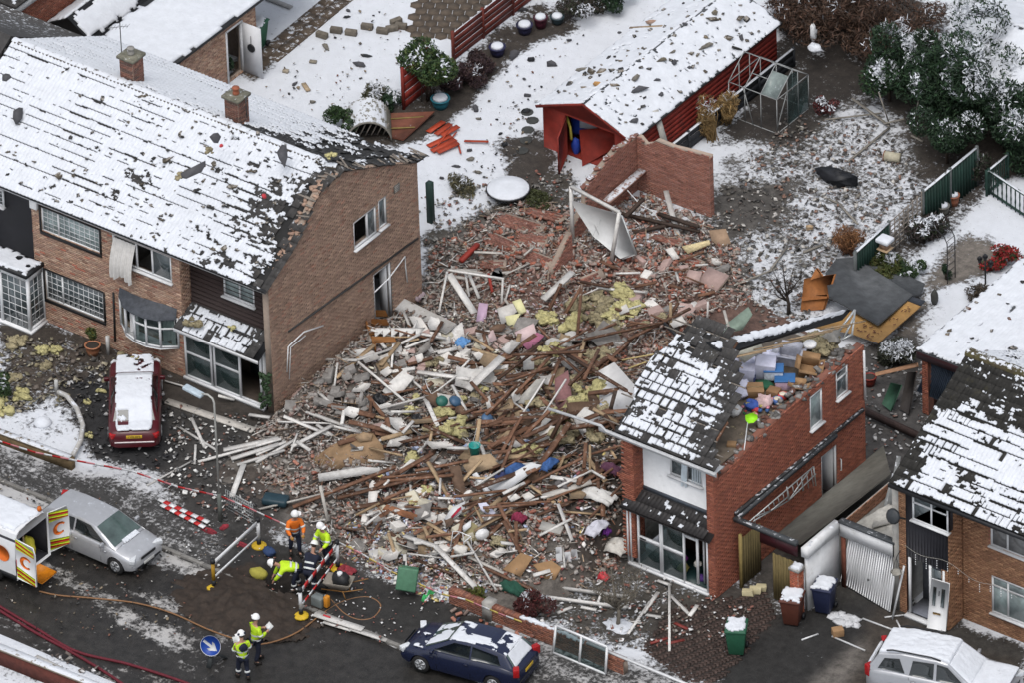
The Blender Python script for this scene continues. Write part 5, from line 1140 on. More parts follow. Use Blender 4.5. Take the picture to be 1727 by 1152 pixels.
 # REAR GARAGE, TOP RIGHT ROOFS
rg=thing('rear_garage','brick garage with wide snow covered roof and blue corrugated door at the right edge','garage',(16,6,0))
a0=Vector((13.45,4.1,2.55));roofp=[a0,a0+Vector((6,0,.1)),a0+Vector((6,6.9,.25)),a0+Vector((0,6.9,.15))]
mb=MB().prism(roofp,(0,0,-.06));mb.build('roof_deck',felt,rg)
def rg_fn(U,V):
 P=bilin(*roofp)(U,V);return P[0],P[1],P[2]+.012*np.cos(U*6/.15*2*np.pi)+.01
nu,nv=120,120;snow_sheet('roof_snow',rg,rg_fn,(0,0,1),nu,nv,edge_keep(nu,nv,.05,9)&(fbm(np.arange(nu)[:,None]*.25+np.zeros((1,nv)),np.arange(nv)[None]*.08+np.zeros((nu,1)),70,3)>.2),.06,seed=12)
mb=MB().bar(a0+Vector((0,.03,-.2)),a0+Vector((6,.03,-.12)),.05,.32);mb.build('fascia',M('dark_maroon',(.03,.01,.012),.5),rg)
plane_wall(rg,'y',4.2,rect(13.6,13.85,0,2.2),[],PAL_RED,thick=.3)
mb=MB().bx((13.6,4.3,0),(13.75,10.9,2.3));mb.bx((13.75,10.7,0),(19,10.9,2.3));mb.bx((13.75,4.5,0),(19,4.55,.05));mb.build('wall',M('garage_dark_brick',(.07,.03,.024),.9),rg)
q=[G(1568,612,2.0),G(1612,622,2.0),G(1595,680,.75),G(1546,660,.75)];q=[Vector(v)for v in q]
bl_=M('blue_grey_sheet',(.035,.05,.075),.5,.2);mb=MB().prism(q,(0,0,-.02));cd=mb.build('corrugated_door',bl_,rg)
for k in range(16):t=(k+.5)/16;mb=MB().bar(q[0].lerp(q[1],t)+Z1*.01,q[3].lerp(q[2],t)+Z1*.01,.035,.03);mb.build('rib',bl_,cd)
tr2=thing('snowy_roof_building','low building with peaked snow covered roof in the top right corner','building',G(1660,70))
zr=2.2
rp0=G(1637,15,3.0);W6=6.0
for(sg,nm)in((-1,'front'),(1,'rear')):
 q=[Vector((rp0.x,rp0.y+sg*2.4,2.1)),Vector((rp0.x+W6,rp0.y+sg*2.4,2.1)),rp0+X1*W6,rp0];q=q if sg<0 else[q[3],q[2],q[1],q[0]]
 mb=MB().prism(q,(0,0,-.06));mb.build('roof_panel',felt,tr2);snow_quad('roof_snow',tr2,*q,cell=.1,thick=.1,amt=.05,seed=sg+3)
mb=MB().prism([(rp0.x+.15,rp0.y-2.2,0),(rp0.x+.15,rp0.y+2.2,0),(rp0.x+.15,rp0.y+2.2,2.0),(rp0.x+.15,rp0.y,2.85),(rp0.x+.15,rp0.y-2.2,2.0)],(W6-.3,0,0));mb.build('wall',timber_grey,tr2)
mb=MB().blob(G(1684,25,2.6),(.16,.12,.1),7,.3);o=mb.build('felt_scrap',dark);tag(o,'black lump on the snowy roof in the top right corner','felt scrap')
# TOP LEFT: flat garage with open door, black shed
tg=thing('flat_roof_garage','brick garage with flat snowy roof and an open white door behind the long roof','garage',G(350,80,0))
c0=G(291,106,2.45);xg=c0.x;yg0=c0.y-.4;Lg=8.5
mb=MB().bx((xg-3.1,yg0,2.35),(xg+.12,yg0+Lg,2.45));mb.build('roof_deck',dark,tg)
snow_quad('roof_snow',tg,(xg-3.1,yg0,2.45),(xg+.1,yg0,2.45),(xg+.1,yg0+Lg,2.45),(xg-3.1,yg0+Lg,2.45),cell=.12,thick=.1,amt=.02)
dd=win_from_px([(381,40),(402,23),(405,104),(384,122)],'x',xg);dd=(dd[0],dd[0]+.85,0.05,2.05)
plane_wall(tg,'x',xg,rect(yg0+.1,yg0+5.0,0,2.35),[rect(*dd)],PAL_BUFF,thick=.25)
mb=MB().bx((xg-3.0,yg0+.1,0),(xg-.26,yg0+.3,2.35));mb.bx((xg-3.0,yg0+4.8,0),(xg-.26,yg0+5,2.35));mb.build('wall',mortar,tg)
mb=MB().bx((xg-.1,dd[0]-.05,0),(xg+.03,dd[0]+.03,2.1));mb.bx((xg-.1,dd[1]-.03,0),(xg+.03,dd[1]+.05,2.1));mb.bx((xg-.1,dd[0],2.05),(xg+.03,dd[1],2.12));mb.build('door_frame',pvc,tg)
mb=MB().bx((xg+.03,dd[1]-.02,.05),(xg+.82,dd[1]+.03,2.05));od=mb.build('open_door',M('door_grey_white',(.55,.56,.58),.5,.05),tg)
hk=Vector((xg+.42,dd[1]-.05,1.15));mb=MB().lathe([(.1,-.02),(.16,-.02),(.16,.02),(.1,.02)],12,hk,'y');mb.tube([hk+Z1*.15,hk+Z1*.5],.01,4);o=mb.build('wreath',dark);tag(o,'dark wreath hanging on the open white garage door','wreath')
def bin_(name,label,px,py,mat,snow=True,rz=.4,s=1.0,lid=None,z=0.0,tilt=None):
 t=thing(name,label,'wheelie bin',G(px,py,z),None,rz)
 def frus(mb,z0,z1,a0,b0,a1,b1):
  mb.add([(-a0,-b0,z0),(a0,-b0,z0),(a0,b0,z0),(-a0,b0,z0),(-a1,-b1,z1),(a1,-b1,z1),(a1,b1,z1),(-a1,b1,z1)],[(3,2,1,0),(4,5,6,7),(0,1,5,4),(1,2,6,5),(2,3,7,6),(3,0,4,7)])
 mb=MB();frus(mb,.06,.95,.2,.22,.27,.31);mb.build('body',mat,t,local=True,bevel=.02)
 mb=MB();frus(mb,.955,1.03,.3,.35,.27,.31);mb.build('lid',lid or mat,t,local=True,bevel=.02)
 mb=MB().tube([(-.27,.37,.93),(.27,.37,.93)],.018,6);mb.build('handle',mat,t,local=True)
 for sx in(-1,1):mb=MB().lathe([(.1,-.03),(.1,.03)],12,(sx*.24,.24,.1),'x');mb.build('wheel',dark,t,local=True)
 if snow:
  ORGs=ORG.get(t.name);ORG[t.name]=Vector((0,0,0));o=snow_quad('snow_cap',t,(-.29,-.33,1.03),(.29,-.33,1.03),(.29,.33,1.03),(-.29,.33,1.03),cell=.035,thick=.065,amt=.12,seed=int(px));ORG[t.name]=ORGs
 t.scale=(s*1.2,s*1.2,s*1.05)
 if tilt:t.rotation_euler=tilt
 return t
bin_green=M('green_plastic',(.02,.09,.05),.5,.15);bin_blue=M('navy_plastic',(.015,.02,.05),.5,.15);bin_brown=M('brown_plastic',(.09,.03,.02),.5,.15);bin_lg=M('pale_green_plastic',(.06,.15,.09),.5,.15)
bin_('wheelie_bin','green wheelie bin behind the open white garage door',433,80,bin_green,rz=.2)
bin_('wheelie_bin','dark green wheelie bin with a snow cap on the block paved drive',1243,1100,bin_green,rz=.5)
bin_('wheelie_bin','brown wheelie bin with snow on its lid beside the brick pillar',1337,1050,bin_brown,rz=.35)
bin_('wheelie_bin','navy wheelie bin with a snow cap in front of the white garage wall',1391,1030,bin_blue,rz=.3)
carton('cardboard_box','small open cardboard carton on the drive below the navy bin','cardboard box',1413,1072,(.36,.28,.26),card,.9,z=0,open_=False)
bs=thing('black_shed','black timber shed with snowy pitched roof at the top left','shed',G(125,60,0));A_=G(87,36,1.7);B2=G(160,58,1.7);w_=(B2-A_).length;x0_,y0_=A_.x,A_.y;x1_=x0_+w_;xm=(x0_+x1_)/2
mb=MB().prism([(x0_,y0_,0),(x1_,y0_,0),(x1_,y0_,1.7),(xm,y0_,2.25),(x0_,y0_,1.7)],(0,4.5,0));mb.build('wall',M('black_timber',(.016,.014,.013),.8,.3,4,stretch=(1,1,10)),bs)
for(xa_,za_,xb_,zb2)in((x0_-.12,1.68,xm,2.3),(x1_+.12,1.68,xm,2.3)):
 mb=MB();q=[(xa_,y0_-.2,za_),(xb_,y0_-.2,zb2),(xb_,y0_+4.6,zb2),(xa_,y0_+4.6,za_)];mb.prism(q,(0,0,-.04));mb.build('roof_panel',dark,bs)
 qs=q if xa_<xm else[q[1],q[0],q[3],q[2]];snow_quad('roof_snow',bs,*qs,cell=.08,thick=.07,amt=.08,seed=int(xa_*10)%50)
 # RED SHED
redp=M('red_paint',(.185,.021,.014),.7,.3,3,dirt=.2,dirtcol=(.06,.018,.014))
shed=thing('red_shed','long red timber shed with snowy felt roof and open double doors','shed',(-4.2,14,0))
SX0,SX1,SY0,SY1,SE,SA=-5.95,-2.3,9.9,18.4,1.75,2.45;SXM=(SX0+SX1)/2
mb=MB().prism([(SX0,SY0,0),(-5.0,SY0,0),(-5.0,SY0,1.65),(-2.95,SY0,1.65),(-2.95,SY0,0),(SX1,SY0,0),(SX1,SY0,SE),(SXM,SY0,SA),(SX0,SY0,SE)],(0,.06,0));mb.build('front_wall',redp,shed)
for k in range(9):
 z0,z1=k*SE/9,(k+1)*SE/9-.006;mb=MB().bx((SX1-.03,SY0+.06,z0),(SX1+.004*(k%2),SY1,z1));mb.build('board',redp,shed)
mb=MB().bx((SX0,SY0+.06,0),(SX0+.04,SY1,SE));mb.bx((SX0+.04,SY1-.05,0),(SX1-.03,SY1,SE));mb.bx((SX0+.05,SY0+.06,.0),(SX1-.04,SY1-.05,.04));mb.build('rear_wall',redp,shed)
for(xa_,xb_)in((SX0-.18,SXM),(SX1+.18,SXM)):
 q=[(xa_,SY0-.18,SE-.04),(xb_,SY0-.18,SA+.06),(xb_,SY1+.1,SA+.06),(xa_,SY1+.1,SE-.04)]
 mb=MB().prism(q,(0,0,-.05));mb.build('roof_panel',felt,shed);q=q if xa_<xb_ else[q[1],q[0],q[3],q[2]]
 snow_quad('roof_snow',shed,*q,cell=.055,thick=.05,amt=.0,holes=.25,hs=.33,seed=int(xa_*7)%40)
mb=MB().bar((SX0-.15,SY0-.19,SE-.05),(SXM,SY0-.19,SA+.05),.03,.1);mb.bar((SXM,SY0-.19,SA+.05),(SX1+.15,SY0-.19,SE-.05),.03,.1);mb.build('bargeboard',redp,shed)
mb=MB().bar((SX1+.17,SY0-.15,SE-.05),(SX1+.17,SY1+.1,SE-.05),.03,.08);mb.build('fascia_board',dark,shed)
q=[(-5.0,SY0-.02,.05),(-4.55,SY0-1.1,.03),(-4.55,SY0-1.1,1.5),(-5.0,SY0-.02,1.62)];mb=MB().prism(q,(.05,.02,0));mb.build('door_leaf',redp,shed)
q=[G(977,219,.95),G(1038,214,1.1),G(1044,245,.3),G(982,280,.02)];mb=MB().prism(q,(0,.05,0));mb.build('door_leaf',redp,shed)
bag('tarpaulin','blue tarpaulin bundle inside the open red shed doors','tarpaulin',985,222,(.45,.4,.5),M('blue_tarp',(.02,.05,.3),.5,.2),z=.3,seed=3,jit=.25)
carton('storage_tub','pale grey tub inside the open red shed','tub',995,210,(.6,.5,.4),M('pale_grey_plastic',(.35,.38,.42),.5),.4,z=.8)
bag('feed_sack','blue sack on the floor in the red shed doorway','sack',972,258,(.16,.16,.35),MATS['blue_tarp'],z=0,seed=4)
mb=MB().tube([G(954,185,1.5),G(957,200,1.3),G(962,215,1.0),G(964,235,.6)],.05,6);o=mb.build('hose_coil',M('yellow_hose',(.35,.3,.05),.6));tag(o,'yellow hose hanging in the red shed doorway','hose')
mb=MB().bar(G(1105,185,1.9),G(1122,243,.9),.22,.03);o=mb.build('leaning_board',M('pale_board',(.4,.39,.36),.8,.15));tag(o,'pale board leaning off the red shed roof edge','board')
mb=MB().bar(G(1142,165,1.75),G(1133,210,.7),.02,.02);o=mb.build('chain',metal_grey);tag(o,'thin chain hanging down the red shed side','chain')
def on_shed(px,py):
 p=G(px,py,2.2)
 for _ in range(6):p=G(px,py,SA+.12-abs(p.x-SXM)*(SA-SE+.1)/(SXM-SX0+.18))
 return p
grey_t=M('grey_weathered',(.14,.13,.11),.9,.3,8)
for i,(px,py,r,el,an,mt)in enumerate(((1074,150,.3,1.8,.9,sl_),(1072,130,.22,2.0,2.0,grey_t),(1190,77,.2,3.0,1.2,grey_t),(980,117,.2,1.9,1.0,grey_t),(1115,158,.16,1.5,2.2,sl_),(1108,134,.16,1.5,.7,sl_),(1068,203,.2,1.6,.9,sl_),(1162,113,.13,1.3,None,sl_),(1155,40,.13,1.3,None,sl_),(1136,104,.14,2.2,2.2,sl_),(1045,55,.1,1.4,None,sl_),(1250,62,.14,2.5,2.4,sl_),(1134,87,.14,1.8,1.2,grey_t),(1205,20,.2,1.3,None,moss),(1008,141,.2,1.6,.6,M('ochre_wood',(.4,.22,.08),.9)),(1115,100,.18,1.8,.9,moss),(1100,36,.2,1.6,.7,M('pink_brick',(.3,.2,.15),.9)))):
 o=shard('felt_scrap','scrap of torn felt or slate lying on the snowy red shed roof','felt scrap',px,py,on_shed(px,py),r,mt,group='scraps on the red shed roof',elong=el,ang=an)
mb=MB().bar(on_shed(1062,46),on_shed(1117,43),.07,.04);o=mb.build('timber_lath',timber_pale);tag(o,'pale lath lying near the far end of the red shed roof','lath')
# BROKEN BRICK OUTBUILDING
PAL_DUST=[(.2,.09,.066),(.18,.08,.06),(.22,.105,.08),(.17,.078,.06),(.2,.1,.08)]
ob=thing('ruined_brick_garage','two broken red brick walls meeting at a corner behind the rubble','wall',(-1,8.5,0))
c1_=G(1195,264,2.46);ybk,xbk=c1_.y,-1.78
tp=[(PY(x,y,ybk).x,PY(x,y,ybk).z)for x,y in((1196,264),(1165,256),(1136,249),(1106,237),(1097,243),(1088,244),(1078,232))]
w=wall_slab('rear_wall',(0,ybk,0),X1,-Y1,[(xbk,0),(tp[0][0],0)]+tp+[(xbk,tp[-1][1])],[],.22,mortar,ob);brick_courses('brick_courses',(0,ybk,0),X1,-Y1,[(xbk,0),(tp[0][0],0)]+tp+[(xbk,tp[-1][1])],[],ob,PAL_DUST)
brick_courses('brick_courses',(tp[0][0],0,0),Y1,X1,rect(ybk,ybk+.22,0,tp[0][1]-.05),[],ob,PAL_DUST)
lp=[(PX(x,y,xbk).y,PX(x,y,xbk).z)for x,y in((1076,230),(1062,240),(1042,251),(1028,268),(1015,284),(1003,300),(990,316))]
lo=[(lp[0][0],0),lp[0]]+lp[1:]+[(lp[-1][0]-.1,.9),(lp[-1][0]-.5,.75),(lp[-1][0]-1.2,0)]
w=wall_slab('side_wall',(xbk,0,0),Y1,X1,lo,[],.22,mortar,ob);brick_courses('brick_courses',(xbk,0,0),Y1,X1,lo,[],ob,PAL_DUST)
n_=len(lp);C=np.array([(xbk-.11,a+random.uniform(-.2,.1),b+.03)for a,b in lp for _ in range(5)]);stuff_boxes('loose_bricks',C,np.tile((.2,.1,.065),(len(C),1)),rand_rot(len(C),.15),np.array(PAL_DUST)[rng.integers(0,5,len(C))],M('brick_snowy',attr='Col',rough=.9,snow=.45),ob)
l2=[(PX(x,y,xbk).y,PX(x,y,xbk).z)for x,y in((1072,288),(1040,310),(1010,332))]
mb=MB().bar((xbk+.3,l2[0][0],.95),(xbk+.3,l2[-1][0],.85),.3,.12);mb.build('fallen_ledge',M('snowy_ledge',(.22,.12,.09),.9,.3,snow=.6),ob)
pr=thing('brick_wall_stub','triangular stub of red brick wall beside the leaning white door','wall',S(945,400))
yy0=PX(965,400,-1.0).y;outl=[(yy0,0),(yy0,1.25),(yy0-.5,.85),(yy0-1.0,.4),(yy0-1.3,0)]
wall_slab('wall',(-1.0,0,0),Y1,X1,outl,[],.22,mortar,pr);brick_courses('brick_courses',(-1.0,0,0),Y1,X1,outl,[],pr,PAL_DUST)
dg=thing('garage_door_frame','white up and over garage door hanging in its upright frame amid brick rubble','garage door',S(1000,430))
Tl,Tr=S(966,408),S(1030,447);Tlt=Tl+Vector((0,0,2.25));Trt=Tr+Vector((.2,.3,2.05))
for(a,b)in((Tl,Tlt),(Tr,Trt),(Tlt,Trt)):mb=MB().bar(a,b,.1,.1);mb.build('frame_bar',white_wood,dg)
q=[G(960,336,1.75),G(1046,362,1.75),G(1070,428,.55),G(1046,436,.4),G(1000,398,.6)];mb=MB().prism(q,(.05,.08,-.05));pnl=mb.build('door_panel',M('door_panel_white',(.56,.57,.57),.5,.08,3,dirt=.1,dirtcol=(.3,.3,.3)),dg)
mb=MB().bar(q[1]+Vector((.06,0,0)),q[2]+Vector((.08,0,0)),.05,.05);mb.build('door_rail',alu,dg)
for(a,b)in(((987,345,1.6),(1010,395,.8)),((1020,355,1.6),(989,420,.5))):mb=MB().tube([G(*a),G(*b)],.008,4);mb.build('cable',metal_grey,dg)
mb=MB().bar(S(1123,321,.6),S(1143,396,.05),.18,.03);o=mb.build('white_board',white_wood);tag(o,'upright white board leaning inside the ruined brick corner','board')
mb=MB().tube([S(1058,320,.9),S(1080,345,.6),S(1100,355,.5),S(1117,378,.1)],.02,5);o=mb.build('white_cable',pvc);tag(o,'white cable curling inside the ruined brick corner','cable')
for(a,b,w_,lab)in(((1040,358,.2),(1180,390,.3),.1,'charred beam lying across the floor of the ruined brick corner'),((1055,365,.5),(1085,335,.7),.12,'short charred timber propped in the ruined brick corner'),((1110,360,.3),(1178,382,.5),.12,'brown joist lying by the right brick wall'),((1068,392,.1),(1135,378,.2),.1,'dark plank below the white board in the brick corner')):
 mb=MB().bar(S(*a),S(*b),w_,.1);o=mb.build('beam',M('charred_wood',(.05,.035,.028),.9,.4));tag(o,lab,'beam')
 # GREENHOUSE FRAME
gh=thing('greenhouse_frame','bare aluminium greenhouse frame with most of its glass gone','greenhouse',G(1311,225))
P0=G(1311,225);xA,xB,yA,yB,ze,zr=P0.x-2.0,P0.x,P0.y,P0.y+1.85,1.38,2.1;ym=(yA+yB)/2
V3=lambda*a:Vector(a)
bars=[]
for x in np.linspace(xA,xB,4):
 bars+=[(V3(x,yA,0),V3(x,yA,ze)),(V3(x,yB,0),V3(x,yB,ze)),(V3(x,yA,ze),V3(x,ym,zr)),(V3(x,yB,ze),V3(x,ym,zr))]
for y in np.linspace(yA,yB,4)[1:-1]:
 for x in(xA,xB):bars.append((V3(x,y,0),V3(x,y,ze+(zr-ze)*(1-abs(y-ym)/(ym-yA)))))
for(y,z)in((yA,0),(yB,0),(yA,ze),(yB,ze),(ym,zr)):bars.append((V3(xA,y,z),V3(xB,y,z)))
for x in(xA,xB):
 for z in(0,ze):bars.append((V3(x,yA,z),V3(x,yB,z)))
bars+=[(V3(xA+.67,yA+.45,1.73),V3(xA+1.33,yA+.45,1.73)),(V3(xB,yA,.2),V3(xB,yA+.6,ze)),(V3(xA+1,yA,0),V3(xA+.6,yA,ze))]
for a,b in bars:mb=MB().bar(a,b,.024,.024);mb.build('bar',M('dull_alu',(.26,.27,.27),.5),gh)
gpm=M('dusty_glass',(.2,.24,.23),.25,.3,4,snow=.25)
mb=MB().prism([V3(xB-.66,yA,ze),V3(xB,yA,ze),V3(xB,yA+.72,ze+.56),V3(xB-.66,yA+.72,ze+.56)],(0,0,-.01));mb.build('pane',gpm,gh)
mb=MB().prism([V3(xB,yA+.6,ze),V3(xB,yA+1.2,ze),V3(xB,yA+1.2,zr-.2),V3(xB,yA+.7,zr-.1)],(.01,0,0));mb.build('pane',glasst,gh)
mb=MB().prism([V3(xB,yA+.62,.05),V3(xB,yA+1.8,.05),V3(xB,yA+1.8,1.3),V3(xB,yA+.62,1.3)],(.01,0,0));mb.build('pane',glasst,gh)
# FENCES
def board_fence(name,label,A,B,h,nb,mat,post=None,gap=.012,pw=2.0,cap=False,vertical=False):
 A,B=Vector(A),Vector(B);t=thing(name,label,'fence',(A+B)/2);d=B-A;L=d.length;u=d/L;n=max(1,round(L/pw))
 nr=u.cross(Z1)
 for k in range(n+1):mb=MB();p=A+u*(L*k/n);mb.box(p+Z1*(h*.52),(.09,.09,h*1.04+.1));mb.build('post',post or mat,t)
 for k in range(n):
  a=A+u*(L*k/n+.05);b=A+u*(L*(k+1)/n-.05)
  if vertical:
   m=max(2,round((b-a).length/.16))
   for j in range(m):mb=MB().bar(a.lerp(b,(j+.5)/m)+Z1*.04,a.lerp(b,(j+.5)/m)+Z1*(h+random.uniform(-.02,.02)),(b-a).length/m-gap,.03,up=u);mb.build('board',mat,t)
  else:
   for j in range(nb):
    z0=h*j/nb+.03;mb=MB().bar(a+Z1*(z0+h/nb/2)+nr*.02*(j%2),b+Z1*(z0+h/nb/2)+nr*.02*(j%2),.025,h/nb-gap);mb.build('board',mat,t)
    if cap:mb=MB().bar(a+Z1*(z0+h/nb-gap)+nr*.01,b+Z1*(z0+h/nb-gap)+nr*.01,.028,.014);mb.build('snow_line',snowm,t)
 if not cap:mb=MB().bar(A+Z1*(h+.03),B+Z1*(h+.03),.1,.03);mb.build('capping',M('snowy_capping',(.1,.1,.09),.8,snow=.75),t)
 return t
rfm=M('dark_red_fence',(.115,.023,.016),.7,.3,3)
board_fence('red_fence','dark red slatted fence running back from the snowy border at the top',G(765,103),G(915,-14),1.15,5,rfm,cap=True,pw=1.6)
board_fence('red_fence','short dark red fence panel beside the green bush',G(681,184),G(724,150),1.6,5,M('bright_red_fence',(.2,.025,.017),.7,.25),cap=True,pw=1.4)
board_fence('shed_side_fence','low black fence along the right side of the red shed',(-1.75,10.4,0),(-1.75,18.6,0),.72,3,M('black_fence',(.02,.022,.026),.7),pw=1.9)
gfm=M('dark_green_fence',(.012,.035,.027),.7,.25,3)
gpost=M('grey_post',(.1,.11,.11),.8)
board_fence('green_fence','dark green fence between the wrecked garden and the snowy neighbour garden',G(1443,480),G(1500,428),1.25,5,gfm,gpost,vertical=True)
board_fence('green_fence','dark green fence behind the clay pots',G(1557,387),G(1648,312),1.5,5,gfm,gpost,vertical=True)
tl_=thing('garden_trellis','dark wooden trellis between two green fence runs','trellis',G(1530,400));a,b=G(1502,428),G(1555,389)
for k in range(8):mb=MB();p=a.lerp(b,k/7);mb.bar(p,p+Z1*(1.3+.3*k/7),.03,.03);mb.build('upright',timber_grey,tl_)
for k in range(7):z=.15+k*.19;mb=MB().bar(a+Z1*z,b+Z1*(z+.2),.025,.025);mb.build('crossbar',timber_grey,tl_)
mb=MB();p=G(727,374);mb.bx((p.x-.1,p.y-.1,0),(p.x+.1,p.y+.1,1.62));o=mb.build('green_post',M('dark_green_post',(.015,.035,.03),.7));tag(o,'dark green gate post standing in snow beside the gable','post')
bal=thing('balustrade','dark green balustrade with snowy rail round the deck at the right edge','balustrade',G(1690,330));A_,B_=G(1668,327),G(1735,372)
A2,B2=G(1664,330),G(1700,300)
for(a,b)in((A_,B_),(A2,B2)):
 mb=MB().bar(a+Z1*.95,b+Z1*.95,.08,.06);mb.build('rail',M('green_rail_snow',(.015,.04,.03),.7,snow=.7),bal);mb=MB().bar(a+Z1*.12,b+Z1*.12,.06,.06);mb.build('rail',gfm,bal)
 for k in range(10):p=a.lerp(b,k/9);mb=MB();r_=.05 if k in(0,9)else.022;mb.lathe([(r_,.0),(r_,.3),(r_*1.6,.4),(r_,.55),(r_*1.4,.75),(r_,1.05 if k in(0,9)else.92)],6,p);mb.build('baluster',gfm,bal)
 # garden things
def pot(label,px,py,r,h,col,plant=False,snow=True,name='plant_pot'):
 p=G(px,py);t=thing(name,label,'plant pot',p);mb=MB().lathe([(r*.7,0),(r*.9,h*.5),(r,h*.9),(r*1.08,h*.92),(r*1.08,h),(r*.9,h),(r*.88,h*.93)],14,p);mb.build('body',M('pot_%.2f_%.2f_%.2f'%col,col,.45,.25,5),t,smooth=False)
 mb=MB().lathe([(r*.86,h*.93),(r*.7,h+(.07 if snow else-.02)),(r*.3,h+(.09 if snow else-.02))],12,p);mb.build('snow_cap' if snow else 'soil',snowm if snow else M('soil',SOIL,.9),t)
 return t
pot('turquoise glazed pot with snow and a small plant at the border edge',743,180,.32,.38,(.02,.13,.17))
pot('large violet glazed pot capped with snow beside the red fence',839,92,.28,.36,(.02,.02,.06))
pot('blue glazed pot capped with snow near the top of the border',885,55,.28,.36,(.02,.02,.05))
pot('maroon glazed pot with snow in the border at the top',912,45,.24,.42,(.05,.01,.02))
pot('grey green pot with snow beside the maroon pot',940,38,.24,.28,(.03,.05,.06))
pot('tall terracotta pot with snow cap by the green fence',1608,345,.21,.42,(.24,.09,.05))
pot('grey stone pot with snow cap next to the terracotta pot',1590,360,.23,.35,(.12,.115,.1))
pot('terracotta pot with a small shrub beside the brick wall',157,598,.26,.4,(.3,.13,.07),snow=False)
rt=thing('garden_table','round garden table top covered with snow lying beside the soil','table',G(857,322));c=G(857,318,.3)
mb=MB().lathe([(.74,-.04),(.76,0),(.74,.02)],28,c);mb.build('table_top',dark,rt);mb=MB().lathe([(.73,.02),(.7,.06),(.3,.08),(.02,.08)],28,c);mb.build('snow_cover',snowm,rt,smooth=True);mb=MB().lathe([(.12,-.3),(.06,-.25),(.06,-.04)],8,c);mb.build('pedestal',dark,rt)
for i,(px,py)in enumerate(((898,203),(890,219),(887,237),(881,254),(889,189))):mb=MB();p=G(px,py);mb.lathe([(.22,0),(.22,.03),(.2,.035)],10,p);o=mb.build('stepping_stone',M('wet_stone',(.04,.042,.04),.7,.3));tag(o,'round dark stepping stone in the snow left of the red shed','stepping stone','stepping stones by the red shed')
ars=thing('arched_shelter','arched corrugated iron shelter dusted with snow behind the gable roof','shelter',G(625,235));c=G(622,240);r_=.78;Ls=1.55
mb=MB();V=[];F=[];ns,nl=40,1
ax,ay=Vector((-.62,.78,0)).normalized(),Vector((.78,.62,0)).normalized()
for i in range(ns+1):
 a=math.pi*i/ns;rr_=r_+.02*math.cos(i*math.pi);
 for j in range(2):V.append(c+ay*(-rr_*math.cos(a))+Z1*(rr_*math.sin(a)*1.05)+ax*(j*Ls))
for i in range(ns):F.append((2*i,2*i+1,2*i+3,2*i+2))
mb.add(V,F);mb.build('corrugated_roof',M('old_corrugated',(.17,.16,.13),.8,.35,4,snow=.62),ars)
mb=MB().tube([c+ay*(-r_*math.cos(math.pi*i/12))+Z1*(r_*1.05*math.sin(math.pi*i/12))for i in range(13)],.035,6);mb.build('front_hoop',M('grey_wood_rim',(.16,.15,.13),.8),ars)
for k in range(6):mb=MB().bar(c+ay*(.2*k-.5)+ax*.3+Z1*.1,c+ay*(.2*k-.3)+ax*.2+Z1*.6,.04,.04);mb.build('stake',timber_grey,ars)
mb=MB().prism([c+ay*-r_+ax*Ls,c+ay*r_+ax*Ls,c+ay*r_*.7+ax*Ls+Z1*.6,c+ax*Ls+Z1*.8,c-ay*r_*.7+ax*Ls+Z1*.6],ax*.03);mb.build('back_board',dark,ars)
fp=thing('fallen_fence_panel','rusty red fence panel lying flat beside the arched shelter','fence panel',G(690,210));q=[G(657,190,.12),G(733,187,.2),G(706,212,.15),G(680,235,.1),G(655,229,.08)]
mb=MB().prism(q,(0,0,-.04));mb.build('panel',M('rusty_panel',(.15,.055,.035),.8,.3,3,dirt=.15,dirtcol=(.2,.14,.06),snow=.12),fp)
for(a,b)in(((657,200),(715,196)),((656,216),(700,214))):mb=MB().bar(G(*a,.14),G(*b,.17),.05,.03);mb.build('batten',M('olive_batten',(.2,.15,.05),.8),fp)
rb=M('bright_red_board',(.33,.045,.018),.6,.2);
for i,(a,b,w_)in enumerate((((722,222),(748,204),.22),((735,226),(760,208),.2),((745,228),(773,212),.2),((722,246),(760,228),.24),((728,254),(768,234),.22),((738,256),(773,240),.2),((772,240),(777,258),.06),((783,237),(824,238),.1),((738,245),(763,212),.05),((755,240),(770,222),.05))):
 mb=MB();z=.06+.03*(i%3);mb.bar(G(*a,z),G(*b,z+.03),w_,.025,roll=.08*(i%3-1));o=mb.build('smashed_red_board',rb);tag(o,'lone red board on the snow right of the smashed red panel' if i==7 else 'bright red board from a smashed panel heaped on the snowy lawn','board',None if i==7 else 'smashed red panel boards')
def scraps(lst,label,group,mats,z=.03):
 for i,(px,py,r,el,an)in enumerate(lst):shard('felt_scrap',label,'felt scrap',px,py,G(px,py,z),r,mats[i%len(mats)],group=group,elong=el,ang=an,thick=.025)
scraps([(930,107,.3,1.3,.2),(866,92,.3,2.0,2.2),(895,100,.25,1.0,None),(880,15,.2,1.5,.4),(950,10,.18,1.3,None),(886,187,.22,1.2,None),(884,133,.1,1,None),(893,145,.07,1,None),(913,146,.07,1.2,None),(960,67,.1,1.6,.4),(889,160,.15,1.5,.6)],'black felt scrap on the snow between the border and red shed','felt scraps left of the red shed',[sl_,sl_,dark])
scraps([(791,253,.14,1.2,None),(793,268,.16,1.3,None),(852,243,.16,1.2,None),(803,182,.18,2.2,2.4),(808,200,.1,1.6,.3),(844,225,.1,1.3,None),(770,280,.12,2,.5),(825,170,.08,1,None),(838,201,.08,1,None),(745,300,.1,1.4,None),(806,290,.14,1.6,.4)],'dark scrap on the snowy lawn beside the smashed red boards','scraps on the narrow snowy lawn',[sl_,grey_t,dark])
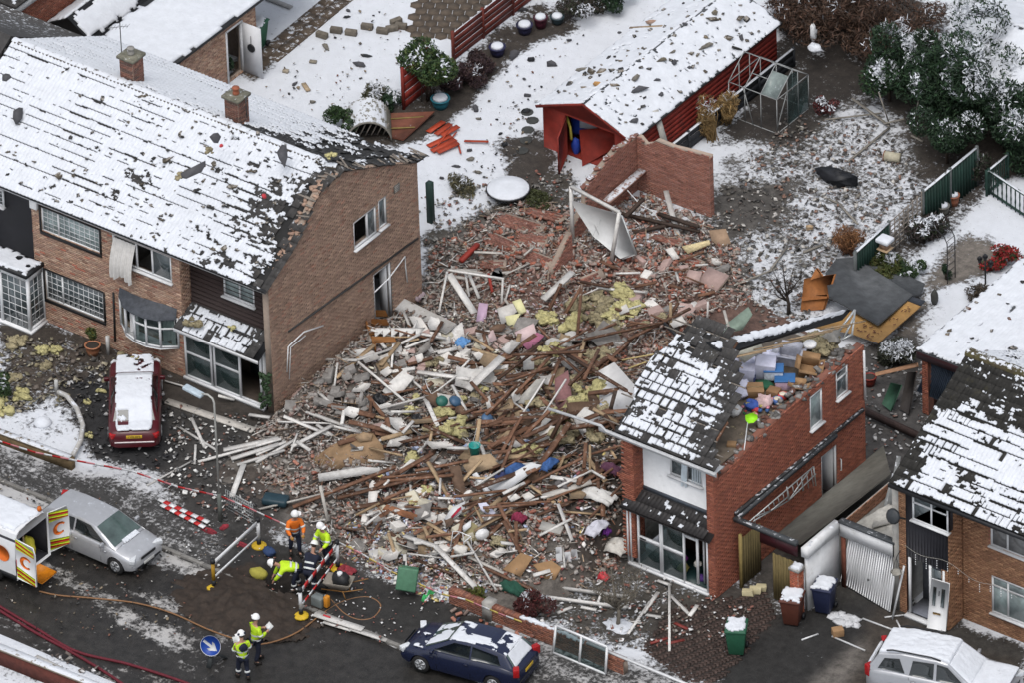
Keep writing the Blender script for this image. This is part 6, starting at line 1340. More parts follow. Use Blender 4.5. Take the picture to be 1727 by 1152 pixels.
scraps([(587,17,.12,1.3,None),(586,28,.12,1.6,.9),(550,78,.16,2.2,2.5),(607,108,.22,1.8,.2),(616,93,.14,2.4,.3),(578,121,.05,1,None),(497,141,.1,2.2,1.6),(482,120,.1,1,None),(527,171,.14,1.1,None),(640,20,.06,1,None),(565,63,.06,1.5,None)],'dark scrap scattered on the wide snowy lawn behind the houses','scraps on the wide snowy lawn',[sl_,dark,grey_t])
blk=M('mossy_block',(.12,.105,.085),.9,.3,7)
for i,(px,py,rz)in enumerate(((543,58,.1),(567,50,.35),(592,54,.35),(619,44,.35),(645,51,.35),(668,35,1.2),(676,43,.35),(661,47,.9))):mb=MB().box(G(px,py,.1),(.42,.2,.2),np.array(Matrix.Rotation(rz,3,'Z')));o=mb.build('edging_block',blk,bevel=.02);tag(o,'mossy concrete block in a row across the wide snowy lawn','block','row of blocks on the lawn')
for i,(px,py,c,lab)in enumerate(((516,146,(.35,.27,.18),'tan plank offcut lying on the wide snowy lawn'),(528,103,(.28,.25,.2),'small tan block on the wide snowy lawn'),(482,119,(.3,.26,.2),'pale stone lump on the wide snowy lawn'),(470,4,(.3,.3,.3),'grey corrugated sheet on the snow at the top'))):
 mb=MB();s_=((.16,.5,.05),(.25,.14,.06),(.2,.14,.1),(1.1,.2,.05))[i];mb.box(G(px,py,.05),s_,np.array(Matrix.Rotation((1.0,.4,.2,.0)[i],3,'Z')));o=mb.build('plank_offcut' if i==0 else('corrugated_sheet' if i==3 else 'stone_block'),M('offcut_%d'%i,c,.9,.25));tag(o,lab,('plank','block','stone','sheet')[i])
fs=thing('fallen_flat_roof','dark felt covered flat roof slab tipped over its yellow plywood deck','roof slab',G(1470,520))
q=[G(1398,500,.75),G(1392,460,.85),G(1410,436,.75),G(1440,433,.5),G(1540,497,.55),G(1481,547,.7)];mb=MB().prism(q,(0,0,-.05));mb.build('felt',felt,fs)
q2=[G(1440,436,.42),G(1500,450,.3),G(1560,478,.3),G(1552,497,.28),G(1538,498,.45)];mb=MB().prism(q2,(0,0,-.04));mb.build('felt',M('felt_edge',(.06,.065,.07),.8,.3),fs)
plm=M('plywood',(.38,.22,.08),.75,.18,4);q3=[G(1372,552,.55),G(1440,520,.62),G(1535,500,.5),G(1553,516,.45),G(1482,578,.5),G(1430,560,.5)];mb=MB().prism(q3,(0,0,-.03));ply=mb.build('plywood_deck',plm,fs)
q4=[G(1538,500,.5),G(1561,508,.46),G(1553,516,.46),G(1530,507,.5)];mb=MB().prism(q4,(0,0,.02));mb.build('felt_edge',M('navy_felt',(.03,.035,.045),.8),fs)
mb=MB()
for i in range(34):
 px,py=random.choice(((1460,550),(1478,558),(1500,545),(1505,538),(1530,518),(1465,568),(1452,556),(1527,523)));px+=random.uniform(-9,9);py+=random.uniform(-3,3);a=random.uniform(-.4,.5);l=random.uniform(2,5)
 mb.bar(G(px,py,.555),G(px+l*math.cos(a),py+l*math.sin(a)-2*(i%2),.555),.035,.006)
mb.build('stencil_marks',M('stencil_ink',(.08,.03,.02),.8),ply)
orc=thing('splintered_panel','splintered orange timber panel upright beside the tipped roof slab','panel',G(1375,530));om=M('orange_timber',(.26,.1,.03),.7,.25)
for(q,n)in(([G(1350,525,.02),G(1356,470,1.1),G(1407,462,1.15),G(1398,490,.6),G(1388,522,.05)],'panel'),([G(1366,472,1.1),G(1376,452,1.3),G(1386,466,1.15)],'splinter'),([G(1352,500,.5),G(1395,496,.55),G(1395,503,.45),G(1352,507,.45)],'shelf')):mb=MB().prism(q,(.04,.06,0));mb.build(n,om,orc)
bt=thing('bird_table','wooden bird table with thick snow on its roof beside the green fence','bird table',G(1493,455));c=G(1493,455)
mb=MB().bar(c,c+Z1*.85,.06,.06);mb.build('post',timber_grey,bt);mb=MB().box(c+Z1*.87,(.42,.4,.04));mb.build('tray',timber_pale,bt);mb=MB().box(c+Z1*1.03,(.28,.26,.25));mb.build('house',M('bird_wood',(.3,.2,.14),.8),bt);mb=MB().box(c+Z1*1.22,(.5,.46,.16));mb.build('snow_cap',snowm,bt,bevel=.05)
ga=thing('garden_arch','thin metal rose arch over the garden path','arch',G(1600,480))
pa,pb_=G(1598,478),G(1596,440);off=Vector((.0,.45,0))
for k,o_ in enumerate((Vector((0,0,0)),off)):
 pts=[pa+o_+Z1*z for z in(0,.6,1.2,1.6)]+[pa+o_+Vector((-.12,0,1.85)),pa+o_+Vector((-.4,0,2.0)),pa+o_+Vector((-.75,0,1.9))]
 mb=MB().tube(pts,.018,5);mb.build('hoop',dark,ga)
for k in range(7):z=.2+.25*k;mb=MB().bar(pa+Z1*z,pa+off+Z1*z,.015,.015);mb.build('rung',dark,ga)
lp_=thing('garden_lamp_post','black garden lamp post with three lanterns beside the snowy garage roof','lamp post',G(1662,478));c=G(1662,478)
mb=MB().tube([c,c+Z1*.9],.03,6);mb.bar(c+Vector((-.2,0,.75)),c+Vector((.2,0,.75)),.02,.02);mb.build('post',dark,lp_)
for(dx,z)in((-.22,.75),(.22,.75),(0,.92)):mb=MB().lathe([(.04,0),(.09,.18),(.11,.18),(.03,.28)],6,c+Vector((dx,0,z)));mb.build('lantern',dark,lp_)
bag('garden_statue','small dark seated statue in snow below the tipped roof slab','statue',1576,512,(.12,.14,.32),M('statue_bronze',(.05,.05,.045),.6),z=0,seed=8,jit=.12)
dm_=thing('cable_drum','cream drum with brown end lying in the wrecked garden','drum',G(1505,266));a,b=G(1492,262,.18),G(1518,266,.18)
mb=MB().tube([a,b],.17,14);mb.build('barrel',M('cream_drum',(.4,.37,.28),.7),dm_);mb=MB().tube([a+(a-b)*.04,a],.19,14);mb.build('end_cap',M('brown_drum_end',(.2,.07,.035),.8),dm_)
for i,(a,b,w_,lab)in enumerate((((1482,155,1.5),(1501,212,.02),.06,'grey post leaning out of the round bush'),((1551,162,1.4),(1541,212,.05),.06,'grey post standing beside the conifers'),((1430,272,.05),(1500,215,.1),.08,'long grey rail lying across the wrecked garden'),((1437,165,.3),(1500,212,.1),.09,'grey rail sloping down from the dark bushes'),((1392,201,.1),(1487,190,.15),.05,'thin dark rail below the bushes'),((1490,208,.2),(1525,200,.3),.06,'broken pale rail under the conifers'),((1537,228,.05),(1556,238,.05),.08,'short pale board by the round shrub'),((1355,425,.05),(1388,412,.05),.1,'dark splintered rail on the debris strewn snow'),((1410,338,.03),(1447,378,.25),.07,'white batten beside the russet shrub'),((1385,330,.03),(1420,345,.03),.06,'grey lath in the middle of the wrecked garden'),((1296,460,.1),(1328,415,.1),.07,'grey lath near the bare sapling'),((1240,480,.1),(1310,452,.2),.06,'thin pale batten on grey dust beside the rubble'))):
 mb=MB().bar(G(*a),G(*b),w_,.04);o=mb.build('fence_rail',M('grey_rail',(.2,.185,.16),.85,.25,snow=.15));tag(o,lab,'rail')
bag('black_sheeting','crumpled black sheeting on the snow of the wrecked garden','sheeting',1410,305,(.75,.35,.25),M('black_sheet',(.012,.013,.016),.5,.3,5),z=0,seed=21,jit=.35)
bag('white_bag','white plastic bag caught in the brown hedge','bag',1372,68,(.12,.12,.35),pvc,z=1.0,seed=22,jit=.3)
bag('white_bag','snow capped white object under the brown hedge','bag',1375,84,(.28,.2,.12),snowm,z=.9,seed=23,jit=.3)
o=shard('log_slice','tan round log slice on the debris strewn snow','log slice',1364,384,G(1364,384,.05),.2,timber_pale,n=9,thick=.06)
for i,(q,lab,mt)in enumerate((([G(1487,682,.1),G(1502,646,.9),G(1520,650,.9),G(1502,694,.1)],'green board leaning in the dark yard by the rear garage',M('green_board',(.03,.08,.05),.7)),([G(1517,690,.1),G(1530,628,1.1),G(1545,628,1.1),G(1532,700,.1)],'dark plank leaning beside the brick pier of the rear garage',M('dark_plank',(.035,.03,.028),.8)),([G(1476,629,.5),G(1546,612,1.0),G(1547,619,.95),G(1477,635,.45)],'long tan board leaning against the rear garage pier',M('tan_board',(.25,.14,.08),.8)))):
 mb=MB().prism(q,(.02,.04,-.02));o=mb.build('leaning_board',mt);tag(o,lab,'board')
mb=MB().bar(G(1457,693,.25),G(1553,738,.25),.12,.25);o=mb.build('fallen_beam',M('dark_beam',(.035,.022,.02),.8,.3,snow=.15));tag(o,'dark beam lying between the right house and far right roof','beam')
pot('red round pot beside the right house downpipe',1467,650,.22,.35,(.2,.03,.02),snow=False)
# RUBBLE OF THE COLLAPSED HOUSE
def zone_cols(x,y):
 """colour palette of the crushed pieces by place"""
 n=len(x);out=np.zeros((n,3));r=rng.random(n)
 pals={'brick':[(.23,.11,.08),(.2,.095,.07),(.26,.15,.115),(.18,.1,.078),(.25,.21,.185),(.17,.145,.125)],'grey':[(.17,.15,.14),(.12,.108,.1),(.21,.19,.175),(.15,.085,.07),(.13,.07,.058),(.3,.28,.26)],'mix':[(.22,.2,.18),(.3,.28,.25),(.15,.12,.1),(.2,.09,.065),(.36,.34,.31),(.09,.08,.075),(.24,.15,.1)],'wood':[(.12,.065,.04),(.16,.09,.055),(.08,.055,.04),(.2,.15,.1),(.24,.21,.18),(.06,.05,.045)],'front':[(.28,.25,.22),(.2,.09,.065),(.36,.33,.3),(.14,.12,.1),(.17,.1,.07),(.45,.43,.4),(.1,.09,.08)]}
 nz=fbm(x*.5,y*.5,91)-.5
 k=np.full(n,2)
 k[(x<.8+nz*4)&(y<1)]=1;k[y>1.2+nz*4]=0;k[(x>5.6+nz*4)&(y<1.0)&(y>-8)]=3;k[y<-8.6+nz*3]=4
 k=np.where(rng.random(n)<.15,rng.integers(0,5,n),k)
 for i,nm in enumerate(('brick','grey','mix','wood','front')):
  m=k==i;p=np.array(pals[nm]);out[m]=p[rng.integers(0,len(p),m.sum())]
 gm=out.mean(1,keepdims=True);out=.68*out+.32*gm
 return np.clip(out*1.1*(1+rng.normal(0,.32,(n,1))),.01,.8)
RUB=[(G(px,py).x,G(px,py).y)for px,py in[(458,690),(560,600),(690,500),(735,420),(800,375),(880,345),(960,350),(1000,330),(1090,330),(1200,385),(1250,420),(1260,520),(1180,560),(1100,640),(1060,700),(1065,960),(1000,985),(880,1010),(760,1010),(640,975),(560,930),(500,860),(440,810),(430,740)]]
def scatter(n,poly,soft_=0.0):
 xs=[p[0]for p in poly];ys=[p[1]for p in poly];X=rng.uniform(min(xs)-1,max(xs)+1,n*3);Y=rng.uniform(min(ys)-1,max(ys)+1,n*3)
 k=inpoly(X+(fbm(X,Y,5)-.5)*soft_,Y+(fbm(X+9,Y,6)-.5)*soft_,poly)&~((X>10.3)&(Y>-7.7)&(Y<.6))&((X>-3.85)|(Y>.8)|(Y<-8));X,Y=X[k][:n],Y[k][:n];return X,Y
LMK={(801,768):'turquoise bucket',(590,765):'tan carpet',(813,525):'lilac panel',(715,530):'large white board',(1020,525):'yellow wool heap',(1045,660):'white ceiling board',(872,790):'blue cloth',(694,950):'fallen green bin',(890,955):'flattened cartons',(1010,380):'leaning white door',(1203,470):'pink plaster block',(645,660):'fallen white frame',(1060,850):'brick pier',(465,845):'teal suitcase',(645,480):'gable side door',(990,680):'big wool roll',(1130,1010):'long white garden strip',(372,770):'lamp post',(760,960):'broken white downpipe',(850,400):'toppled brick sheets',(880,640):'level brown rafter',(545,600):'gable foot'}
def locate(px,py):
 k=min(LMK,key=lambda q:(q[0]-px)**2+(q[1]-py)**2);dx,dy=px-k[0],py-k[1]
 w=('right of' if dx>0 else 'left of')if abs(dx)>abs(dy)else('in front of' if dy>0 else 'behind')
 return w+' the '+LMK[k]
def topx(p):
 v=Vector(p)-CAMP;d=v.dot(_F);return 863.5+FPX*v.dot(CR)/d,576-FPX*v.dot(CU)/d
def place_label(o,what,cat,p):
 l=what+' '+locate(*topx(p));tag(o,l,cat,l+', several alike')
X,Y=scatter(11000,RUB,1.5);n=len(X);sz=.035+.09*rng.random(n)**2.2
Z=np.maximum(H(X,Y),0)+rng.uniform(-.02,.06,n)
stuff_boxes('crushed_masonry',np.stack([X,Y,Z],1),np.stack([sz*rng.uniform(1,2.2,n),sz*rng.uniform(.8,1.4,n),sz*rng.uniform(.5,1,n)],1),rand_rot(n,1.2),zone_cols(X,Y),col_attr,None,'crushed brick and plaster fragments covering the collapsed house plot','rubble',jit=.14)
X,Y=scatter(5200,RUB,.8);n=len(X);k=rng.random(n)<np.clip(.35+.65*((X<1.5)|(Y>0)|(Y<-8)),0,1);X,Y=X[k],Y[k];n=len(X)
Z=np.maximum(H(X,Y),0)+rng.uniform(-.01,.12,n);S3=np.tile((.215,.1,.068),(n,1))*rng.uniform(.55,1.1,(n,1));S3[:,0]*=rng.uniform(.5,1,n)
bc=np.array([(.25,.095,.065),(.21,.08,.055),(.28,.13,.095),(.2,.1,.08),(.24,.2,.18),(.17,.15,.14),(.3,.26,.23),(.15,.085,.07)])[rng.integers(0,8,n)]*(1+rng.normal(0,.15,(n,1)))
gy_=(X<1.2)&(Y<1.5);bc[gy_]=bc[gy_]*.35+np.array((.15,.13,.115))*.65;bc=bc*1.1
stuff_boxes('brick_rubble',np.stack([X,Y,Z],1),S3,rand_rot(n,.8),np.clip(bc,.01,.8),col_attr,None,'loose whole and half bricks strewn through the rubble heap','rubble',jit=.05)
X,Y=scatter(3600,RUB,1.5);n=len(X);L_=.15+.6*rng.random(n)**2;Z=np.maximum(H(X,Y),0)+rng.uniform(.03,.16,n)
sc2=np.array([(.15,.075,.045),(.2,.12,.075),(.3,.22,.15),(.5,.48,.45),(.1,.07,.05),(.55,.54,.52),(.17,.15,.13)])[rng.integers(0,7,n)]*(1+rng.normal(0,.2,(n,1)))
stuff_boxes('wood_splinters',np.stack([X,Y,Z],1),np.stack([L_,rng.uniform(.012,.045,n),rng.uniform(.008,.025,n)],1),rand_rot(n,.45),np.clip(sc2,.01,.8),col_attr,None,'small splinters of wood and plastic strewn over the rubble','splinters')
def litter(name,poly,n,cols,smin,smax,label,hz=True):
 X,Y=scatter(n,poly,.8);n=len(X);s_=rng.uniform(smin,smax,n);Z=(np.maximum(H(X,Y),0)if hz else np.zeros(n))+rng.uniform(.03,.1,n)
 c=np.array(cols)[rng.integers(0,len(cols),n)]
 return stuff_boxes(name,np.stack([X,Y,Z],1),np.stack([s_,s_*rng.uniform(.5,1,n),rng.uniform(.006,.03,n)],1),rand_rot(n,.7),c,M('litter',attr='Col',rough=.7,var=.2,scale=9,snow=.3,scol=DUST),None,label,'litter',jit=.12)
pp=lambda L:[(G(px,py).x,G(px,py).y)for px,py in L]
LC=[(.7,.7,.7),(.62,.62,.66),(.7,.7,.7),(.6,.45,.48),(.4,.45,.6),(.62,.5,.2),(.66,.66,.62),(.3,.1,.1),(.25,.3,.45)]
litter('paper_litter',pp([(575,880),(700,880),(760,960),(830,1010),(740,1020),(640,985),(585,950)]),700,LC,.05,.16,'paper and plastic litter blown out along the front of the rubble')
litter('paper_litter',pp([(640,760),(1040,740),(1050,960),(880,1000),(640,900)]),420,LC,.06,.18,'household litter scattered over the front of the heap')
litter('plastic_litter',pp([(620,560),(900,480),(1000,560),(880,720),(640,720)]),330,[(.66,.65,.62),(.6,.5,.55),(.5,.49,.46),(.62,.6,.48)],.06,.18,'plaster and plastic scraps over the middle of the heap')
litter('debris_specks',pp([(290,690),(440,700),(480,880),(380,890),(260,800)]),500,[(.5,.49,.47),(.2,.19,.18),(.08,.08,.08),(.62,.62,.6),(.17,.09,.07)],.04,.14,'small debris over the slushy drive left of the heap',False)
litter('debris_specks',pp([(1090,440),(1200,330),(1330,200),(1500,210),(1550,300),(1440,430),(1370,540),(1250,560)]),1700,[(.12,.1,.09),(.08,.075,.07),(.2,.12,.09),(.45,.43,.4),(.16,.15,.13),(.06,.055,.05)],.03,.15,'fine debris scattered over the wrecked snowy garden',False)
litter('debris_specks',pp([(900,930),(1090,970),(1210,1010),(1290,1010),(1250,1070),(1130,1090),(1000,1100),(880,1040)]),520,[(.6,.6,.6),(.2,.09,.07),(.1,.09,.08),(.5,.5,.5),(.14,.12,.1)],.04,.14,'small debris over the front garden of the right house',False)
litter('debris_specks',pp([(0,560),(200,600),(180,650),(110,680),(0,710)]),420,[(.12,.1,.085),(.07,.065,.06),(.3,.27,.2),(.2,.18,.12)],.05,.18,'small debris over the left front garden',False)
litter('debris_specks',pp([(290,900),(420,870),(620,960),(760,1030),(640,1090),(380,1000)]),260,[(.5,.5,.5),(.25,.1,.08),(.1,.09,.08),(.6,.6,.6)],.03,.09,'grit and litter on the dark pavement around the excavation',False)
litter('debris_specks',pp([(700,340),(860,300),(960,270),(960,400),(720,470)]),520,[(.2,.09,.07),(.12,.11,.1),(.25,.24,.22),(.1,.085,.07),(.4,.39,.37)],.04,.14,'broken brick bits on the soil behind the left house',False)
litter('roof_grit',pp([(1440,590),(1560,570),(1560,720),(1510,820),(1440,790)]),300,[(.12,.12,.12),(.3,.3,.3),(.5,.5,.5),(.2,.1,.08)],.04,.14,'debris on the dark yard between right house and rear garage',False)
litter('debris_specks',pp([(90,640),(190,620),(300,680),(310,770),(250,800),(130,770)]),330,[(.02,.02,.02),(.06,.06,.06),(.4,.4,.4),(.03,.03,.035)],.05,.16,'black and white debris round the red car',False)
bme=[]
for i,c in enumerate(((.28,.1,.065),(.23,.085,.058),(.31,.14,.1),(.2,.15,.13))):
 mb=MB().box((0,0,0),(.215,.102,.068));mb.box((0,0,.034),(.16,.06,.002));o=mb.build('brick',M('brick_clay_%d'%i,c,.9,.25,12,.3,40,snow=.4,scol=DUST),local=True,bevel=.006);bme.append(o)
BZ=[('loose orange red brick in the pile behind the rubble','bricks in the orange pile',pp([(820,380),(900,350),(960,360),(940,440),(1040,440),(1150,400),(1230,430),(1240,470),(1100,490),(960,480),(830,430)]),190),('loose brick at the front left corner of the heap','bricks at the front left',pp([(485,780),(540,780),(540,830),(490,830)]),32),('loose brick in the small pile near the cardboard sheets','bricks near the cardboard',pp([(890,900),(960,900),(960,960),(900,960)]),34),('loose brick on the ground along the front garden wall','bricks along the front wall',pp([(735,1025),(790,1035),(900,1080),(880,1095),(800,1065),(730,1040)]),34)]
first=[True]*4;cnt=0
for lab,grp,poly,n in BZ:
 X,Y=scatter(n,poly,.2)
 for x,y in zip(X,Y):
  i=random.randrange(4);src=bme[i];o=src if first[i]else newobj('brick',src.data)
  if not first[i]:m_=o.modifiers.new('bevel','BEVEL');m_.width=.006
  first[i]=False;o.location=(x,y,Hf(x,y)+random.uniform(.05,.16));o.rotation_euler=(random.gauss(0,.35),random.gauss(0,.3),random.uniform(0,6.28));place_label(o,('orange','dark red','pale pinkish','grey brown')[i]+' loose brick','brick',o.location)if n>100 else tag(o,lab,'brick',grp)
def brick_slab(label,px,py,w,h,rot,tilt,pal=PAL_DUST,up=.1,face=None):
 p=S(px,py,up);t=thing('fallen_brickwork',label,'brickwork',p);R3=Matrix.Rotation(rot,3,'Z')@Matrix.Rotation(tilt,3,'X')
 C=[];nr,nc=max(1,int(h/.078)),max(1,int(w/.228))
 for i in range(nc):
  for j in range(nr):
   if random.random()<.12 and(i in(0,nc-1)or j in(0,nr-1)):continue
   C.append((i*.228-w/2+(j%2)*.114,j*.078-h/2,0))
 C=np.array(C);R_=np.array(R3);n=len(C)
 stuff_boxes('brick_courses',C@R_.T+np.array(p),np.tile((.215,.068,.11),(n,1)),np.tile(R_[None],(n,1,1)),np.clip(np.array(pal)[rng.integers(0,len(pal),n)]*(1+rng.normal(0,.13,(n,1))),.01,.8),brick_attr,t,jit=.02)
 mb=MB().box((0,0,-.01),(w*.95,h*.95,.08));mb.V[0]=mb.V[0]@R_.T+np.array(p);mb.build('mortar_bed',mortar,t)
 if face:mb=MB().box((0,0,.062),(w*.96,h*.96,.016));mb.V[0]=mb.V[0]@R_.T+np.array(p);mb.build('plaster_face',face,t)
 return t
pinkp=M('pink_plaster',(.36,.26,.235),.9,.14,5,.2,20)
for(px,py,w,h,r,tl,lab)in((880,378,1.7,.6,.1,.15,'toppled sheet of red brickwork at the back left of the rubble'),(925,362,1.3,.5,.15,-.1,'upper toppled brick sheet beside the leaning white door'),(850,410,1.2,.5,-.05,.2,'lower toppled brick sheet at the back left of the rubble'),(900,405,1.0,.55,.4,.1,'broken brick sheet between two toppled ones'),(915,440,1.1,.5,.0,.25,'slab of brickwork above the pale timber'),(1070,463,1.2,.3,.05,.2,'curved run of red bricks in the middle of the back pile'),(1130,405,1.0,.35,.1,-.1,'brick chunk at the foot of the white upright board'),(1170,440,.8,.35,-.1,.2,'brick chunk left of the pink plaster block'),(1000,468,.9,.35,1.2,.5,'tilted brick pier fragment below the white door'),(835,445,.8,.4,.6,.1,'brick chunk by the red painted post')):
 brick_slab(lab,px,py,w,h,r,tl)
brick_slab('pink plastered block of brickwork on the right of the back pile',1203,472,.9,.75,-.05,.35,up=.2,face=pinkp)
brick_slab('smaller pink plastered brick chunk beside the large pink block',1170,468,.5,.5,.3,.4,up=.15,face=pinkp)
brick_slab('pink plastered brick lump among grey rubble by the gable',505,662,.6,.45,.8,.2,up=.15,face=pinkp)
brick_slab('pink plastered brick lump in the middle of the heap',645,723,.55,.4,1.0,.3,up=.15,face=pinkp)
brick_slab('brick chunk with mortar face behind the cardboard sheets',930,893,.8,.35,.2,.3,up=.15,face=concrete)
chunk_m=M('concrete_block_grey',(.2,.19,.18),.9,.25,6,.3,20)
def chunk(label,px,py,s,mat,up=.08,rz=None,group=None,name='masonry_chunk',tl=.25):
 mb=MB().box((0,0,0),s);mb.V[0]=mb.V[0]+np.random.default_rng(int(px*7+py)).normal(0,1,mb.V[0].shape)*np.array(s)*.07
 o=mb.build(name,mat,local=True,bevel=.008);o.location=S(px,py,up);o.rotation_euler=(random.gauss(0,tl),random.gauss(0,tl),rz if rz is not None else random.uniform(0,3.1));tag(o,label,'masonry',group)
 if group and label.startswith('lump'):place_label(o,{'concrete_block_grey':'grey','pink_plaster':'pink','white_plaster':'white','cream_plaster':'cream'}[mat.name]+' plastered masonry lump','masonry',o.location)
 return o
creamp=M('cream_plaster',(.46,.43,.34),.9,.12,5);whitep=M('white_plaster',(.55,.53,.5),.9,.14,5);lilacp=M('lilac_board',(.5,.36,.48),.85,.08,5);pinkb=M('pale_pink_board',(.52,.4,.4),.85,.1,5);yelp=M('pale_yellow_board',(.55,.53,.3),.85,.1,5)
for i,(px,py,m_)in enumerate([(random.uniform(470,620),random.uniform(600,700),chunk_m)for _ in range(26)]+[(random.uniform(640,860),random.uniform(560,660),random.choice((whitep,creamp,chunk_m,pinkp)))for _ in range(44)]+[(random.uniform(1040,1220),random.uniform(440,540),random.choice((chunk_m,pinkp,whitep)))for _ in range(24)]+[(random.uniform(600,860),random.uniform(830,940),random.choice((chunk_m,whitep,creamp)))for _ in range(32)]):
 chunk('lump of plastered masonry lying in the rubble',px,py,(random.uniform(.25,.62),random.uniform(.18,.42),random.uniform(.08,.24)),m_,group='masonry lumps in the rubble',up=.1)
def sheet(label,pts,mat,th=.03,name='board',cat='board',off=None):
 P=[S(px,py,up)for px,py,up in pts];mb=MB().prism(P,off or(0,0,-th));o=mb.build(name,mat);tag(o,label,cat);return o
sheet('large white board lying across the rubble by the side door',[(677,501,.5),(770,546,.45),(752,561,.35),(661,519,.4)],white_wood,.05)
sheet('lilac plasterboard panel standing in the rubble',[(808,510,.5),(823,512,.5),(819,541,.1),(803,541,.1)],lilacp)
sheet('cream plasterboard panel beside the yellow board',[(838,520,.4),(865,511,.45),(872,525,.3),(846,548,.15)],whitep)
sheet('pale yellow board propped beside cream plasterboard',[(864,508,.4),(878,503,.45),(888,524,.2),(876,530,.2)],yelp)
sheet('small pale yellow board below the cream plasterboard',[(852,533,.3),(878,528,.35),(866,552,.1),(855,546,.15)],yelp)
sheet('pink board fragment under yellow mineral wool',[(868,560,.3),(900,545,.4),(905,562,.3),(880,585,.2)],pinkb)
sheet('deep pink panel lying under brown timbers',[(880,580,.25),(905,560,.3),(918,566,.3),(892,592,.2)],M('deep_pink',(.36,.13,.2),.8))
sheet('large tan carpet square draped over the front of the heap',[(523,776,.05),(560,752,.2),(592,733,.3),(629,731,.3),(645,752,.25),(652,776,.1),(552,793,.05)],M('tan_carpet',(.25,.165,.095),.95,.22,4,.4,40),.03,'carpet','carpet')
sheet('round tan carpet patch on top of the large carpet',[(598,738,.36),(612,729,.4),(628,733,.4),(626,743,.35),(606,745,.35)],M('tan_carpet2',(.3,.21,.13),.95,.25,6),.02,'carpet','carpet')
sheet('long white skirting board at the left of the dark timbers',[(536,800,.3),(612,788,.35),(641,790,.35),(640,797,.3),(538,812,.25)],white_wood)
sheet('beige cardboard sheet beside the turquoise bucket',[(781,786,.4),(795,770,.45),(827,766,.5),(847,786,.35),(818,793,.3),(790,801,.3)],M('beige_card',(.3,.22,.14),.9,.2),.02)
sheet('brown upright board below the beige cardboard',[(757,786,.5),(776,786,.5),(787,833,.1),(768,833,.1)],M('brown_board',(.12,.075,.05),.8,.25))
sheet('large white shelf board with blue cloth on it',[(823,822,.35),(895,781,.6),(914,785,.55),(846,833,.3)],pvc,.04)
sheet('white strip board beside the beige cardboard',[(796,801,.4),(804,797,.4),(833,838,.2),(826,842,.15)],pvc)
sheet('white ceiling board propped against the torn house side',[(1009,626,.7),(1036,611,1.0),(1074,654,.9),(1071,676,.7),(1052,708,.2),(1012,688,.2)],M('white_ceiling',(.62,.62,.62),.7,.08,3),.03)
sheet('pale grey panel leaning in the dark timbers',[(868,680,.2),(905,640,.7),(922,638,.8),(893,682,.3)],M('grey_panel',(.4,.39,.36),.8,.2))
sheet('blue grey panel under the leaning pale panel',[(868,690,.3),(892,690,.3),(900,712,.1),(870,718,.0)],M('blue_grey_panel',(.08,.12,.17),.7,.2))
sheet('dusty pink wall panel standing in the dark timbers',[(935,640,.8),(958,625,1.0),(966,680,.3),(938,690,.2)],M('dusty_pink',(.2,.1,.1),.8,.2))
sheet('green painted panel at the torn house back corner',[(1201,565,.3),(1262,517,.9),(1269,530,.7),(1252,555,.3)],M('pale_green_panel',(.22,.29,.24),.8,.15))
sheet('tan chipboard sheet on the right of the back pile',[(1196,388,.35),(1224,385,.4),(1233,410,.15),(1214,416,.1),(1200,405,.2)],M('chipboard',(.26,.18,.12),.9,.2))
sheet('cream tiled board on bricks in the back pile',[(1150,415,.3),(1196,404,.3),(1198,411,.25),(1160,426,.25)],M('cream_tile_board',(.5,.42,.24),.7,.3,14))
sheet('white tiled slab on bricks in the back pile',[(1122,420,.25),(1134,416,.3),(1146,434,.2),(1135,437,.15)],whitep)
sheet('flattened brown carton at the front right of the heap',[(848,961,.15),(878,933,.4),(899,940,.4),(878,973,.1)],card,.02,'flattened_carton','cardboard')
sheet('second flattened carton right of the first by the shrub',[(899,953,.3),(930,946,.35),(947,958,.25),(936,978,.05),(918,976,.05)],card,.02,'flattened_carton','cardboard')
sheet('orange brown drawer front lying left of the poster',[(645,860,.2),(652,851,.3),(704,869,.3),(702,878,.15)],M('orange_brown_wood',(.25,.11,.055),.7,.2))
sheet('white printed board with red band lying on timbers',[(748,877,.25),(762,857,.4),(784,846,.5),(784,860,.35),(760,878,.2)],pvc,.05,'printed_board','board')
sheet('red band printed on the white board',[(760,873,.30),(772,859,.40),(778,855,.44),(778,859,.40),(764,874,.28)],M('crimson',(.3,.01,.03),.6),.004,'printed_band','print')
sheet('tan padded board with paper on it at the front of the heap',[(778,900,.2),(795,880,.4),(806,888,.4),(794,915,.1),(780,915,.1)],M('khaki_board',(.3,.26,.14),.9,.2))
sheet('sheet of white paper on the tan padded board',[(780,888,.42),(795,878,.46),(794,889,.44),(782,899,.4)],pvc,.004,'paper_sheet','paper')
sheet('lilac white paper sheet near the crimson cushion',[(806,850,.5),(820,848,.5),(836,866,.4),(826,872,.3),(812,862,.4)],lilac,.004,'paper_sheet','paper')
for i,(px,py)in enumerate(((942,932),(957,940),(968,936),(942,943))):sheet('white tile standing among bricks behind the bare sapling',[(px-5,py-8,.4),(px+5,py-9,.4),(px+7,py+8,.05),(px-4,py+8,.05)],pvc,.03,'white_tile','tile')
for k in range(4):bpy.data.objects['white_tile'+('' if k==0 else '.%03d'%k)]['group']='white tiles behind the sapling'
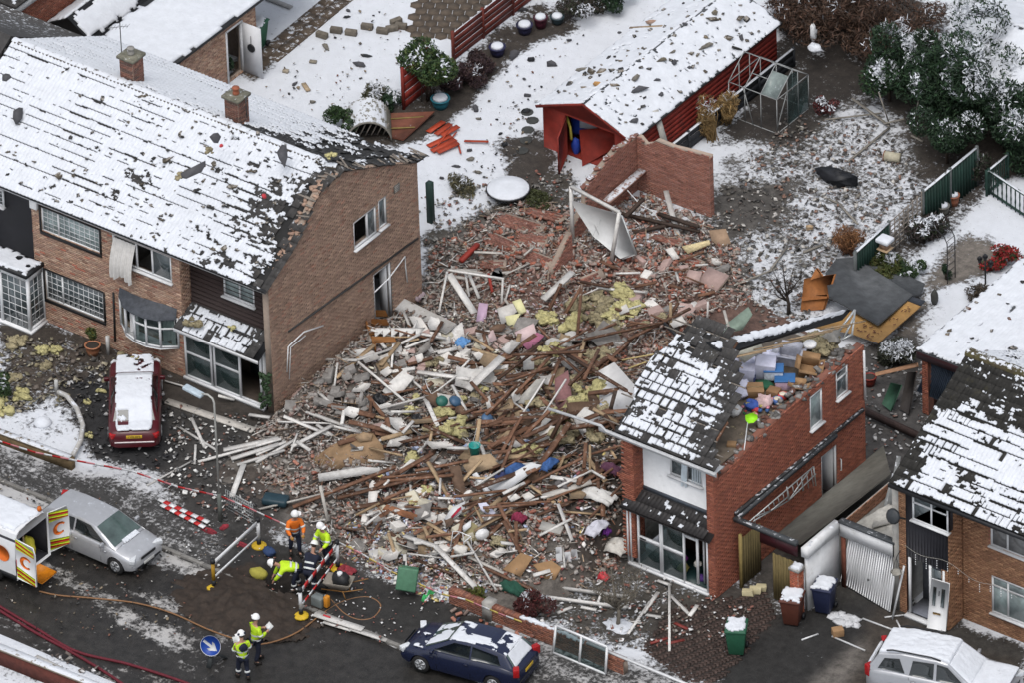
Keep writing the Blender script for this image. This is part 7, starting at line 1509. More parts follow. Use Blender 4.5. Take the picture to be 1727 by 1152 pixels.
for i,(pts,c)in enumerate((([(855,838),(870,833),(878,840),(862,847)],'w'),([(880,836),(892,830),(902,838),(888,846)],'w'),([(846,690),(858,672),(870,676),(858,708)],'t'),([(832,692),(846,680),(858,690),(846,708)],'t'),([(836,740),(858,718),(868,730),(850,742)],'t'),([(818,672),(826,668),(832,690),(822,690)],'w'),([(860,660),(872,655),(880,672),(866,680)],'w'),([(640,628),(655,618),(664,626),(650,636)],'w'),([(700,600),(712,596),(716,608),(704,612)],'w'),([(795,594),(808,590),(822,600),(806,608)],'w'),([(805,574),(820,566),(832,578),(815,590)],'w'),([(822,560),(832,556),(838,572),(826,578)],'p'),([(865,690),(880,682),(890,700),(872,710)],'t'),([(1040,520),(1056,512),(1062,524),(1046,530)],'w'),([(1125,540),(1150,532),(1158,545),(1136,552)],'w'))):
 o=sheet('broken piece of board poking out of the rubble',[(x,y,.25+.15*(k%2))for k,(x,y)in enumerate(pts)],{'w':whitep,'t':M('tan_board2',(.26,.19,.12),.9,.2),'p':pinkb}[c],.02,'board_fragment','board');place_label(o,{'w':'white','t':'tan','p':'pink'}[c]+' broken board','board',o.location)
def stick(label,a,b,w,mat,h=None,name='timber',cat='timber',group=None):
 mb=MB().bar(S(*a),S(*b),w,h or min(w,.06));o=mb.build(name,mat);tag(o,label,cat,group);return o
W,P_,T_,R_='w','p','t','r'
STICKS=[((754,458,.9),(740,528,.1),.07,W,'upright thin white post in front of the gable corner'),((757,462,.8),(800,528,.1),.24,W,'wide white plank sloping down left of the lilac panel'),((785,462,.7),(791,500,.2),.07,W,''),((790,460,.7),(808,503,.2),.1,W,''),((755,455,.9),(850,470,.7),.07,W,'white rail across the tops of the white posts'),((848,470,.7),(846,512,.1),.07,W,''),((860,480,.4),(852,508,.1),.06,W,''),((701,561,.3),(752,571,.3),.1,W,''),((703,540,.5),(686,585,.1),.06,W,''),((680,525,.3),(691,550,.2),.08,W,''),((631,582,.3),(567,638,.2),.13,P_,'long tan plank in the grey rubble near the gable'),((674,577,.4),(642,617,.2),.13,P_,'short tan plank right of the long tan plank'),((559,612,.3),(642,690,.25),.07,W,'left rail of the long white window frame in the rubble'),((604,611,.3),(682,677,.25),.07,W,'middle rail of the long white window frame'),((642,690,.25),(727,668,.3),.06,W,'lower rail of the long white window frame'),((727,668,.3),(792,618,.4),.05,W,'thin white strip rising from the frame corner'),((682,631,.3),(723,666,.2),.07,W,''),((524,606,.2),(602,608,.35),.1,W,''),((602,608,.3),(664,588,.35),.08,W,''),((569,613,.3),(564,653,.1),.06,W,''),((704,628,.3),(792,640,.35),.16,W,'flat white board above the frame corner'),((554,683,.15),(632,703,.25),.22,R_,'thick red brown joist in the left rubble'),((469,712,.15),(559,715,.2),.05,W,''),((534,717,.2),(561,736,.1),.1,W,''),((432,753,.15),(474,741,.2),.1,W,''),((432,768,.1),(482,746,.2),.1,W,''),((432,781,.1),(497,743,.2),.1,W,''),((679,731,.4),(697,711,.5),.1,W,''),((754,756,.5),(790,757,.5),.12,W,''),((804,748,.5),(809,708,.9),.12,P_,'tan post rising above the turquoise bucket'),((494,856,.15),(667,788,.5),.14,R_,'very long brown beam across the front left of the heap'),((632,821,.4),(729,766,.6),.16,R_,'dark brown beam crossing behind the carpet'),((569,841,.25),(759,793,.5),.14,R_,''),((650,812,.4),(765,802,.5),.12,R_,''),((700,795,.5),(790,778,.5),.1,R_,''),((612,803,.4),(627,828,.2),.1,R_,''),((902,797,.4),(961,714,1.0),.2,R_,'thick brown roof timber below the gutter end'),((842,804,.3),(868,737,.9),.1,R_,''),((898,815,.3),(981,774,.8),.11,R_,''),((915,839,.25),(997,813,.4),.24,'g','grey white boxed beam at the front right of the heap'),((995,810,.1),(995,751,1.0),.08,P_,'upright thin tan post left of the brick pier'),((985,790,.3),(988,748,.8),.12,R_,''),((867,721,.3),(919,640,1.2),.05,W,'long thin white strip leaning through the dark timbers'),((907,715,.4),(955,640,1.4),.05,W,'second thin white strip right of the first'),((867,680,.4),(903,707,.5),.05,W,''),((789,658,.3),(847,603,.8),.3,W,'fat white boxed beam above the fallen frame'),((864,599,.9),(989,593,1.0),.12,R_,'straight brown rafter lying level across the heap top'),((956,598,.9),(1067,666,.6),.12,R_,'brown rafter falling across the white ceiling board'),((1049,608,.8),(1114,596,1.0),.04,'y',''),((1060,622,.7),(1120,600,.9),.04,'y',''),((896,608,.8),(981,581,.9),.08,R_,''),((974,563,.4),(981,480,1.2),.1,R_,''),((926,523,.3),(946,478,.8),.1,R_,''),((954,528,.3),(981,483,.9),.1,R_,''),((984,573,.5),(1119,543,.6),.09,R_,'long thin brown rafter below the wool heap'),((1059,573,.5),(1164,520,.5),.1,R_,'long brown rafter reaching the back pile'),((916,505,.3),(966,458,.6),.24,W,'pale board leaning left of the wool heap'),((1131,550,.2),(1131,510,.8),.1,P_,'short upright tan post in the back pile'),((1193,538,.2),(1194,508,.7),.06,W,'short upright white post in the back pile'),((1006,485,.2),(1036,488,.3),.07,W,''),((1221,523,.8),(1231,560,.3),.09,'g',''),((1075,560,.3),(1050,590,.3),.1,R_,''),((1000,560,.5),(1040,545,.6),.1,R_,''),((930,600,.8),(870,665,.4),.1,R_,''),((905,590,.6),(840,640,.4),.09,R_,''),((1010,600,.8),(960,650,.7),.1,R_,''),((840,650,.4),(925,620,.8),.08,R_,''),((880,740,.5),(930,690,1.0),.12,R_,''),((820,700,.5),(870,650,.8),.09,R_,''),((985,640,1.0),(1010,590,1.0),.1,R_,''),((930,740,.5),(955,690,1.2),.14,R_,''),((1020,700,.6),(1040,730,.3),.1,R_,''),((1000,690,.9),(1055,720,.3),.12,P_,''),((1030,690,.5),(1038,660,.9),.12,'d','charred stub standing against the white ceiling board'),((682,905,.35),(734,922,.35),.16,W,'upper length of the broken white downpipe'),((734,922,.35),(802,992,.12),.17,W,'lower length of the broken white downpipe'),((788,914,.5),(838,999,.05),.06,W,'thin white strip crossing right of the downpipe'),((760,940,.4),(800,933,.5),.06,W,''),((814,957,.3),(906,999,.05),.1,R_,'brown beam running down to the front shrub'),((721,883,.3),(765,910,.25),.12,P_,''),((732,896,.25),(793,928,.25),.12,P_,''),((715,890,.5),(735,935,.1),.1,P_,'upright pale stud near the paper litter'),((850,880,.5),(880,935,.1),.14,R_,''),((870,880,.6),(872,930,.1),.12,R_,''),((840,850,.6),(865,900,.2),.12,R_,''),((905,870,.3),(960,850,.5),.1,R_,''),((780,880,.5),(760,950,.1),.11,R_,''),((700,945,.1),(765,970,.15),.09,R_,''),((790,940,.2),(850,968,.15),.1,'g',''),((820,985,.1),(850,990,.1),.06,W,''),((655,900,.4),(670,950,.05),.1,P_,''),((600,870,.3),(640,850,.35),.08,P_,''),((280,677,.03),(428,727,.06),.3,'g','long pale scaffold plank lying below the porch'),((323,706,.25),(345,755,.03),.1,W,'white strip left of the lamp post'),((300,720,.05),(365,760,.08),.07,W,''),((334,780,.05),(432,753,.12),.1,W,'white trim reaching from lamp post to the white frames'),((330,751,.3),(328,784,.03),.07,W,''),((248,820,.03),(321,780,.05),.05,W,'thin white pole on the slush below the red car'),((411,784,.15),(391,839,.03),.18,W,'broad white board at the left of the heap'),((278,643,.1),(333,659,.05),.05,W,''),((377,760,.1),(470,740,.2),.18,W,''),((390,775,.1),(470,750,.2),.16,W,''),((400,785,.08),(480,760,.2),.1,W,''),((420,700,.2),(455,705,.2),.12,W,''),((368,668,.3),(395,675,.1),.1,W,''),((437,860,.05),(540,835,.3),.06,'g',''),((540,820,1.0),(553,880,.1),.1,'g','grey post standing at the front left of the heap'),((1129,986,.15),(1129,1099,.04),.08,W,'long white strip down the front garden of the right house'),((1129,1004,.12),(1161,1036,.04),.1,W,''),((1059,1071,.04),(1096,1016,.08),.08,W,''),((1109,980,.1),(1131,988,.15),.1,W,''),((1085,1035,.05),(1110,1000,.1),.12,W,''),((1090,1038,.04),(1115,1042,.04),.1,W,''),((1163,1040,.04),(1176,1022,.08),.13,W,''),((1140,1015,.08),(1158,1032,.04),.1,W,''),((1097,1086,.04),(1126,1077,.05),.1,'m',''),((1124,1087,.04),(1154,1080,.05),.1,'m',''),((1134,1050,.05),(1160,1062,.04),.1,'m',''),((1060,1048,.04),(1082,1052,.05),.07,W,''),((980,1025,.06),(1006,1030,.05),.1,W,''),((940,1035,.04),(965,1025,.06),.1,W,'')]
SM={W:white_wood,P_:timber_pale,R_:timber_red,'g':M('grey_white_wood',(.38,.36,.33),.8,.2,5),'y':M('yellow_lath',(.42,.33,.15),.8),'d':MATS['charred_wood'],'m':M('maroon_strip',(.16,.03,.025),.6)}
ZL={W:'white broken joinery strip',R_:'dark brown splintered roof timber',P_:'pale broken stud','g':'grey weathered batten','y':'thin yellow lath','m':'maroon strip','d':'charred stub'}
for a,b,w_,m_,lab in STICKS:
 o=stick(lab or ZL[m_],a,b,w_,SM[m_],name={W:'white_strip',R_:'roof_timber',P_:'pale_stud','m':'maroon_strip'}.get(m_,'batten'),cat='timber')
 if not lab:place_label(o,ZL[m_],'timber',o.location)
for(n,x0,x1,y0,y1,mt,l0,l1,w0,w1)in((80,820,1060,560,850,R_,.8,3.0,.08,.17),(40,620,900,720,910,R_,.7,2.6,.08,.16),(26,600,860,540,720,R_,.5,1.6,.08,.15),(40,470,820,560,780,W,.5,1.9,.06,.14),(30,620,1040,780,980,W,.4,1.5,.05,.13),(30,620,1040,560,900,P_,.4,1.5,.07,.15),(16,960,1200,420,560,R_,.4,1.2,.06,.12),(14,720,900,400,520,'g',.4,1.1,.05,.12),(10,960,1230,430,560,W,.3,.9,.04,.09)):
 for k in range(n):
  px,py=random.uniform(x0,x1),random.uniform(y0,y1);p=S(px,py,random.uniform(.1,.4));L2=random.uniform(l0,l1);a=random.uniform(0,math.pi)if random.random()<.5 else random.gauss(.9,.35);t=random.gauss(0,.28)
  d=Vector((math.cos(a)*math.cos(t),math.sin(a)*math.cos(t),math.sin(t)))*L2/2;q0,q1=p-d,p+d
  if max(q0.x,q1.x)>10.2 or min(q0.x,q1.x)<-3.8:continue
  for q_ in(q0,q1):q_.z=max(q_.z,Hf(q_.x,q_.y)+.03)
  mb=MB().bar(q0,q1,random.uniform(w0,w1),random.uniform(.03,.07),roll=random.uniform(-.5,.5));o=mb.build({W:'white_strip',R_:'roof_timber',P_:'pale_stud'}.get(mt,'batten'),SM[mt]);place_label(o,ZL[mt],'timber',p)
for i,(px,py,r,up,m_,lab)in enumerate(((1000,668,.5,.7,insul,'big yellow wool roll lying before the white ceiling board'),(975,685,.42,.6,insul,'yellow wool below the big roll'),(955,702,.36,.5,insul,'yellow wool tuft at the foot of the big roll'),(1010,605,.42,.5,insul2,'brown wool mass behind the fallen rafters'),(930,592,.4,.4,insul,'yellow wool mound under the level rafter'),(1049,495,.4,.3,insul,'bright yellow wool at the top of the wool heap'),(1064,522,.42,.3,insul,'upright yellow wool slab at the right of the wool heap'),(1019,523,.45,.3,insul2,'dark wool in the middle of the wool heap'),(956,547,.4,.3,insul,'yellow wool at the left of the wool heap'),(919,538,.36,.25,insul,'small yellow wool tuft left of the wool heap'),(1000,505,.42,.25,insul2,'dark brown wool at the back of the wool heap'),(1036,550,.38,.3,insul2,'dull wool below the upright wool slab'),(975,520,.42,.25,insul2,'olive wool left of the dark wool'),(692,693,.24,.25,insul,'pale yellow wool tuft beside the fallen frame'),(755,700,.3,.3,insul,'yellow wool patch in mid heap'),(762,725,.42,.3,insul,'large pale yellow wool pad right of the carpet'),(672,738,.22,.25,insul,'pale wool tuft above the carpet'),(720,828,.2,.25,insul,'small yellow wool tuft at the front of the heap'),(704,850,.2,.25,insul,'lowest yellow wool tuft at the front'),(880,765,.28,.4,insul,'yellow wool beside the blue cloth'),(905,760,.26,.4,insul,'yellow wool between blue cloth and brown beam'),(940,780,.25,.3,insul2,'dull wool tuft by the boxed beam'),(960,740,.45,.4,insul2,'dark wool mass right of the thick timber'),(1005,735,.4,.35,insul2,'dark wool under the gutter'),(800,905,.3,.25,insul2,'khaki wool pad under the padded board'),(845,915,.26,.3,insul2,'khaki wool lump by the white appliance'),(770,680,.25,.3,insul,'thin yellow wool strand by the blue bowls'),(905,620,.3,.5,insul2,'brown wool left of the fallen rafters'))):
 clump(lab,S(px,py,up*.3),r,m_,seed=100+i,n=8,flat=.65)
for i,(px,py,r)in enumerate(((30,575,.34),(70,590,.3),(95,592,.25),(20,640,.3),(28,670,.36),(5,690,.4),(75,618,.26),(148,680,.16),(150,735,.16),(205,600,.2),(225,608,.16),(172,660,.16))):clump('clump of yellow wool in the left front garden',G(px,py,.02),r,insul if i%3 else insul2,seed=200+i,group='wool in the left front garden',n=5)
def lathe_thing(name,label,cat,p,prof,mat,n=14,axis=None,parts=None):
 t=thing(name,label,cat,p);mb=MB().lathe(prof,n,(0,0,0));mb.build('body',mat,t,local=True,smooth=False);return t
bk_=thing('bucket','turquoise plastic bucket upright below the tan post','bucket',S(801,768,.35));mb=MB().lathe([(.14,0),(.19,.36),(.2,.36),(.2,.4),(.17,.4),(.13,.06)],16,bk_.location);mb.build('body',M('turquoise_plastic',(.015,.22,.2),.4),bk_);mb=MB().tube([bk_.location+Vector((.2*math.cos(a),.2*math.sin(a)*.2,.38+.12*math.sin(a)))for a in np.linspace(0,math.pi,8)],.008,4);mb.build('handle',metal_grey,bk_)
sc_=thing('suitcase','dark teal hard suitcase lying on the pavement edge','suitcase',S(465,850,.02));sc_.rotation_euler=(0,0,.35);mb=MB().box((0,0,.14),(.85,.5,.26));mb.build('shell',M('teal_shell',(.02,.045,.06),.45),sc_,local=True,bevel=.08);mb=MB().tube([(.43,-.1,.14),(.48,-.1,.14),(.48,.1,.14),(.43,.1,.14)],.015,6);mb.build('handle',dark,sc_,local=True)
def drape(label,px,py,w,d,mat,up=.3,seed=0,name='cloth',cat='cloth'):
 p=S(px,py,up);mb=MB();nu=10;V=[];F=[];r_=random.Random(seed)
 for i in range(nu+1):
  for j in range(nu+1):
   u,v=i/nu-.5,j/nu-.5;V.append(p+Vector((u*w,v*d,.08*math.sin(u*11+r_.random())*math.cos(v*9)+.1*math.sin(v*14+u*3)*.5-.25*(abs(u)**2+abs(v)**2)*2+r_.uniform(-.015,.015))))
 for i in range(nu):
  for j in range(nu):a=i*(nu+1)+j;F.append((a,a+nu+1,a+nu+2,a+1))
 mb.add(V,F);o=mb.build(name,mat,smooth=True);o.modifiers.new('solid','SOLIDIFY').thickness=.012;tag(o,label,cat);return o
denim=M('denim_blue',(.035,.085,.22),.85,.25,8);skyb=M('sky_blue_cloth',(.12,.28,.55),.85,.2,8)
drape('blue cloth draped over the white shelf board',872,788,.8,.7,denim,.55,1);drape('blue rag caught on the brown beam',926,778,.35,.7,denim,.6,2);drape('light blue cloth lying by the large white board',779,572,.45,.5,skyb,.3,3);drape('grey pink bedding at the foot of the gable',694,488,.9,.5,M('grey_pink_cloth',(.3,.24,.26),.9,.2),.3,4);drape('white net curtain heap beside the brick pier',1010,830,1.2,.6,M('net_white',(.58,.57,.55),.9,.12),.4,5);drape('white pleated curtain hanging beside the glazed front',1042,915,.8,.8,M('net_cream',(.52,.5,.46),.9,.15,12),.6,6);drape('white dotted cloth above the pleated curtain',1005,885,.5,.9,M('net_lilac',(.5,.5,.56),.9,.1),.5,7);drape('crimson and navy garment at the end of the boxed beam',875,868,.5,.35,M('crimson_cloth',(.18,.02,.05),.85,.3),.4,8);drape('maroon cloth beside the brick pier',1030,785,.7,.4,M('maroon_cloth',(.1,.04,.07),.9,.3),.4,9);drape('black jacket lying by the dark red post',640,668,.5,.4,dark,.3,10);drape('black cloth in mid heap',705,703,.5,.4,dark,.3,11);drape('dark navy cloth beside the blue cloth',845,800,.6,.5,navy,.4,12);drape('grey sheepskin under the brown beam',950,812,.6,.35,M('grey_fleece',(.14,.13,.13),.95,.3),.3,13);drape('purple bundle beside the pleated curtain',1023,892,.25,.3,M('purple_cloth',(.1,.02,.16),.9),.6,14);drape('green net over the front shrub',865,985,.9,.6,M('dark_green_net',(.015,.06,.04),.9,.3),.2,15);drape('green plastic strip hanging over the kerb',722,1000,.15,.7,M('green_strip',(.05,.4,.12),.6),.15,16);drape('red cloth caught in the bare sapling',1018,968,.4,.3,MATS['red_plastic'],.3,17)
for i,(px,py,c,lab)in enumerate(((746,678,(.02,.1,.08),'teal bowl half upside down in mid heap'),(768,678,(.04,.09,.16),'blue bowl beside the teal bowl'),(822,708,(.05,.1,.18),'blue round stool seat by the tan post'),(813,905,(.62,.62,.62),'white appliance with black stripe at the front of the heap'),(760,870,(.6,.6,.6),'x'))[:4]):
 p=S(px,py,.3);mb=MB()
 if i!=3:mb.lathe([(.02,.14),(.12,.13),(.2,.06),(.23,0)],14,(0,0,0))
 else:mb.blob((0,0,.1),(.24,.17,.2),10,.06,seed=3)
 o=mb.build('bowl' if i<2 else('stool_seat' if i==2 else 'appliance'),M('hh_%d'%i,c,.4),local=True,smooth=True);o.location=p;o.rotation_euler=(random.gauss(.3,.3),random.gauss(.3,.3),1);tag(o,lab,('bowl','bowl','stool','appliance')[i])
wc=thing('wire_chair','white tubular chair frame tangled behind the downpipe','chair',S(760,930,.1));c=wc.location
for pts in([(0,0,.1),(.05,.1,.75),(.4,.15,.8),(.5,.1,.1)],[(0,.4,.1),(.05,.45,.5),(.5,.45,.5),(.55,.4,.1)],[(.05,.1,.45),(.05,.45,.5)],[(.45,.12,.45),(.5,.45,.5)]):mb=MB().tube([c+Vector(p)for p in pts],.018,5);mb.build('tube',pvc,wc)
mb=MB().blob(c+Vector((.5,-.1,.3)),(.28,.22,.15),8,.25);mb.build('cushion',M('white_cushion',(.56,.54,.5),.9),wc)
stc=thing('stair_flight','orange brown flight of stairs lying upside down beside the large white board','stairs',S(640,550,.2));om2=M('stair_wood',(.27,.12,.04),.6,.2,5)
for k in range(4):
 a=[(612,522),(614,537),(620,552),(627,567)][k];q=[S(a[0],a[1],.5),S(a[0]+38,a[1]+1,.55),S(a[0]+42,a[1]+10,.4),S(a[0]+4,a[1]+11,.35)];mb=MB().prism(q,(0,0,-.04));mb.build('tread',om2,stc)
mb=MB().bar(S(608,520,.5),S(633,588,.2),.06,.25);mb.build('stringer',om2,stc)
zz=thing('stair_stringer','white sawtooth stair stringer lying across the orange stairs','stair stringer',S(675,556,.4));A_,B_=S(634,553,.55),S(717,552,.55);d_=(B_-A_);poly=[A_];nn_=Vector((0,-.3,-.22))
for k in range(6):poly+=[A_+d_*((k+.05)/6),A_+d_*((k+.5)/6)+nn_,]
poly=[A_,B_]+[p for k in range(6)for p in(A_+d_*(1-(k+.5)/6)+nn_,A_+d_*(1-(k+1)/6)+nn_*.25)]
mb=MB().prism(poly,(0,.03,-.03));mb.build('toothed_board',white_wood,zz);mb=MB().bar(A_+nn_*.9+d_*.08-Z1*.03,B_+nn_*.9-d_*.1-Z1*.03,.06,.04);mb.build('edge_board',timber_pale,zz)
stick('bright red painted post behind the gable corner',(777,440,.35),(806,412,.4),.16,M('red_post',(.25,.03,.02),.6),.14,'red_post','post');stick('short red painted post among bricks in front of the back pile',(824,462,.3),(830,492,.1),.09,MATS['red_post'],.09,'red_post','post')
mb=MB().lathe([(.14,0),(.18,.34),(.19,.34)],14,(0,0,0));o=mb.build('grey_bucket',M('bucket_grey',(.2,.21,.21),.5),local=True);o.location=S(840,458,.15);o.rotation_euler=(1.3,.2,.5);tag(o,'grey bucket on its side behind the white posts','bucket')
bin_('wheelie_bin','green wheelie bin lying on its back in the front rubble',694,968,bin_lg,snow=False,s=.95,tilt=(1.15,.1,.45),z=.25)
mb=MB().tube([S(1120,545,.4),S(1135,560,.4),S(1148,575,.5),S(1158,580,.6)],.06,8);o=mb.build('black_pipe',dark);tag(o,'black soil pipe emerging behind the torn roof','pipe')
for i,(px,py)in enumerate(((1262,1000),(1276,996),(1284,992))):chunk('yellow insulation block on the ground beside the right house corner',px,py,(.34,.22,.2),M('cream_block',(.45,.4,.25),.9,.12),up=.1,rz=.5,group='yellow blocks by the right house',name='insulation_block',tl=.08)
# FRONT WALL, PAVEMENT EDGE
fwl=thing('front_garden_wall','low red brick garden wall with snow cap along the right front garden','wall',(10.3,-12.95,0));yw=-12.95;x0,x1=PY(757,1012,yw).x,PY(1052,1130,yw).x
PAL_FW=[(.17,.07,.045),(.15,.06,.04),(.13,.06,.045),(.2,.09,.06)]
wall_slab('wall',(0,yw,0),X1,-Y1,rect(x0,x1,0,.5),[],.22,mortar,fwl);brick_courses('brick_courses',(0,yw,0),X1,-Y1,rect(x0,x1,0,.5),[],fwl,PAL_FW)
n_=int((x1-x0)/.11);C=np.stack([x0+.055+np.arange(n_)*.11,np.full(n_,yw+.11),np.full(n_,.535)],1);stuff_boxes('coping_bricks',C,np.tile((.1,.225,.07),(n_,1)),np.tile(np.eye(3)[None],(n_,1,1)),np.array(PAL_FW)[rng.integers(0,4,n_)]*1.15,brick_attr,fwl)
xp=PY(823,1045,yw).x;mb=MB().bx((xp-.17,yw-.08,0),(xp+.17,yw+.3,.68));mb.build('pillar',concrete,fwl)
xs0=PY(873,1044,yw).x;snow_quad('snow_cap',fwl,(xs0,yw-.01,.575),(x1-1.6,yw-.01,.575),(x1-1.6,yw+.22,.575),(xs0,yw+.22,.575),cell=.04,thick=.06,amt=.05)
for k in range(3):mb=MB();x=x1-.1+k*2.2;mb.bar((x,yw+.1,0),(x,yw+.1,.55),.12,.12);mb.build('post',concrete,fwl)
mb=MB().bar((x1-1.5,yw+.08,.62),(x1+4.4,yw+.08,.6),.09,.06);mb.build('rail',pvc,fwl)
wf=thing('window_frame','white two pane window frame leaning on the front garden wall','window',G(980,1120));q=[PY(938,1056,yw-.12),PY(1024,1092,yw-.12),PY(1021,1133,yw-.3),PY(933,1099,yw-.3)]
q[2].z=q[3].z=.03;dz=q[0].z
for(a,b)in((q[0],q[1]),(q[1],q[2]),(q[2],q[3]),(q[3],q[0]),((q[0]+q[1])/2,(q[2]+q[3])/2)):mb=MB().bar(a,b,.06,.07);mb.build('frame_bar',pvc,wf)
for(a,b,c,d)in((q[0],(q[0]+q[1])/2,(q[2]+q[3])/2,q[3]),((q[0]+q[1])/2,q[1],q[2],(q[2]+q[3])/2)):mb=MB().add([a,b,c,d],[(0,1,2,3)]);mb.build('pane',glasst,wf)
wf2=thing('window_frame','long white window frame lying flat in front of the bare sapling','window',G(990,1010))
pts=[G(919,1008,.12),G(925,990,.14),G(1056,1026,.12),G(1062,1008,.14)]
for(a,b)in((0,2),(0,1),(1,3),(2,3)):mb=MB().bar(pts[a],pts[b],.07,.12);mb.build('frame_bar',white_wood,wf2)
mb=MB().bar(pts[0].lerp(pts[2],.65),pts[1].lerp(pts[3],.65),.07,.1);mb.build('frame_bar',white_wood,wf2)
lw=thing('left_garden_wall','low mossy brick wall of the left front garden beside the red car drive','wall',G(60,760));a,b=G(-30,735),G(124,792);mb=MB().bar(a+Z1*.2,b+Z1*.2,.22,.42);mb.build('wall',M('mossy_wall',(.12,.085,.045),.9,.35,5),lw)
mb=MB();pts=[G(*p,.22)for p in((122,770),(136,745),(140,718),(130,690),(112,668),(98,662))];mb.tube(pts,.09,6);mb.build('curved_edging',M('pale_edging',(.4,.39,.37),.85,.15,snow=.4),lw)
mb=MB().bar(a+Vector((.03,.0,.43)),b+Vector((-.1,.0,.43)),.26,.05);mb.build('coping',M('snowy_coping',(.2,.17,.13),.9,snow=.7),lw)
mb=MB();c=G(72,715);mb.lathe([(.3,0),(.3,.05),(.2,.16),(.08,.2)],14,c);o=mb.build('snow_mound',snowm,smooth=True);tag(o,'round mound of snow in the fan shaped front garden','snow mound')
for(px,py,h,lab)in((183,598,.75,'short white post beside the terracotta pot'),(96,665,.55,'thin grey post at the curved edging')):mb=MB();c=G(px,py);mb.bx((c.x-.05,c.y-.05,0),(c.x+.05,c.y+.05,h));o=mb.build('garden_post',M('pale_post',(.4,.4,.39),.7));tag(o,lab,'post')
wfl=thing('window_sash','dark glazed window sash lying on the drive behind the red car','window',G(208,622));q=[G(186,620,.12),G(203,604,.2),G(232,612,.2),G(222,628,.1)];mb=MB().prism(q,(0,0,-.03));mb.build('pane',glassd,wfl)
for k in range(4):mb=MB().bar(q[k],q[(k+1)%4],.06,.05);mb.build('frame_bar',white_wood,wfl)
ow=thing('opposite_garden_wall','red brick garden wall with snowy coping in the bottom left corner','wall',G(80,1120));a,b=G(-60,1095),G(260,1222);d_=(b-a).normalized();nrm_=Vector((d_.y,-d_.x,0))
mb=MB().bar(a+Z1*.3,b+Z1*.3,.22,.62);mb.build('wall',M('red_wall_core',(.1,.03,.022),.9,.3),ow);mb=MB().bar(a+Z1*.64,b+Z1*.64,.28,.07);mb.build('coping',MATS['snowy_coping'],ow)
for k in range(90):
 px,py=random.uniform(590,1040),random.uniform(540,940);p=S(px,py,random.uniform(.1,.35));w_,h_=random.uniform(.4,1.3),random.uniform(.3,.75);R_3=np.array(Matrix.Rotation(random.uniform(0,3.1),3,'Z')@Matrix.Rotation(random.gauss(0,.45),3,'X')@Matrix.Rotation(random.gauss(0,.3),3,'Y'));i=random.randrange(5)
 if p.x>9.6:continue
 poly=[Vector(R_3@np.array((w_*x*random.uniform(.3,.55),h_*y*random.uniform(.3,.55),0)))+p for x,y in((-1,-1),(0,-1.2),(1,-1),(1.1,.2),(1,1),(-.2,1.1),(-1,1))];mb=MB().prism(poly,(0,0,-.02));o=mb.build('board_fragment',(whitep,MATS['tan_board2'],chunk_m,MATS['brown_board'],white_wood)[i]);place_label(o,('white','tan','grey','brown','off-white')[i]+' torn panel','board',p)
for k in range(34):
 px,py=random.choice(((random.gauss(1010,45),random.gauss(530,25)),(random.gauss(960,50),random.gauss(690,40)),(random.gauss(900,70),random.gauss(620,60)),(random.gauss(760,50),random.gauss(700,40))));p=S(px,py,random.uniform(.02,.2))
 if p.x>9.4:continue
 o=clump('x',p,random.uniform(.16,.36),random.choice((insul,insul2,insul2)),seed=300+k,n=5,flat=random.uniform(.35,.8));place_label(o,random.choice(('torn tuft of mineral wool','dirty shred of mineral wool')),'insulation',p)
for k in range(16):
 px,py=random.uniform(620,1040),random.uniform(520,930);pts=[S(px,py,.25)]
 for j in range(5):px+=random.gauss(0,16)+6;py+=random.gauss(0,12);pts.append(S(px,py,random.uniform(.1,.5)))
 if max(p.x for p in pts)>9.6:continue
 mb=MB().tube(pts,.012,4);c_=k%3;o=mb.build('loose_wire',(dark,pvc,M('copper_wire',(.25,.11,.05),.5))[c_]);place_label(o,('black','white','brown')[c_]+' loose wire curling','wire',pts[2])
def roof_debris(parent,fn,n,seed,tone):
 r=np.random.default_rng(seed);u,v=r.random(n),r.random(n);P=np.array([fn(a,b)for a,b in zip(u,v)]);s_=r.uniform(.03,.11,n)*(1+(r.random(n)<.1))
 stuff_boxes('roof_debris',P,np.stack([s_*1.5,s_,s_*.3],1),rand_rot(n,.5),np.array(tone)[r.integers(0,len(tone),n)],col_attr,parent,jit=.15)
TN=[(.05,.05,.05),(.03,.03,.03),(.1,.085,.065),(.2,.16,.11),(.15,.07,.05)]
roof_debris(left,lambda a,b:Vector((XW0+(Wr-.4)*a**.6,EY0+(RY0-EY0)*b,EZ0+(RZ0-EZ0)*b+.1)),230,5,TN[:3])
roof_debris(shed,lambda a,b:Vector((SX0+(SX1-SX0)*a,SY0+(SY1-SY0)*b,SA+.12-abs(a-.5)*2*(SA-SE))),120,6,TN[:4])
roof_debris(rg,lambda a,b:Vector((13.6+5*a,4.3+6.3*b,2.66+.12*b)),60,7,TN)
for L_2,n2,lb in(([(430,160),(560,20),(690,20),(680,130),(600,200),(520,230)],80,'small dark fragments peppered over the wide snowy lawn'),([(720,330),(860,210),(900,150),(905,230),(840,320),(740,370)],130,'small fragments peppered over the narrow snowy lawn'),([(770,200),(900,80),(1000,60),(910,160),(880,230)],60,'small fragments peppered over the snow left of the red shed'),([(0,790),(140,830),(380,900),(300,1000),(380,1100),(60,1060),(0,1000)],330,'grit and slush lumps on the road')):
 X_=litter('debris_specks',pp(L_2),n2,TN+[(.3,.29,.27)],.03,.1,lb,False)
 if 'road' in lb:X_.location.z=-.08
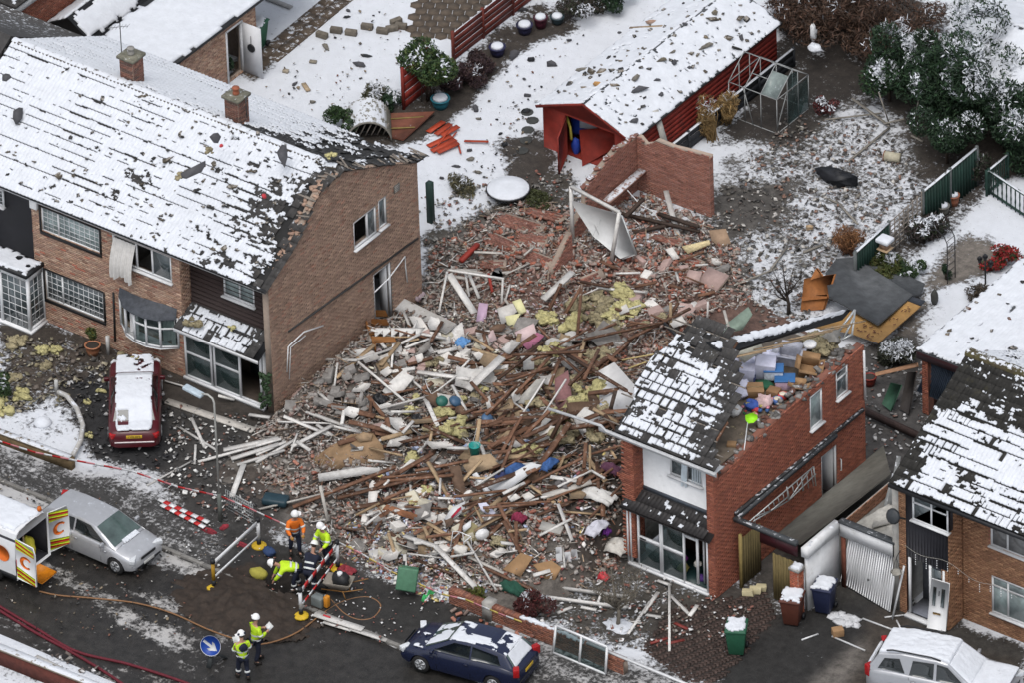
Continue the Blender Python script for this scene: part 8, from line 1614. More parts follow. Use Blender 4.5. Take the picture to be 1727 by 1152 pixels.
 # VEHICLES
def text_mesh(name,txt,size,mat,parent,loc,rot):
 cu=bpy.data.curves.new(name,'FONT');cu.body=txt;cu.size=size;cu.align_x='CENTER';cu.align_y='CENTER';cu.extrude=.002
 o=bpy.data.objects.new(name,cu);COL.objects.link(o);dg=bpy.context.evaluated_depsgraph_get();me=bpy.data.meshes.new_from_object(o.evaluated_get(dg));bpy.data.objects.remove(o)
 me.materials.clear();me.materials.append(mat);n=newobj(name,me,parent,loc,rot);return n
chrome=M('chrome_trim',(.5,.5,.5),.25,.1,metal=.8);tyre=M('tyre_rubber',(.012,.012,.012),.8,.2);rimm=M('alloy_rim',(.36,.37,.38),.35,.15,metal=.6);lampc=M('lamp_glass',(.5,.52,.54),.15,.2,20);lampr=M('tail_lamp',(.3,.01,.012),.2,.3,20);plate_y=M('plate_yellow',(.55,.36,.03),.5);plate_w=M('plate_white',(.6,.6,.58),.5)
carglass=M('car_glass',(.012,.017,.018),.05,.3,4,spec=.9);screen=M('windscreen_glass',(.05,.075,.07),.08,.4,2,spec=.9)
def car(name,label,loc,rz,C,paint,plate=None):
 t=thing(name,label,'car',loc,None,rz);L,Wd,Hh=C['L'],C['W'],C['H'];hw0=Wd/2;ax=C['ax'];rw=C.get('rw',.31);O0=ORG[t.name];ORG[t.name]=Vector((0,0,0))
 xs=np.unique(np.concatenate([np.linspace(-L/2,L/2,49),[a+d for a in ax for d in(-rw-.05,rw+.05)]]));bx_=np.array(C['belt']);zt=np.interp(xs,bx_[:,0],bx_[:,1])
 e=np.clip((L/2-np.abs(xs))/.55,0,1);hw=hw0*(.80+.2*np.sqrt(1-(1-e)**2));zb=.2+.12*(1-np.clip((L/2-np.abs(xs))/.5,0,1))
 ee=np.clip((L/2-np.abs(xs))/.12,0,1);zt=zt-.1*(1-ee)**2
 ring=[]
 for x,z1,w,z0 in zip(xs,zt,hw,zb):
  za=max([0]+[math.sqrt(max(0,(rw+.05)**2-(x-a)**2))+rw for a in ax if abs(x-a)<rw+.05])
  f=lambda z:min(max(z,za),z1-.1)
  pts=[(w*.8,f(z0)),(w*.97,f(z0+.03)),(w,f(z0+.15)),(w*1.0,f((z0+z1)*.5)),(w*.985,max(z1-.16,min(za,z1-.1))),(w*.95,z1-.05),(w*.87,z1),(w*.45,z1+.025)]
  ring.append([(x,-y,z)for y,z in pts]+[(x,y,z)for y,z in reversed(pts)])
 n=len(ring[0]);V=[p for r in ring for p in r];F=[(i*n+k,(i+1)*n+k,(i+1)*n+(k+1)%n,i*n+(k+1)%n)for i in range(len(ring)-1)for k in range(n)]
 F+=[tuple(range(n)),tuple((len(ring)-1)*n+k for k in reversed(range(n)))]
 mb=MB().add(V,F);body=mb.build('body',paint,t,local=True,smooth=True);m_=body.modifiers.new('split','EDGE_SPLIT');m_.split_angle=.7
 rp=np.array(C['roof']);bz=lambda x:np.interp(x,bx_[:,0],bx_[:,1]);wbelt,wr=hw0*.9,hw0*C.get('wr',.68)
 def topz(x):return np.interp(x,rp[:,0],rp[:,1])
 def wid(x,z):zb2=bz(x)-.02;return wbelt-(wbelt-wr)*np.clip((z-zb2)/(Hh-zb2),0,1)
 xc=np.unique(np.concatenate([np.linspace(rp[0,0],rp[-1,0],30),rp[:,0]]));ring=[]
 for x in xc:
  z0,z1=bz(x)-.03,max(topz(x),bz(x)-.01);zm=(z0+z1)/2;w1=wid(x,z1)
  pts=[(wid(x,z0),z0),(wid(x,zm),zm),(w1,max(z1-.05,z0)),(w1*.93,max(z1-.01,z0)),(w1*.5,z1+.015)];ring.append([(x,-y,z)for y,z in pts]+[(x,y,z)for y,z in reversed(pts)])
 n=len(ring[0]);mb=MB().add([p for r in ring for p in r],[(i*n+k,(i+1)*n+k,(i+1)*n+(k+1)%n,i*n+(k+1)%n)for i in range(len(ring)-1)for k in range(n)]);o=mb.build('roof',paint,t,local=True,smooth=True);m_=o.modifiers.new('split','EDGE_SPLIT');m_.split_angle=.6
 for poly in C['side']:
  for s_ in(-1,1):
   mb=MB();fine=[]
   for i in range(len(poly)):
    a,b=poly[i],poly[(i+1)%len(poly)];fine+=[(a[0]+(b[0]-a[0])*k/4,a[1]+(b[1]-a[1])*k/4)for k in range(4)]
   mb.prism([(x,s_*(float(wid(x,z))+.012),z)for x,z in fine],(0,-s_*.01,0));mb.build('side_window',C.get('sg',carglass),t,local=True)
 for nm,(xa,xb_),mt in(('windscreen',C['ws'],screen),('rear_window',C['rw_'],C.get('rg',carglass))):
  mb=MB();nx=8;V=[]
  for i in range(nx+1):
   x=xa+(xb_-xa)*i/nx;z=float(topz(x));w=float(wid(x,z))*.9
   V+=[(x,-w,z+.008),(x,-w*.4,z+.024),(x,w*.4,z+.024),(x,w,z+.008)]
  mb.add(V,[(i*4+k,i*4+k+1,i*4+5+k,i*4+4+k)for i in range(nx)for k in range(3)]);mb.build(nm,mt,t,local=True,smooth=True)
 for a in ax:
  for s_ in(-1,1):
   mb=MB();yw_=s_*(hw0-.1);mb.lathe([(rw*.62,-.1),(rw*.96,-.1),(rw,-.06),(rw,.06),(rw*.96,.1),(rw*.62,.1)],22,(a,yw_,rw),'y');ww=mb.build('wheel',tyre,t,local=True)
   mb=MB().lathe([(rw*.64,.0),(rw*.64,.105),(rw*.56,.115),(rw*.54,.103),(.06,.103)],18,(a,yw_ if s_>0 else yw_,rw),'y')
   if s_<0:mb.V[0][:,1]=2*yw_-mb.V[0][:,1]
   for k in range(5):q=2*math.pi*k/5+.3;mb.bar((a,yw_+s_*.11,rw),(a+rw*.58*math.cos(q),yw_+s_*.11,rw+rw*.58*math.sin(q)),.07,.03,up=(0,1,0))
   mb.build('rim',rimm,ww,local=True)
 def patch(nm,x,y,z,s3,mt,rot=None):mb=MB().box((x,y,z),s3,rot);return mb.build(nm,mt,t,local=True,bevel=.02)
 fz,rz_=C.get('fz',.64),C.get('rz',.75)
 for s_ in(-1,1):
  Rh=np.array(Matrix.Rotation(-s_*.5,3,'Z'));patch('headlight',L/2-.16,s_*hw0*.72,fz,(.2,.36,.16),lampc,Rh);patch('tail_light',-L/2+.11,s_*hw0*.78,rz_,(.2,.26,C.get('th',.2)),lampr,Rh.T)
  xm_=C['ws'][0]+(C['ws'][1]-C['ws'][0])*.55;patch('mirror',xm_,s_*(hw0+.06),float(bz(xm_))+.08,(.1,.18,.13),C.get('mir',paint))
  for xd in C.get('doors',()):mb=MB().bar((xd,s_*(hw0+.002),.32),(xd,s_*(hw0*.97+.004),float(bz(xd))-.05),.012,.008);mb.build('door_gap',dark,t,local=True);mb=MB().box((xd+.16,s_*(hw0+.01),float(bz(xd))-.17),(.16,.025,.035));mb.build('door_handle',paint,t,local=True)
 patch('grille',L/2-.0,0,fz-.02,(.03,Wd*.42,.1),dark);patch('front_plate',L/2+.02,0,.42,(.02,.5,.11),plate_w);patch('bumper_strip',-L/2-.005,0,.52,(.04,Wd*.76,.05),C.get('strip',dark));patch('front_bumper_strip',L/2+.0,0,.36,(.03,Wd*.7,.09),dark)
 pl=patch('rear_plate',-L/2-.015,0,C.get('pz',.72),(.02,.52,.12),plate_y)
 if plate:text_mesh('plate_text',plate,.1,dark,pl,(-L/2-.027,0,C.get('pz',.72)),(math.pi/2,0,-math.pi/2))
 def snow(nm,xa,xb_,keepf,th,seed,surf='roof',wf=.95):
  nu,nv=int((xb_-xa)/.04),int(Wd*.9/.04)
  def fn(U,Vv):
   x=xa+(xb_-xa)*U;z=topz(x)if surf=='roof' else np.maximum(bz(x)+.0,topz(x));w=(wid(x,z)if surf=='roof' else np.interp(x,xs,hw)*.85)*wf
   y=w*(2*Vv-1);return x,y,z+.014-.03*np.abs(2*Vv-1)**6
  U,Vv=np.meshgrid((np.arange(nu)+.5)/nu,(np.arange(nv)+.5)/nv,indexing='ij');k=keepf(xa+(xb_-xa)*U,2*Vv-1,fbm(U*(xb_-xa)*3.2,Vv*5,seed,5))
  return snow_sheet(nm,t,fn,(0,0,1),nu,nv,k,th,seed=seed)
 for a in C.get('snow',()):snow(*a)
 ORG[t.name]=O0;return t
A_=np.abs
sal=dict(L=4.5,W=1.72,H=1.42,ax=(-1.32,1.3),belt=[(-2.25,.86),(-1.7,.95),(-1.0,.96),(.9,.93),(1.0,.93),(1.9,.8),(2.25,.66)],roof=[(-1.72,.95),(-1.05,1.36),(-.3,1.42),(.25,1.4),(1.05,.93)],side=[[(-1.25,.98),(-.75,1.3),(-.28,1.35),(-.28,.98)],[(-.22,.98),(-.22,1.35),(.3,1.33),(.85,.98)]],ws=(.3,1.0),rw_=(-1.68,-1.08),rz=.74,pz=.74,th=.17,doors=(-.28,),strip=M('pale_strip',(.55,.5,.5),.4),snow=[('snow_cover',-2.2,1.05,lambda x,y,n:(n>.25)&(A_(y)<.93-.1*n)&~((x<-1.35)&(x>-1.9)&(y>.25)&(y<.8)&(n<.72)),.05,5,'all',.92),('snow_cover',1.15,2.15,lambda x,y,n:(n>.36)&(A_(y)<.9),.035,6,'all')])
f_,b_=Vector((-.607,.795,0)),G(228,770);car('red_car','dark red saloon car under snow on the drive, seen from behind',b_+f_*2.3,math.atan2(f_.y,f_.x),sal,M('maroon_paint_car',(.062,.006,.01),.3,.1,spec=.5),'YY02 RPZ')
hat=dict(L=4.1,W=1.7,H=1.45,ax=(-1.25,1.33),belt=[(-2.05,.95),(-1.5,1.0),(0,.95),(.85,.92),(1.1,.9),(1.8,.76),(2.05,.62)],roof=[(-1.98,.96),(-1.6,1.36),(-.9,1.45),(-.2,1.44),(.35,1.38),(1.3,.89)],side=[[(-1.5,1.03),(-1.35,1.3),(-.45,1.38),(-.45,.98)],[(-.38,.98),(-.38,1.38),(.2,1.35),(.9,.96)]],ws=(.42,1.22),rw_=(-1.95,-1.62),fz=.66,doors=(-.45,.75),rg=screen,rz=.9,th=.3,snow=[('screen_snow',1.18,1.34,lambda x,y,n:(A_(y)<.8)&(y>-.5)&(n>.4),.025,16,'all',.8)])
car('silver_car','frosty silver hatchback parked beside the white van',G(182,905,0)+Vector((.1,-.55,-.1)),math.radians(-1),hat,M('silver_paint',(.4,.41,.43),.32,.06,metal=.45,snow=.24))
blu=dict(hat,L=4.24,W=1.75,H=1.42,snow=[('roof_snow',-1.62,.42,lambda x,y,n:(A_(y)<.95)&(((n>.5)&(x>-.1))|((n>.42)&(y>.15))|(x<-1.1)&(n>.4)),.02,25,'roof'),('screen_snow',.5,1.25,lambda x,y,n:(A_(y)<.85)&(n>.4),.015,26,'roof',.9),('bonnet_snow',1.25,1.8,lambda x,y,n:(n>.6)&(y>-.1),.012,27,'all'),('rear_snow',-1.95,-1.62,lambda x,y,n:A_(y)<.85,.015,28,'roof',.9)])
car('blue_car','navy blue hatchback dusted with snow at the bottom edge',G(796,1122,0)+Vector((0,-.1,-.06)),math.pi+.17,blu,M('navy_paint',(.005,.009,.032),.25,.12,spec=.6))
suv=dict(L=4.75,W=1.88,H=1.8,rw=.36,ax=(-1.4,1.45),belt=[(-2.37,1.1),(-1.5,1.14),(.9,1.1),(1.1,1.1),(2.0,1.02),(2.37,.78)],roof=[(-2.3,1.12),(-1.95,1.68),(-1.2,1.8),(0,1.8),(.35,1.76),(1.2,1.1)],side=[[(-1.95,1.18),(-1.75,1.55),(-1.25,1.62),(-1.05,1.16)],[(-.9,1.14),(-.8,1.64),(-.1,1.68),(-.1,1.14)],[(0,1.14),(0,1.68),(.35,1.64),(.95,1.14)]],ws=(.42,1.12),rw_=(-2.28,-2.0),fz=.85,rz=1.0,th=.4,pz=.95,wr=.74,doors=(-.9,0.02),snow=[('roof_snow',-1.95,.4,lambda x,y,n:A_(y)<.97,.09,35,'roof'),('screen_snow',.4,1.15,lambda x,y,n:(A_(y)<.95),.04,36,'roof',.95),('bonnet_snow',1.12,2.25,lambda x,y,n:(A_(y)<.98)&(n>.2),.03,37,'all'),('bumper_snow',-2.36,-2.28,lambda x,y,n:n>.4,.03,38,'all')])
o=car('silver_off_roader','large silver off-roader with thick snow on its roof at the bottom right',G(1590,1128,0)+Vector((.85,-1.1,0)),math.radians(15.5),suv,M('silver_suv_paint',(.36,.37,.39),.32,.06,metal=.45))
for s_ in(-1,1):mb=MB().tube([(-1.7,s_*.66,1.8),(-1.5,s_*.68,1.87),(-.2,s_*.68,1.88),(.1,s_*.66,1.8)],.025,6);mb.build('roof_rail',dark,o,local=True)
rn=G(30,996,-.1);van=thing('white_van','white works van with chevron rear doors open and yellow sack inside','van',rn);vx,vy=rn.x,rn.y;Wv,Hv,Lv=1.75,2.2,5.0;z0=-.1;vm=M('van_white',(.66,.67,.68),.35,.06,3,dirt=.15,dirtcol=(.3,.29,.28));V_=lambda dx,dy,z:Vector((vx+dx,vy+dy,z0+z))
prof=[(0,.35),(0,1.15),(.04,1.75),(.14,2.08),(.3,2.18),(.6,Hv),(1.15,Hv),(1.45,2.18),(1.61,2.08),(1.71,1.75),(1.75,1.15),(1.75,.35)];n=len(prof);mb=MB()
mb.add([V_(-Lv*i,y,z)for i in(0,.5,1)for y,z in prof],[(i*n+k,i*n+k+1,(i+1)*n+k+1,(i+1)*n+k)for i in range(2)for k in range(n-1)]+[tuple(2*n+k for k in range(n))]);mb.build('body',vm,van,smooth=True).modifiers.new('split','EDGE_SPLIT').split_angle=.6
inn=[(.1,.45),(.1,1.9),(1.65,1.9),(1.65,.45)];mb=MB().prism([V_(-.0,y,z)for y,z in prof],(-.03,0,0),[[V_(-.0,y,z)for y,z in inn]]);mb.build('rear_frame',vm,van)
mb=MB().bx(V_(-3,.1,.42),V_(-.02,1.65,.45));mb.bx(V_(-3.02,.1,.45),V_(-3,1.65,1.9));mb.bx(V_(-3,.06,.45),V_(-.03,.09,1.9));mb.bx(V_(-3,1.66,.45),V_(-.03,1.69,1.9));mb.build('load_bay',M('van_inside',(.03,.03,.035),.8),van)
nu,nv=80,30
def vfn(U,Vv):
 y=.12+1.51*Vv;return vx-.05-4.6*U,vy+y,z0+np.interp(y,[p[0]for p in prof[1:-1]],[p[1]for p in prof[1:-1]])+.0
snow_sheet('roof_snow',van,vfn,(0,0,1),nu,nv,edge_keep(nu,nv,.08,3),.05,seed=4)
chev_r,chev_y=M('chevron_red',(.4,.015,.01),.5),M('chevron_yellow',(.5,.6,.02),.5);orange=M('orange_logo',(.55,.12,.015),.5,.25,3)
def vdoor(hy,ang,sgn):
 h=V_(0,hy,.45);d=Vector((math.cos(ang),math.sin(ang),0));nn=Vector((d.y,-d.x,0));nn=nn if nn.dot(-_F)>0 else-nn
 q=lambda u,z,e=0.0:h+d*u+Z1*z+nn*e
 mb=MB().prism([q(0,0),q(.82,0),q(.82,1.25),q(.74,1.5),q(0,1.55)],-nn*.05);dr_=mb.build('rear_door',vm,van)
 for(z0_,z1_)in((0.0,.42),(1.1,1.5)):
  for k in range(5):
   mb=MB();zz0=z0_+k*(z1_-z0_)/5;dz=(z1_-z0_)/5
   mb.prism([q(.02,zz0+.08,.004),q(.78,max(z0_,zz0-.12),.004),q(.78,max(z0_,zz0-.12+dz),.004),q(.02,min(z1_+.1,zz0+.08+dz),.004)],nn*.003);mb.build('chevron',chev_r if k%2 else chev_y,dr_)
 mb=MB();arc=[(.42+.26*math.cos(a),.78+.24*math.sin(a))for a in np.linspace(.6,5.4,16)];arc2=[(.46+.15*math.cos(a),.78+.15*math.sin(a))for a in np.linspace(5.4,.6,16)];mb.prism([q(u,z,.004)for u,z in arc+arc2],nn*.003);mb.build('emblem',orange,dr_)
 return dr_
vdoor(0.02,-.05,1);vdoor(1.73,1.3,-1)
mb=MB().prism([V_(.05,.35,.42),V_(.75,.35,.38),V_(.75,1.1,.38),V_(.05,1.1,.42)],(0,0,-.05));mb.build('orange_step',M('orange_plastic',(.6,.2,.01),.5),van)
mb=MB().box(V_(-.01,.06,.95),(.06,.1,.5));mb.build('tail_light',lampr,van);mb=MB().lathe([(.07,0),(.08,.08),(.05,.15)],10,V_(-.15,1.5,Hv));mb.build('beacon',M('amber',(.5,.12,.01),.3),van)
for(c_,r_)in((V_(-.55,-.012,1.25),.3),(V_(-1.0,-.012,1.75),.26)):mb=MB().prism([c_+Vector((r_*math.cos(a),0,r_*math.sin(a)))for a in np.linspace(0,6.1,18)],(0,-.006,0));mb.build('emblem',orange,van)
for dx in(-.95,-3.9):mb=MB().lathe([(.2,-.11),(.33,-.11),(.34,.11),(.2,.11)],20,V_(dx,.1,.34),'y');mb.build('wheel',tyre,van)
mb=MB().bx(V_(-.9,-.004,.35),V_(-.02,.02,.55));mb.build('lower_trim',dark,van)
p=V_(-.35,1.05,.48);mb=MB().blob(p+Z1*.42,(.26,.26,.45),10,.12,seed=4);o=mb.build('tool_sack',M('yellow_sack',(.5,.45,.04),.8,.2),smooth=True);tag(o,'yellow sack standing in the back of the white van','sack')
mb=MB().blob(V_(-.5,.6,.6)+Z1*.5,(.25,.25,.5),8,.25,seed=5);o=mb.build('tool_bag',M('blue_bag',(.03,.12,.25),.8,.3));tag(o,'blue bag in the dark load bay of the white van','bag')
mb=MB().bar(V_(-.1,.62,.5),V_(-.25,.7,1.85),.05,.05);o=mb.build('shovel_handle',timber_pale);tag(o,'wooden tool handle upright in the white van','tool')
# STREET THINGS
lamp=thing('street_lamp','thin grey street lamp post between the red car and the excavation','street lamp',G(372,880));c=lamp.location;hl=5.0
top_=G(357,673,hl);base=G(372,880)
d0=Vector((base.x,base.y,0));mb=MB();z_=4.85
mb.tube([d0,d0+Z1*1.1],.07,8);mb.build('base_column',M('lamp_base',(.1,.11,.1),.6,.2),lamp);mb=MB().tube([d0+Z1*1.1,d0+Z1*(z_-.15),d0+Vector((-.06,.0,z_)),d0+Vector((-.25,-.0,z_+.08)),d0+Vector((-.5,-.02,z_+.02))],.034,8);mb.build('column',M('lamp_grey',(.3,.3,.28),.6),lamp)
mb=MB().box((0,0,0),(.75,.26,.13));mb.V[0]=mb.V[0]@np.array(Matrix.Rotation(.12,3,'Y')).T+np.array(d0+Vector((-.8,-.04,z_+.02)));mb.build('lantern',M('lantern_blue',(.38,.45,.5),.4),lamp,bevel=.04)
def barrier(label,p1,p2,post2=True,yel=None,red=False):
 t=thing('road_barrier',label,'barrier',(Vector(p1)+Vector(p2))/2);a,b=Vector(p1),Vector(p2);yb=M('yellow_base',(.5,.33,.02),.6)
 for i,p in enumerate((a,b)):
  mb=MB().lathe([(.26,0),(.24,.05),(.12,.09),(.06,.1)],12,p);mb.build('foot',yb,t);mb=MB().tube([p+Z1*.08,p+Z1*.3],.075,8);mb.tube([p+Z1*.98,p+Z1*1.12],.08,8);mb.build('collar',dark,t);mb=MB().tube([p+Z1*.3,p+Z1*.98],.06,8);mb.build('post',(M('ochre_post',(.35,.2,.02),.6)if(i==0 and yel)else pvc),t)
 for z in(.95,.4):
  n_=9 if red else 1
  for k in range(n_):mb=MB().bar(a.lerp(b,k/n_)+Z1*z,a.lerp(b,(k+1)/n_)+Z1*z,.03,.15 if z>.5 else.08);mb.build('plank_stripe' if red else 'plank',M('barrier_red',(.4,.02,.02),.5)if red and k%2 else pvc,t)
 return t
barrier('white plank barrier with yellow feet at the left of the excavation',G(361,992,.0),G(437,922,.0),yel=True)
barrier('red and white plank barrier at the right of the excavation',G(508,1040,-.0),G(570,960,.0),red=True)
for(a,b,lab)in(((268,843),(352,882),'red and white plank lying on slush left of the lamp post'),((272,852),(345,890),'second red and white plank lying below the first')):
 t=thing('warning_plank',lab,'warning plank',G(*a));A1,B1=G(*a,.08),G(*b,.08)
 for k in range(9):mb=MB().bar(A1.lerp(B1,k/9),A1.lerp(B1,(k+1)/9),.16,.04);mb.build('stripe',MATS['barrier_red']if k%2 else pvc,t)
msh=thing('mesh_barrier','grey wire mesh barrier beside the lamp post base','barrier',G(400,885));a,b=G(382,862),G(428,888)
for k in range(15):p=a.lerp(b,k/14);mb=MB().bar(p+Z1*.1,p+Z1*.85,.012,.012);mb.build('wire',alu,msh)
for k in range(7):mb=MB().bar(a+Z1*(.1+.125*k),b+Z1*(.1+.125*k),.012,.012);mb.build('wire',alu,msh)
def arrow_sign():
 t=thing('direction_sign','round blue sign with white arrow on a black stand in the road','road sign',G(372,1132,-.1));c=G(355,1090,.62);n=(-_F+Vector((0,0,-.25))+_R*-.25).normalized();u=Z1.cross(n).normalized();v=n.cross(u);r=.36
 disc=lambda r,e:[c+u*(r*math.cos(a))+v*(r*math.sin(a))+n*e for a in np.linspace(0,2*math.pi,33)[:-1]]
 mb=MB().prism(disc(r,0),-n*.02);mb.build('back_plate',dark,t);mb=MB().prism(disc(r*.96,.004),-n*.003);mb.build('white_ring',pvc,t);mb=MB().prism(disc(r*.91,.008),-n*.003);mb.build('blue_face',M('sign_blue',(.01,.045,.25),.4,.05),t)
 a=math.radians(-32);ex,ey=u*math.cos(a)+v*math.sin(a),v*math.cos(a)-u*math.sin(a);pts=[(-.28,-.045),(.04,-.045),(-.04,-.15),(.06,-.15),(.27,0),(.06,.15),(-.04,.15),(.04,.045),(-.28,.045)]
 mb=MB().prism([c+ex*x+ey*y+n*.012 for x,y in pts],-n*.003);mb.build('arrow',pvc,t)
 for q in(G(352,1128,-.1),G(382,1110,-.1)):mb=MB().bar(c-Z1*.28-n*.05,q,.16,.03);mb.build('stand_leg',M('grey_black_plastic',(.03,.034,.036),.7),t)
arrow_sign()
def hose(label,pts,r,mat,z=-.06,name='fire_hose',cat='hose'):
 P=[G(x,y,z)for x,y in pts];Q=[]
 for i in range(len(P)-1):
  p0,p1,p2,p3=P[max(0,i-1)],P[i],P[i+1],P[min(len(P)-1,i+2)]
  for k in range(6):t=k/6;Q.append(.5*((2*p1)+(p2-p0)*t+(2*p0-5*p1+4*p2-p3)*t*t+(3*p1-p0-3*p2+p3)*t**3))
 mb=MB().tube(Q+[P[-1]],r,7);o=mb.build(name,mat,smooth=True);tag(o,label,cat);return o
hm_=M('maroon_hose',(.1,.012,.02),.7,.2)
hose('upper maroon fire hose running along the road',[(-20,1012),(60,1060),(130,1100),(220,1122),(320,1155),(360,1175)],.05,hm_);hose('lower maroon fire hose curving to the bottom edge',[(-20,1018),(50,1062),(110,1095),(170,1130),(230,1170)],.05,hm_)
hm2=M('brown_cable',(.2,.105,.05),.6)
hose('long brown cable from the van to the two workers',[(66,998),(100,1005),(160,1010),(230,1018),(290,1035),(350,1062),(400,1080)],.028,hm2,name='cable',cat='cable');hose('brown cable looped on the pavement beside the excavation',[(400,1088),(450,1086),(500,1068),(545,1035),(580,1015),(620,1008),(642,1022),(630,1042),(605,1046),(580,1035),(558,1012)],.028,hm2,-.02,'cable','cable')
for(a,b,w_,lab)in(((530,1036,.06),(612,1062,.06),.26,'broad white sign board lying on the pavement'),((545,1050,-.02),(592,1064,-.02),.12,'white board under the broad sign board'),((590,1061,.0),(652,1081,-.0),.16,'white board end lying over the kerb'),((60,1108,.1),(100,1128,.1),.2,'white broken board on litter by the bottom left wall')):mb=MB().bar(G(*a),G(*b),w_,.04);o=mb.build('white_board',white_wood);tag(o,lab,'board')
mb=MB().bar(G(545,1038,.1),G(557,1042,.1),.06,.03);o=mb.build('red_tape_roll',MATS['red_plastic']);tag(o,'small red handle on the white sign board','handle')
litter('road_debris',pp([(70,1090),(120,1100),(175,1140),(130,1140)]),90,[(.5,.5,.5),(.12,.1,.09),(.3,.28,.25)],.05,.2,'debris heap against the bottom left garden wall',False)
def tape(label,pts,mat2):
 t=thing('barrier_tape',label,'tape',G(*pts[0][:2]));P=[G(*p)for p in pts];k=0
 for i in range(len(P)-1):
  m=max(1,int((P[i+1]-P[i]).length/.28))
  for j in range(m):mb=MB().bar(P[i].lerp(P[i+1],j/m),P[i].lerp(P[i+1],(j+1)/m),.008,.07);mb.build('tape_band',(pvc,mat2,M('tape_pink',(.5,.2,.22),.6))[k%3],t);k+=1
ty=M('tape_yellow',(.55,.42,.12),.6);tape('striped warning tape sagging from lamp post to the barrier',[(220,795,.3),(300,822,.5),(372,838,.8),(420,858,.9),(485,888,.9)],MATS['barrier_red']);tape('striped warning tape along the front of the rubble',[(570,915,.9),(610,935,.8),(660,965,.6),(705,985,.5),(745,1003,.4),(785,1012,.5),(840,1035,.6),(880,1050,.6)],ty);tape('white warning tape in front of the left garden',[(-10,742,.5),(60,764,.5),(130,778,.45),(220,795,.3)],MATS['barrier_red'])
wbw=thing('wheelbarrow','grey wheelbarrow with a black bag beside the red and white barrier','wheelbarrow',G(575,1010));c=G(575,1005,0);ca,sa=math.cos(.35),math.sin(.35);Lp_=lambda x,y,z:c+Vector((x*ca-y*sa,x*sa+y*ca,z))
lo_=[Lp_(-.25,-.16,.3),Lp_(.2,-.16,.3),Lp_(.2,.16,.3),Lp_(-.25,.16,.3)];hi_=[Lp_(-.5,-.32,.62),Lp_(.42,-.3,.62),Lp_(.42,.3,.62),Lp_(-.5,.32,.62)]
mb=MB().add(lo_+hi_,[(3,2,1,0),(0,1,5,4),(1,2,6,5),(2,3,7,6),(3,0,4,7)]);mb.build('tray',M('barrow_tray',(.22,.2,.17),.6,.2),wbw).modifiers.new('s','SOLIDIFY').thickness=.015
for s_ in(-1,1):mb=MB().tube([Lp_(-.62,s_*.08,.2),Lp_(.2,s_*.25,.35),Lp_(.85,s_*.3,.6)],.018,6);mb.tube([Lp_(.15,s_*.24,.33),Lp_(.25,s_*.25,.0)],.018,6);mb.build('handle_leg',M('barrow_frame',(.2,.1,.03),.6),wbw)
mb=MB().lathe([(.08,-.04),(.18,-.04),(.18,.04),(.08,.04)],14,(0,0,0),'y');mb.V[0]=mb.V[0]@np.array(Matrix.Rotation(.35,3,'Z')).T+np.array(Lp_(-.62,0,.18));mb.build('wheel',tyre,wbw)
mb=MB().blob(Lp_(.0,.05,.62),(.32,.25,.26),9,.2,seed=3);o=mb.build('black_sack',dark,smooth=True);tag(o,'black sack piled in the wheelbarrow','sack');mb=MB().lathe([(.08,0),(.09,.12),(.07,.12)],10,Lp_(.0,-.02,.8));o=mb.build('white_tub',pvc);tag(o,'white tub on top of the black sack in the wheelbarrow','tub')
gen=thing('pump_unit','grey and orange pump unit standing beside the wheelbarrow','pump',G(540,1022));c=G(538,1022);mb=MB().box(c+Z1*.2,(.42,.32,.36));mb.build('body',M('pump_grey',(.14,.16,.16),.5),gen,bevel=.03);mb=MB().box(c+Vector((.33,.0,.3)),(.16,.2,.42));mb.build('orange_tank',M('orange_tank',(.5,.2,.02),.5),gen,bevel=.04);mb=MB().tube([c+Vector((-.2,0,.38)),c+Vector((-.2,0,.52)),c+Vector((.2,0,.52)),c+Vector((.2,0,.38))],.015,6);mb.build('handle',dark,gen)
bag('spill_sack','yellow sandbag lying at the left rim of the excavation','sandbag',437,974,(.34,.24,.18),M('yellow_bag',(.3,.27,.05),.9,.25,9),z=.05,seed=9,jit=.12);bag('tool_bag','blue tool bag behind the excavation','bag',455,935,(.24,.18,.12),M('dark_blue_bag',(.02,.04,.1),.8),z=0,seed=10,jit=.25)
mb=MB().lathe([(.04,0),(.05,.08),(.0,.1)],8,G(372,995));o=mb.build('bottle_top',pvc);tag(o,'small white bottle top beside the yellow barrier foot','cap')
for(px,py,s3)in((352,896,(.32,.14)),(378,890,(.12,.2)),(407,919,(.3,.12))):mb=MB();p=G(px,py,.008);mb.prism([p+Vector((s3[0]*math.cos(a)*(1+.2*math.sin(5*a)),s3[1]*math.sin(a),0))for a in np.linspace(0,6,12)],(0,0,.012));o=mb.build('red_netting',M('red_netting_m',(.2,.02,.03),.8,.5,14));tag(o,{352:'red netting flat on slush left of the lamp base',378:'red netting heap right of the lamp base',407:'red netting beside the white plank barrier'}[px],'netting')
drape('pink red cable tangle beside the barrier at the rubble edge',583,958,.6,.5,M('red_tangle',(.22,.03,.04),.8,.5,14),.2,21)
for(px,py,rx_,ry_,h_,lab)in((1425,1046,.42,.3,.1,'heap of snow on the drive above the cardboard carton'),(1010,1110,.7,.3,.05,'trodden snow patch beside the leaning window frame')):
 p=G(px,py,.01);rr=random.Random(px);mb=MB()
 for k in range(12):q=p+Vector((rr.gauss(0,rx_*.5),rr.gauss(0,ry_*.4),0));s_=rr.uniform(.3,.55);mb.blob(q,(rx_*s_*1.3,ry_*s_*1.3,h_*rr.uniform(.3,1)),9,.4,seed=k+px)
 o=mb.build('snow_patch',M('thin_snow',(.5,.51,.53),.7,.15,6,.5,14),smooth=True);tag(o,lab,'snow')
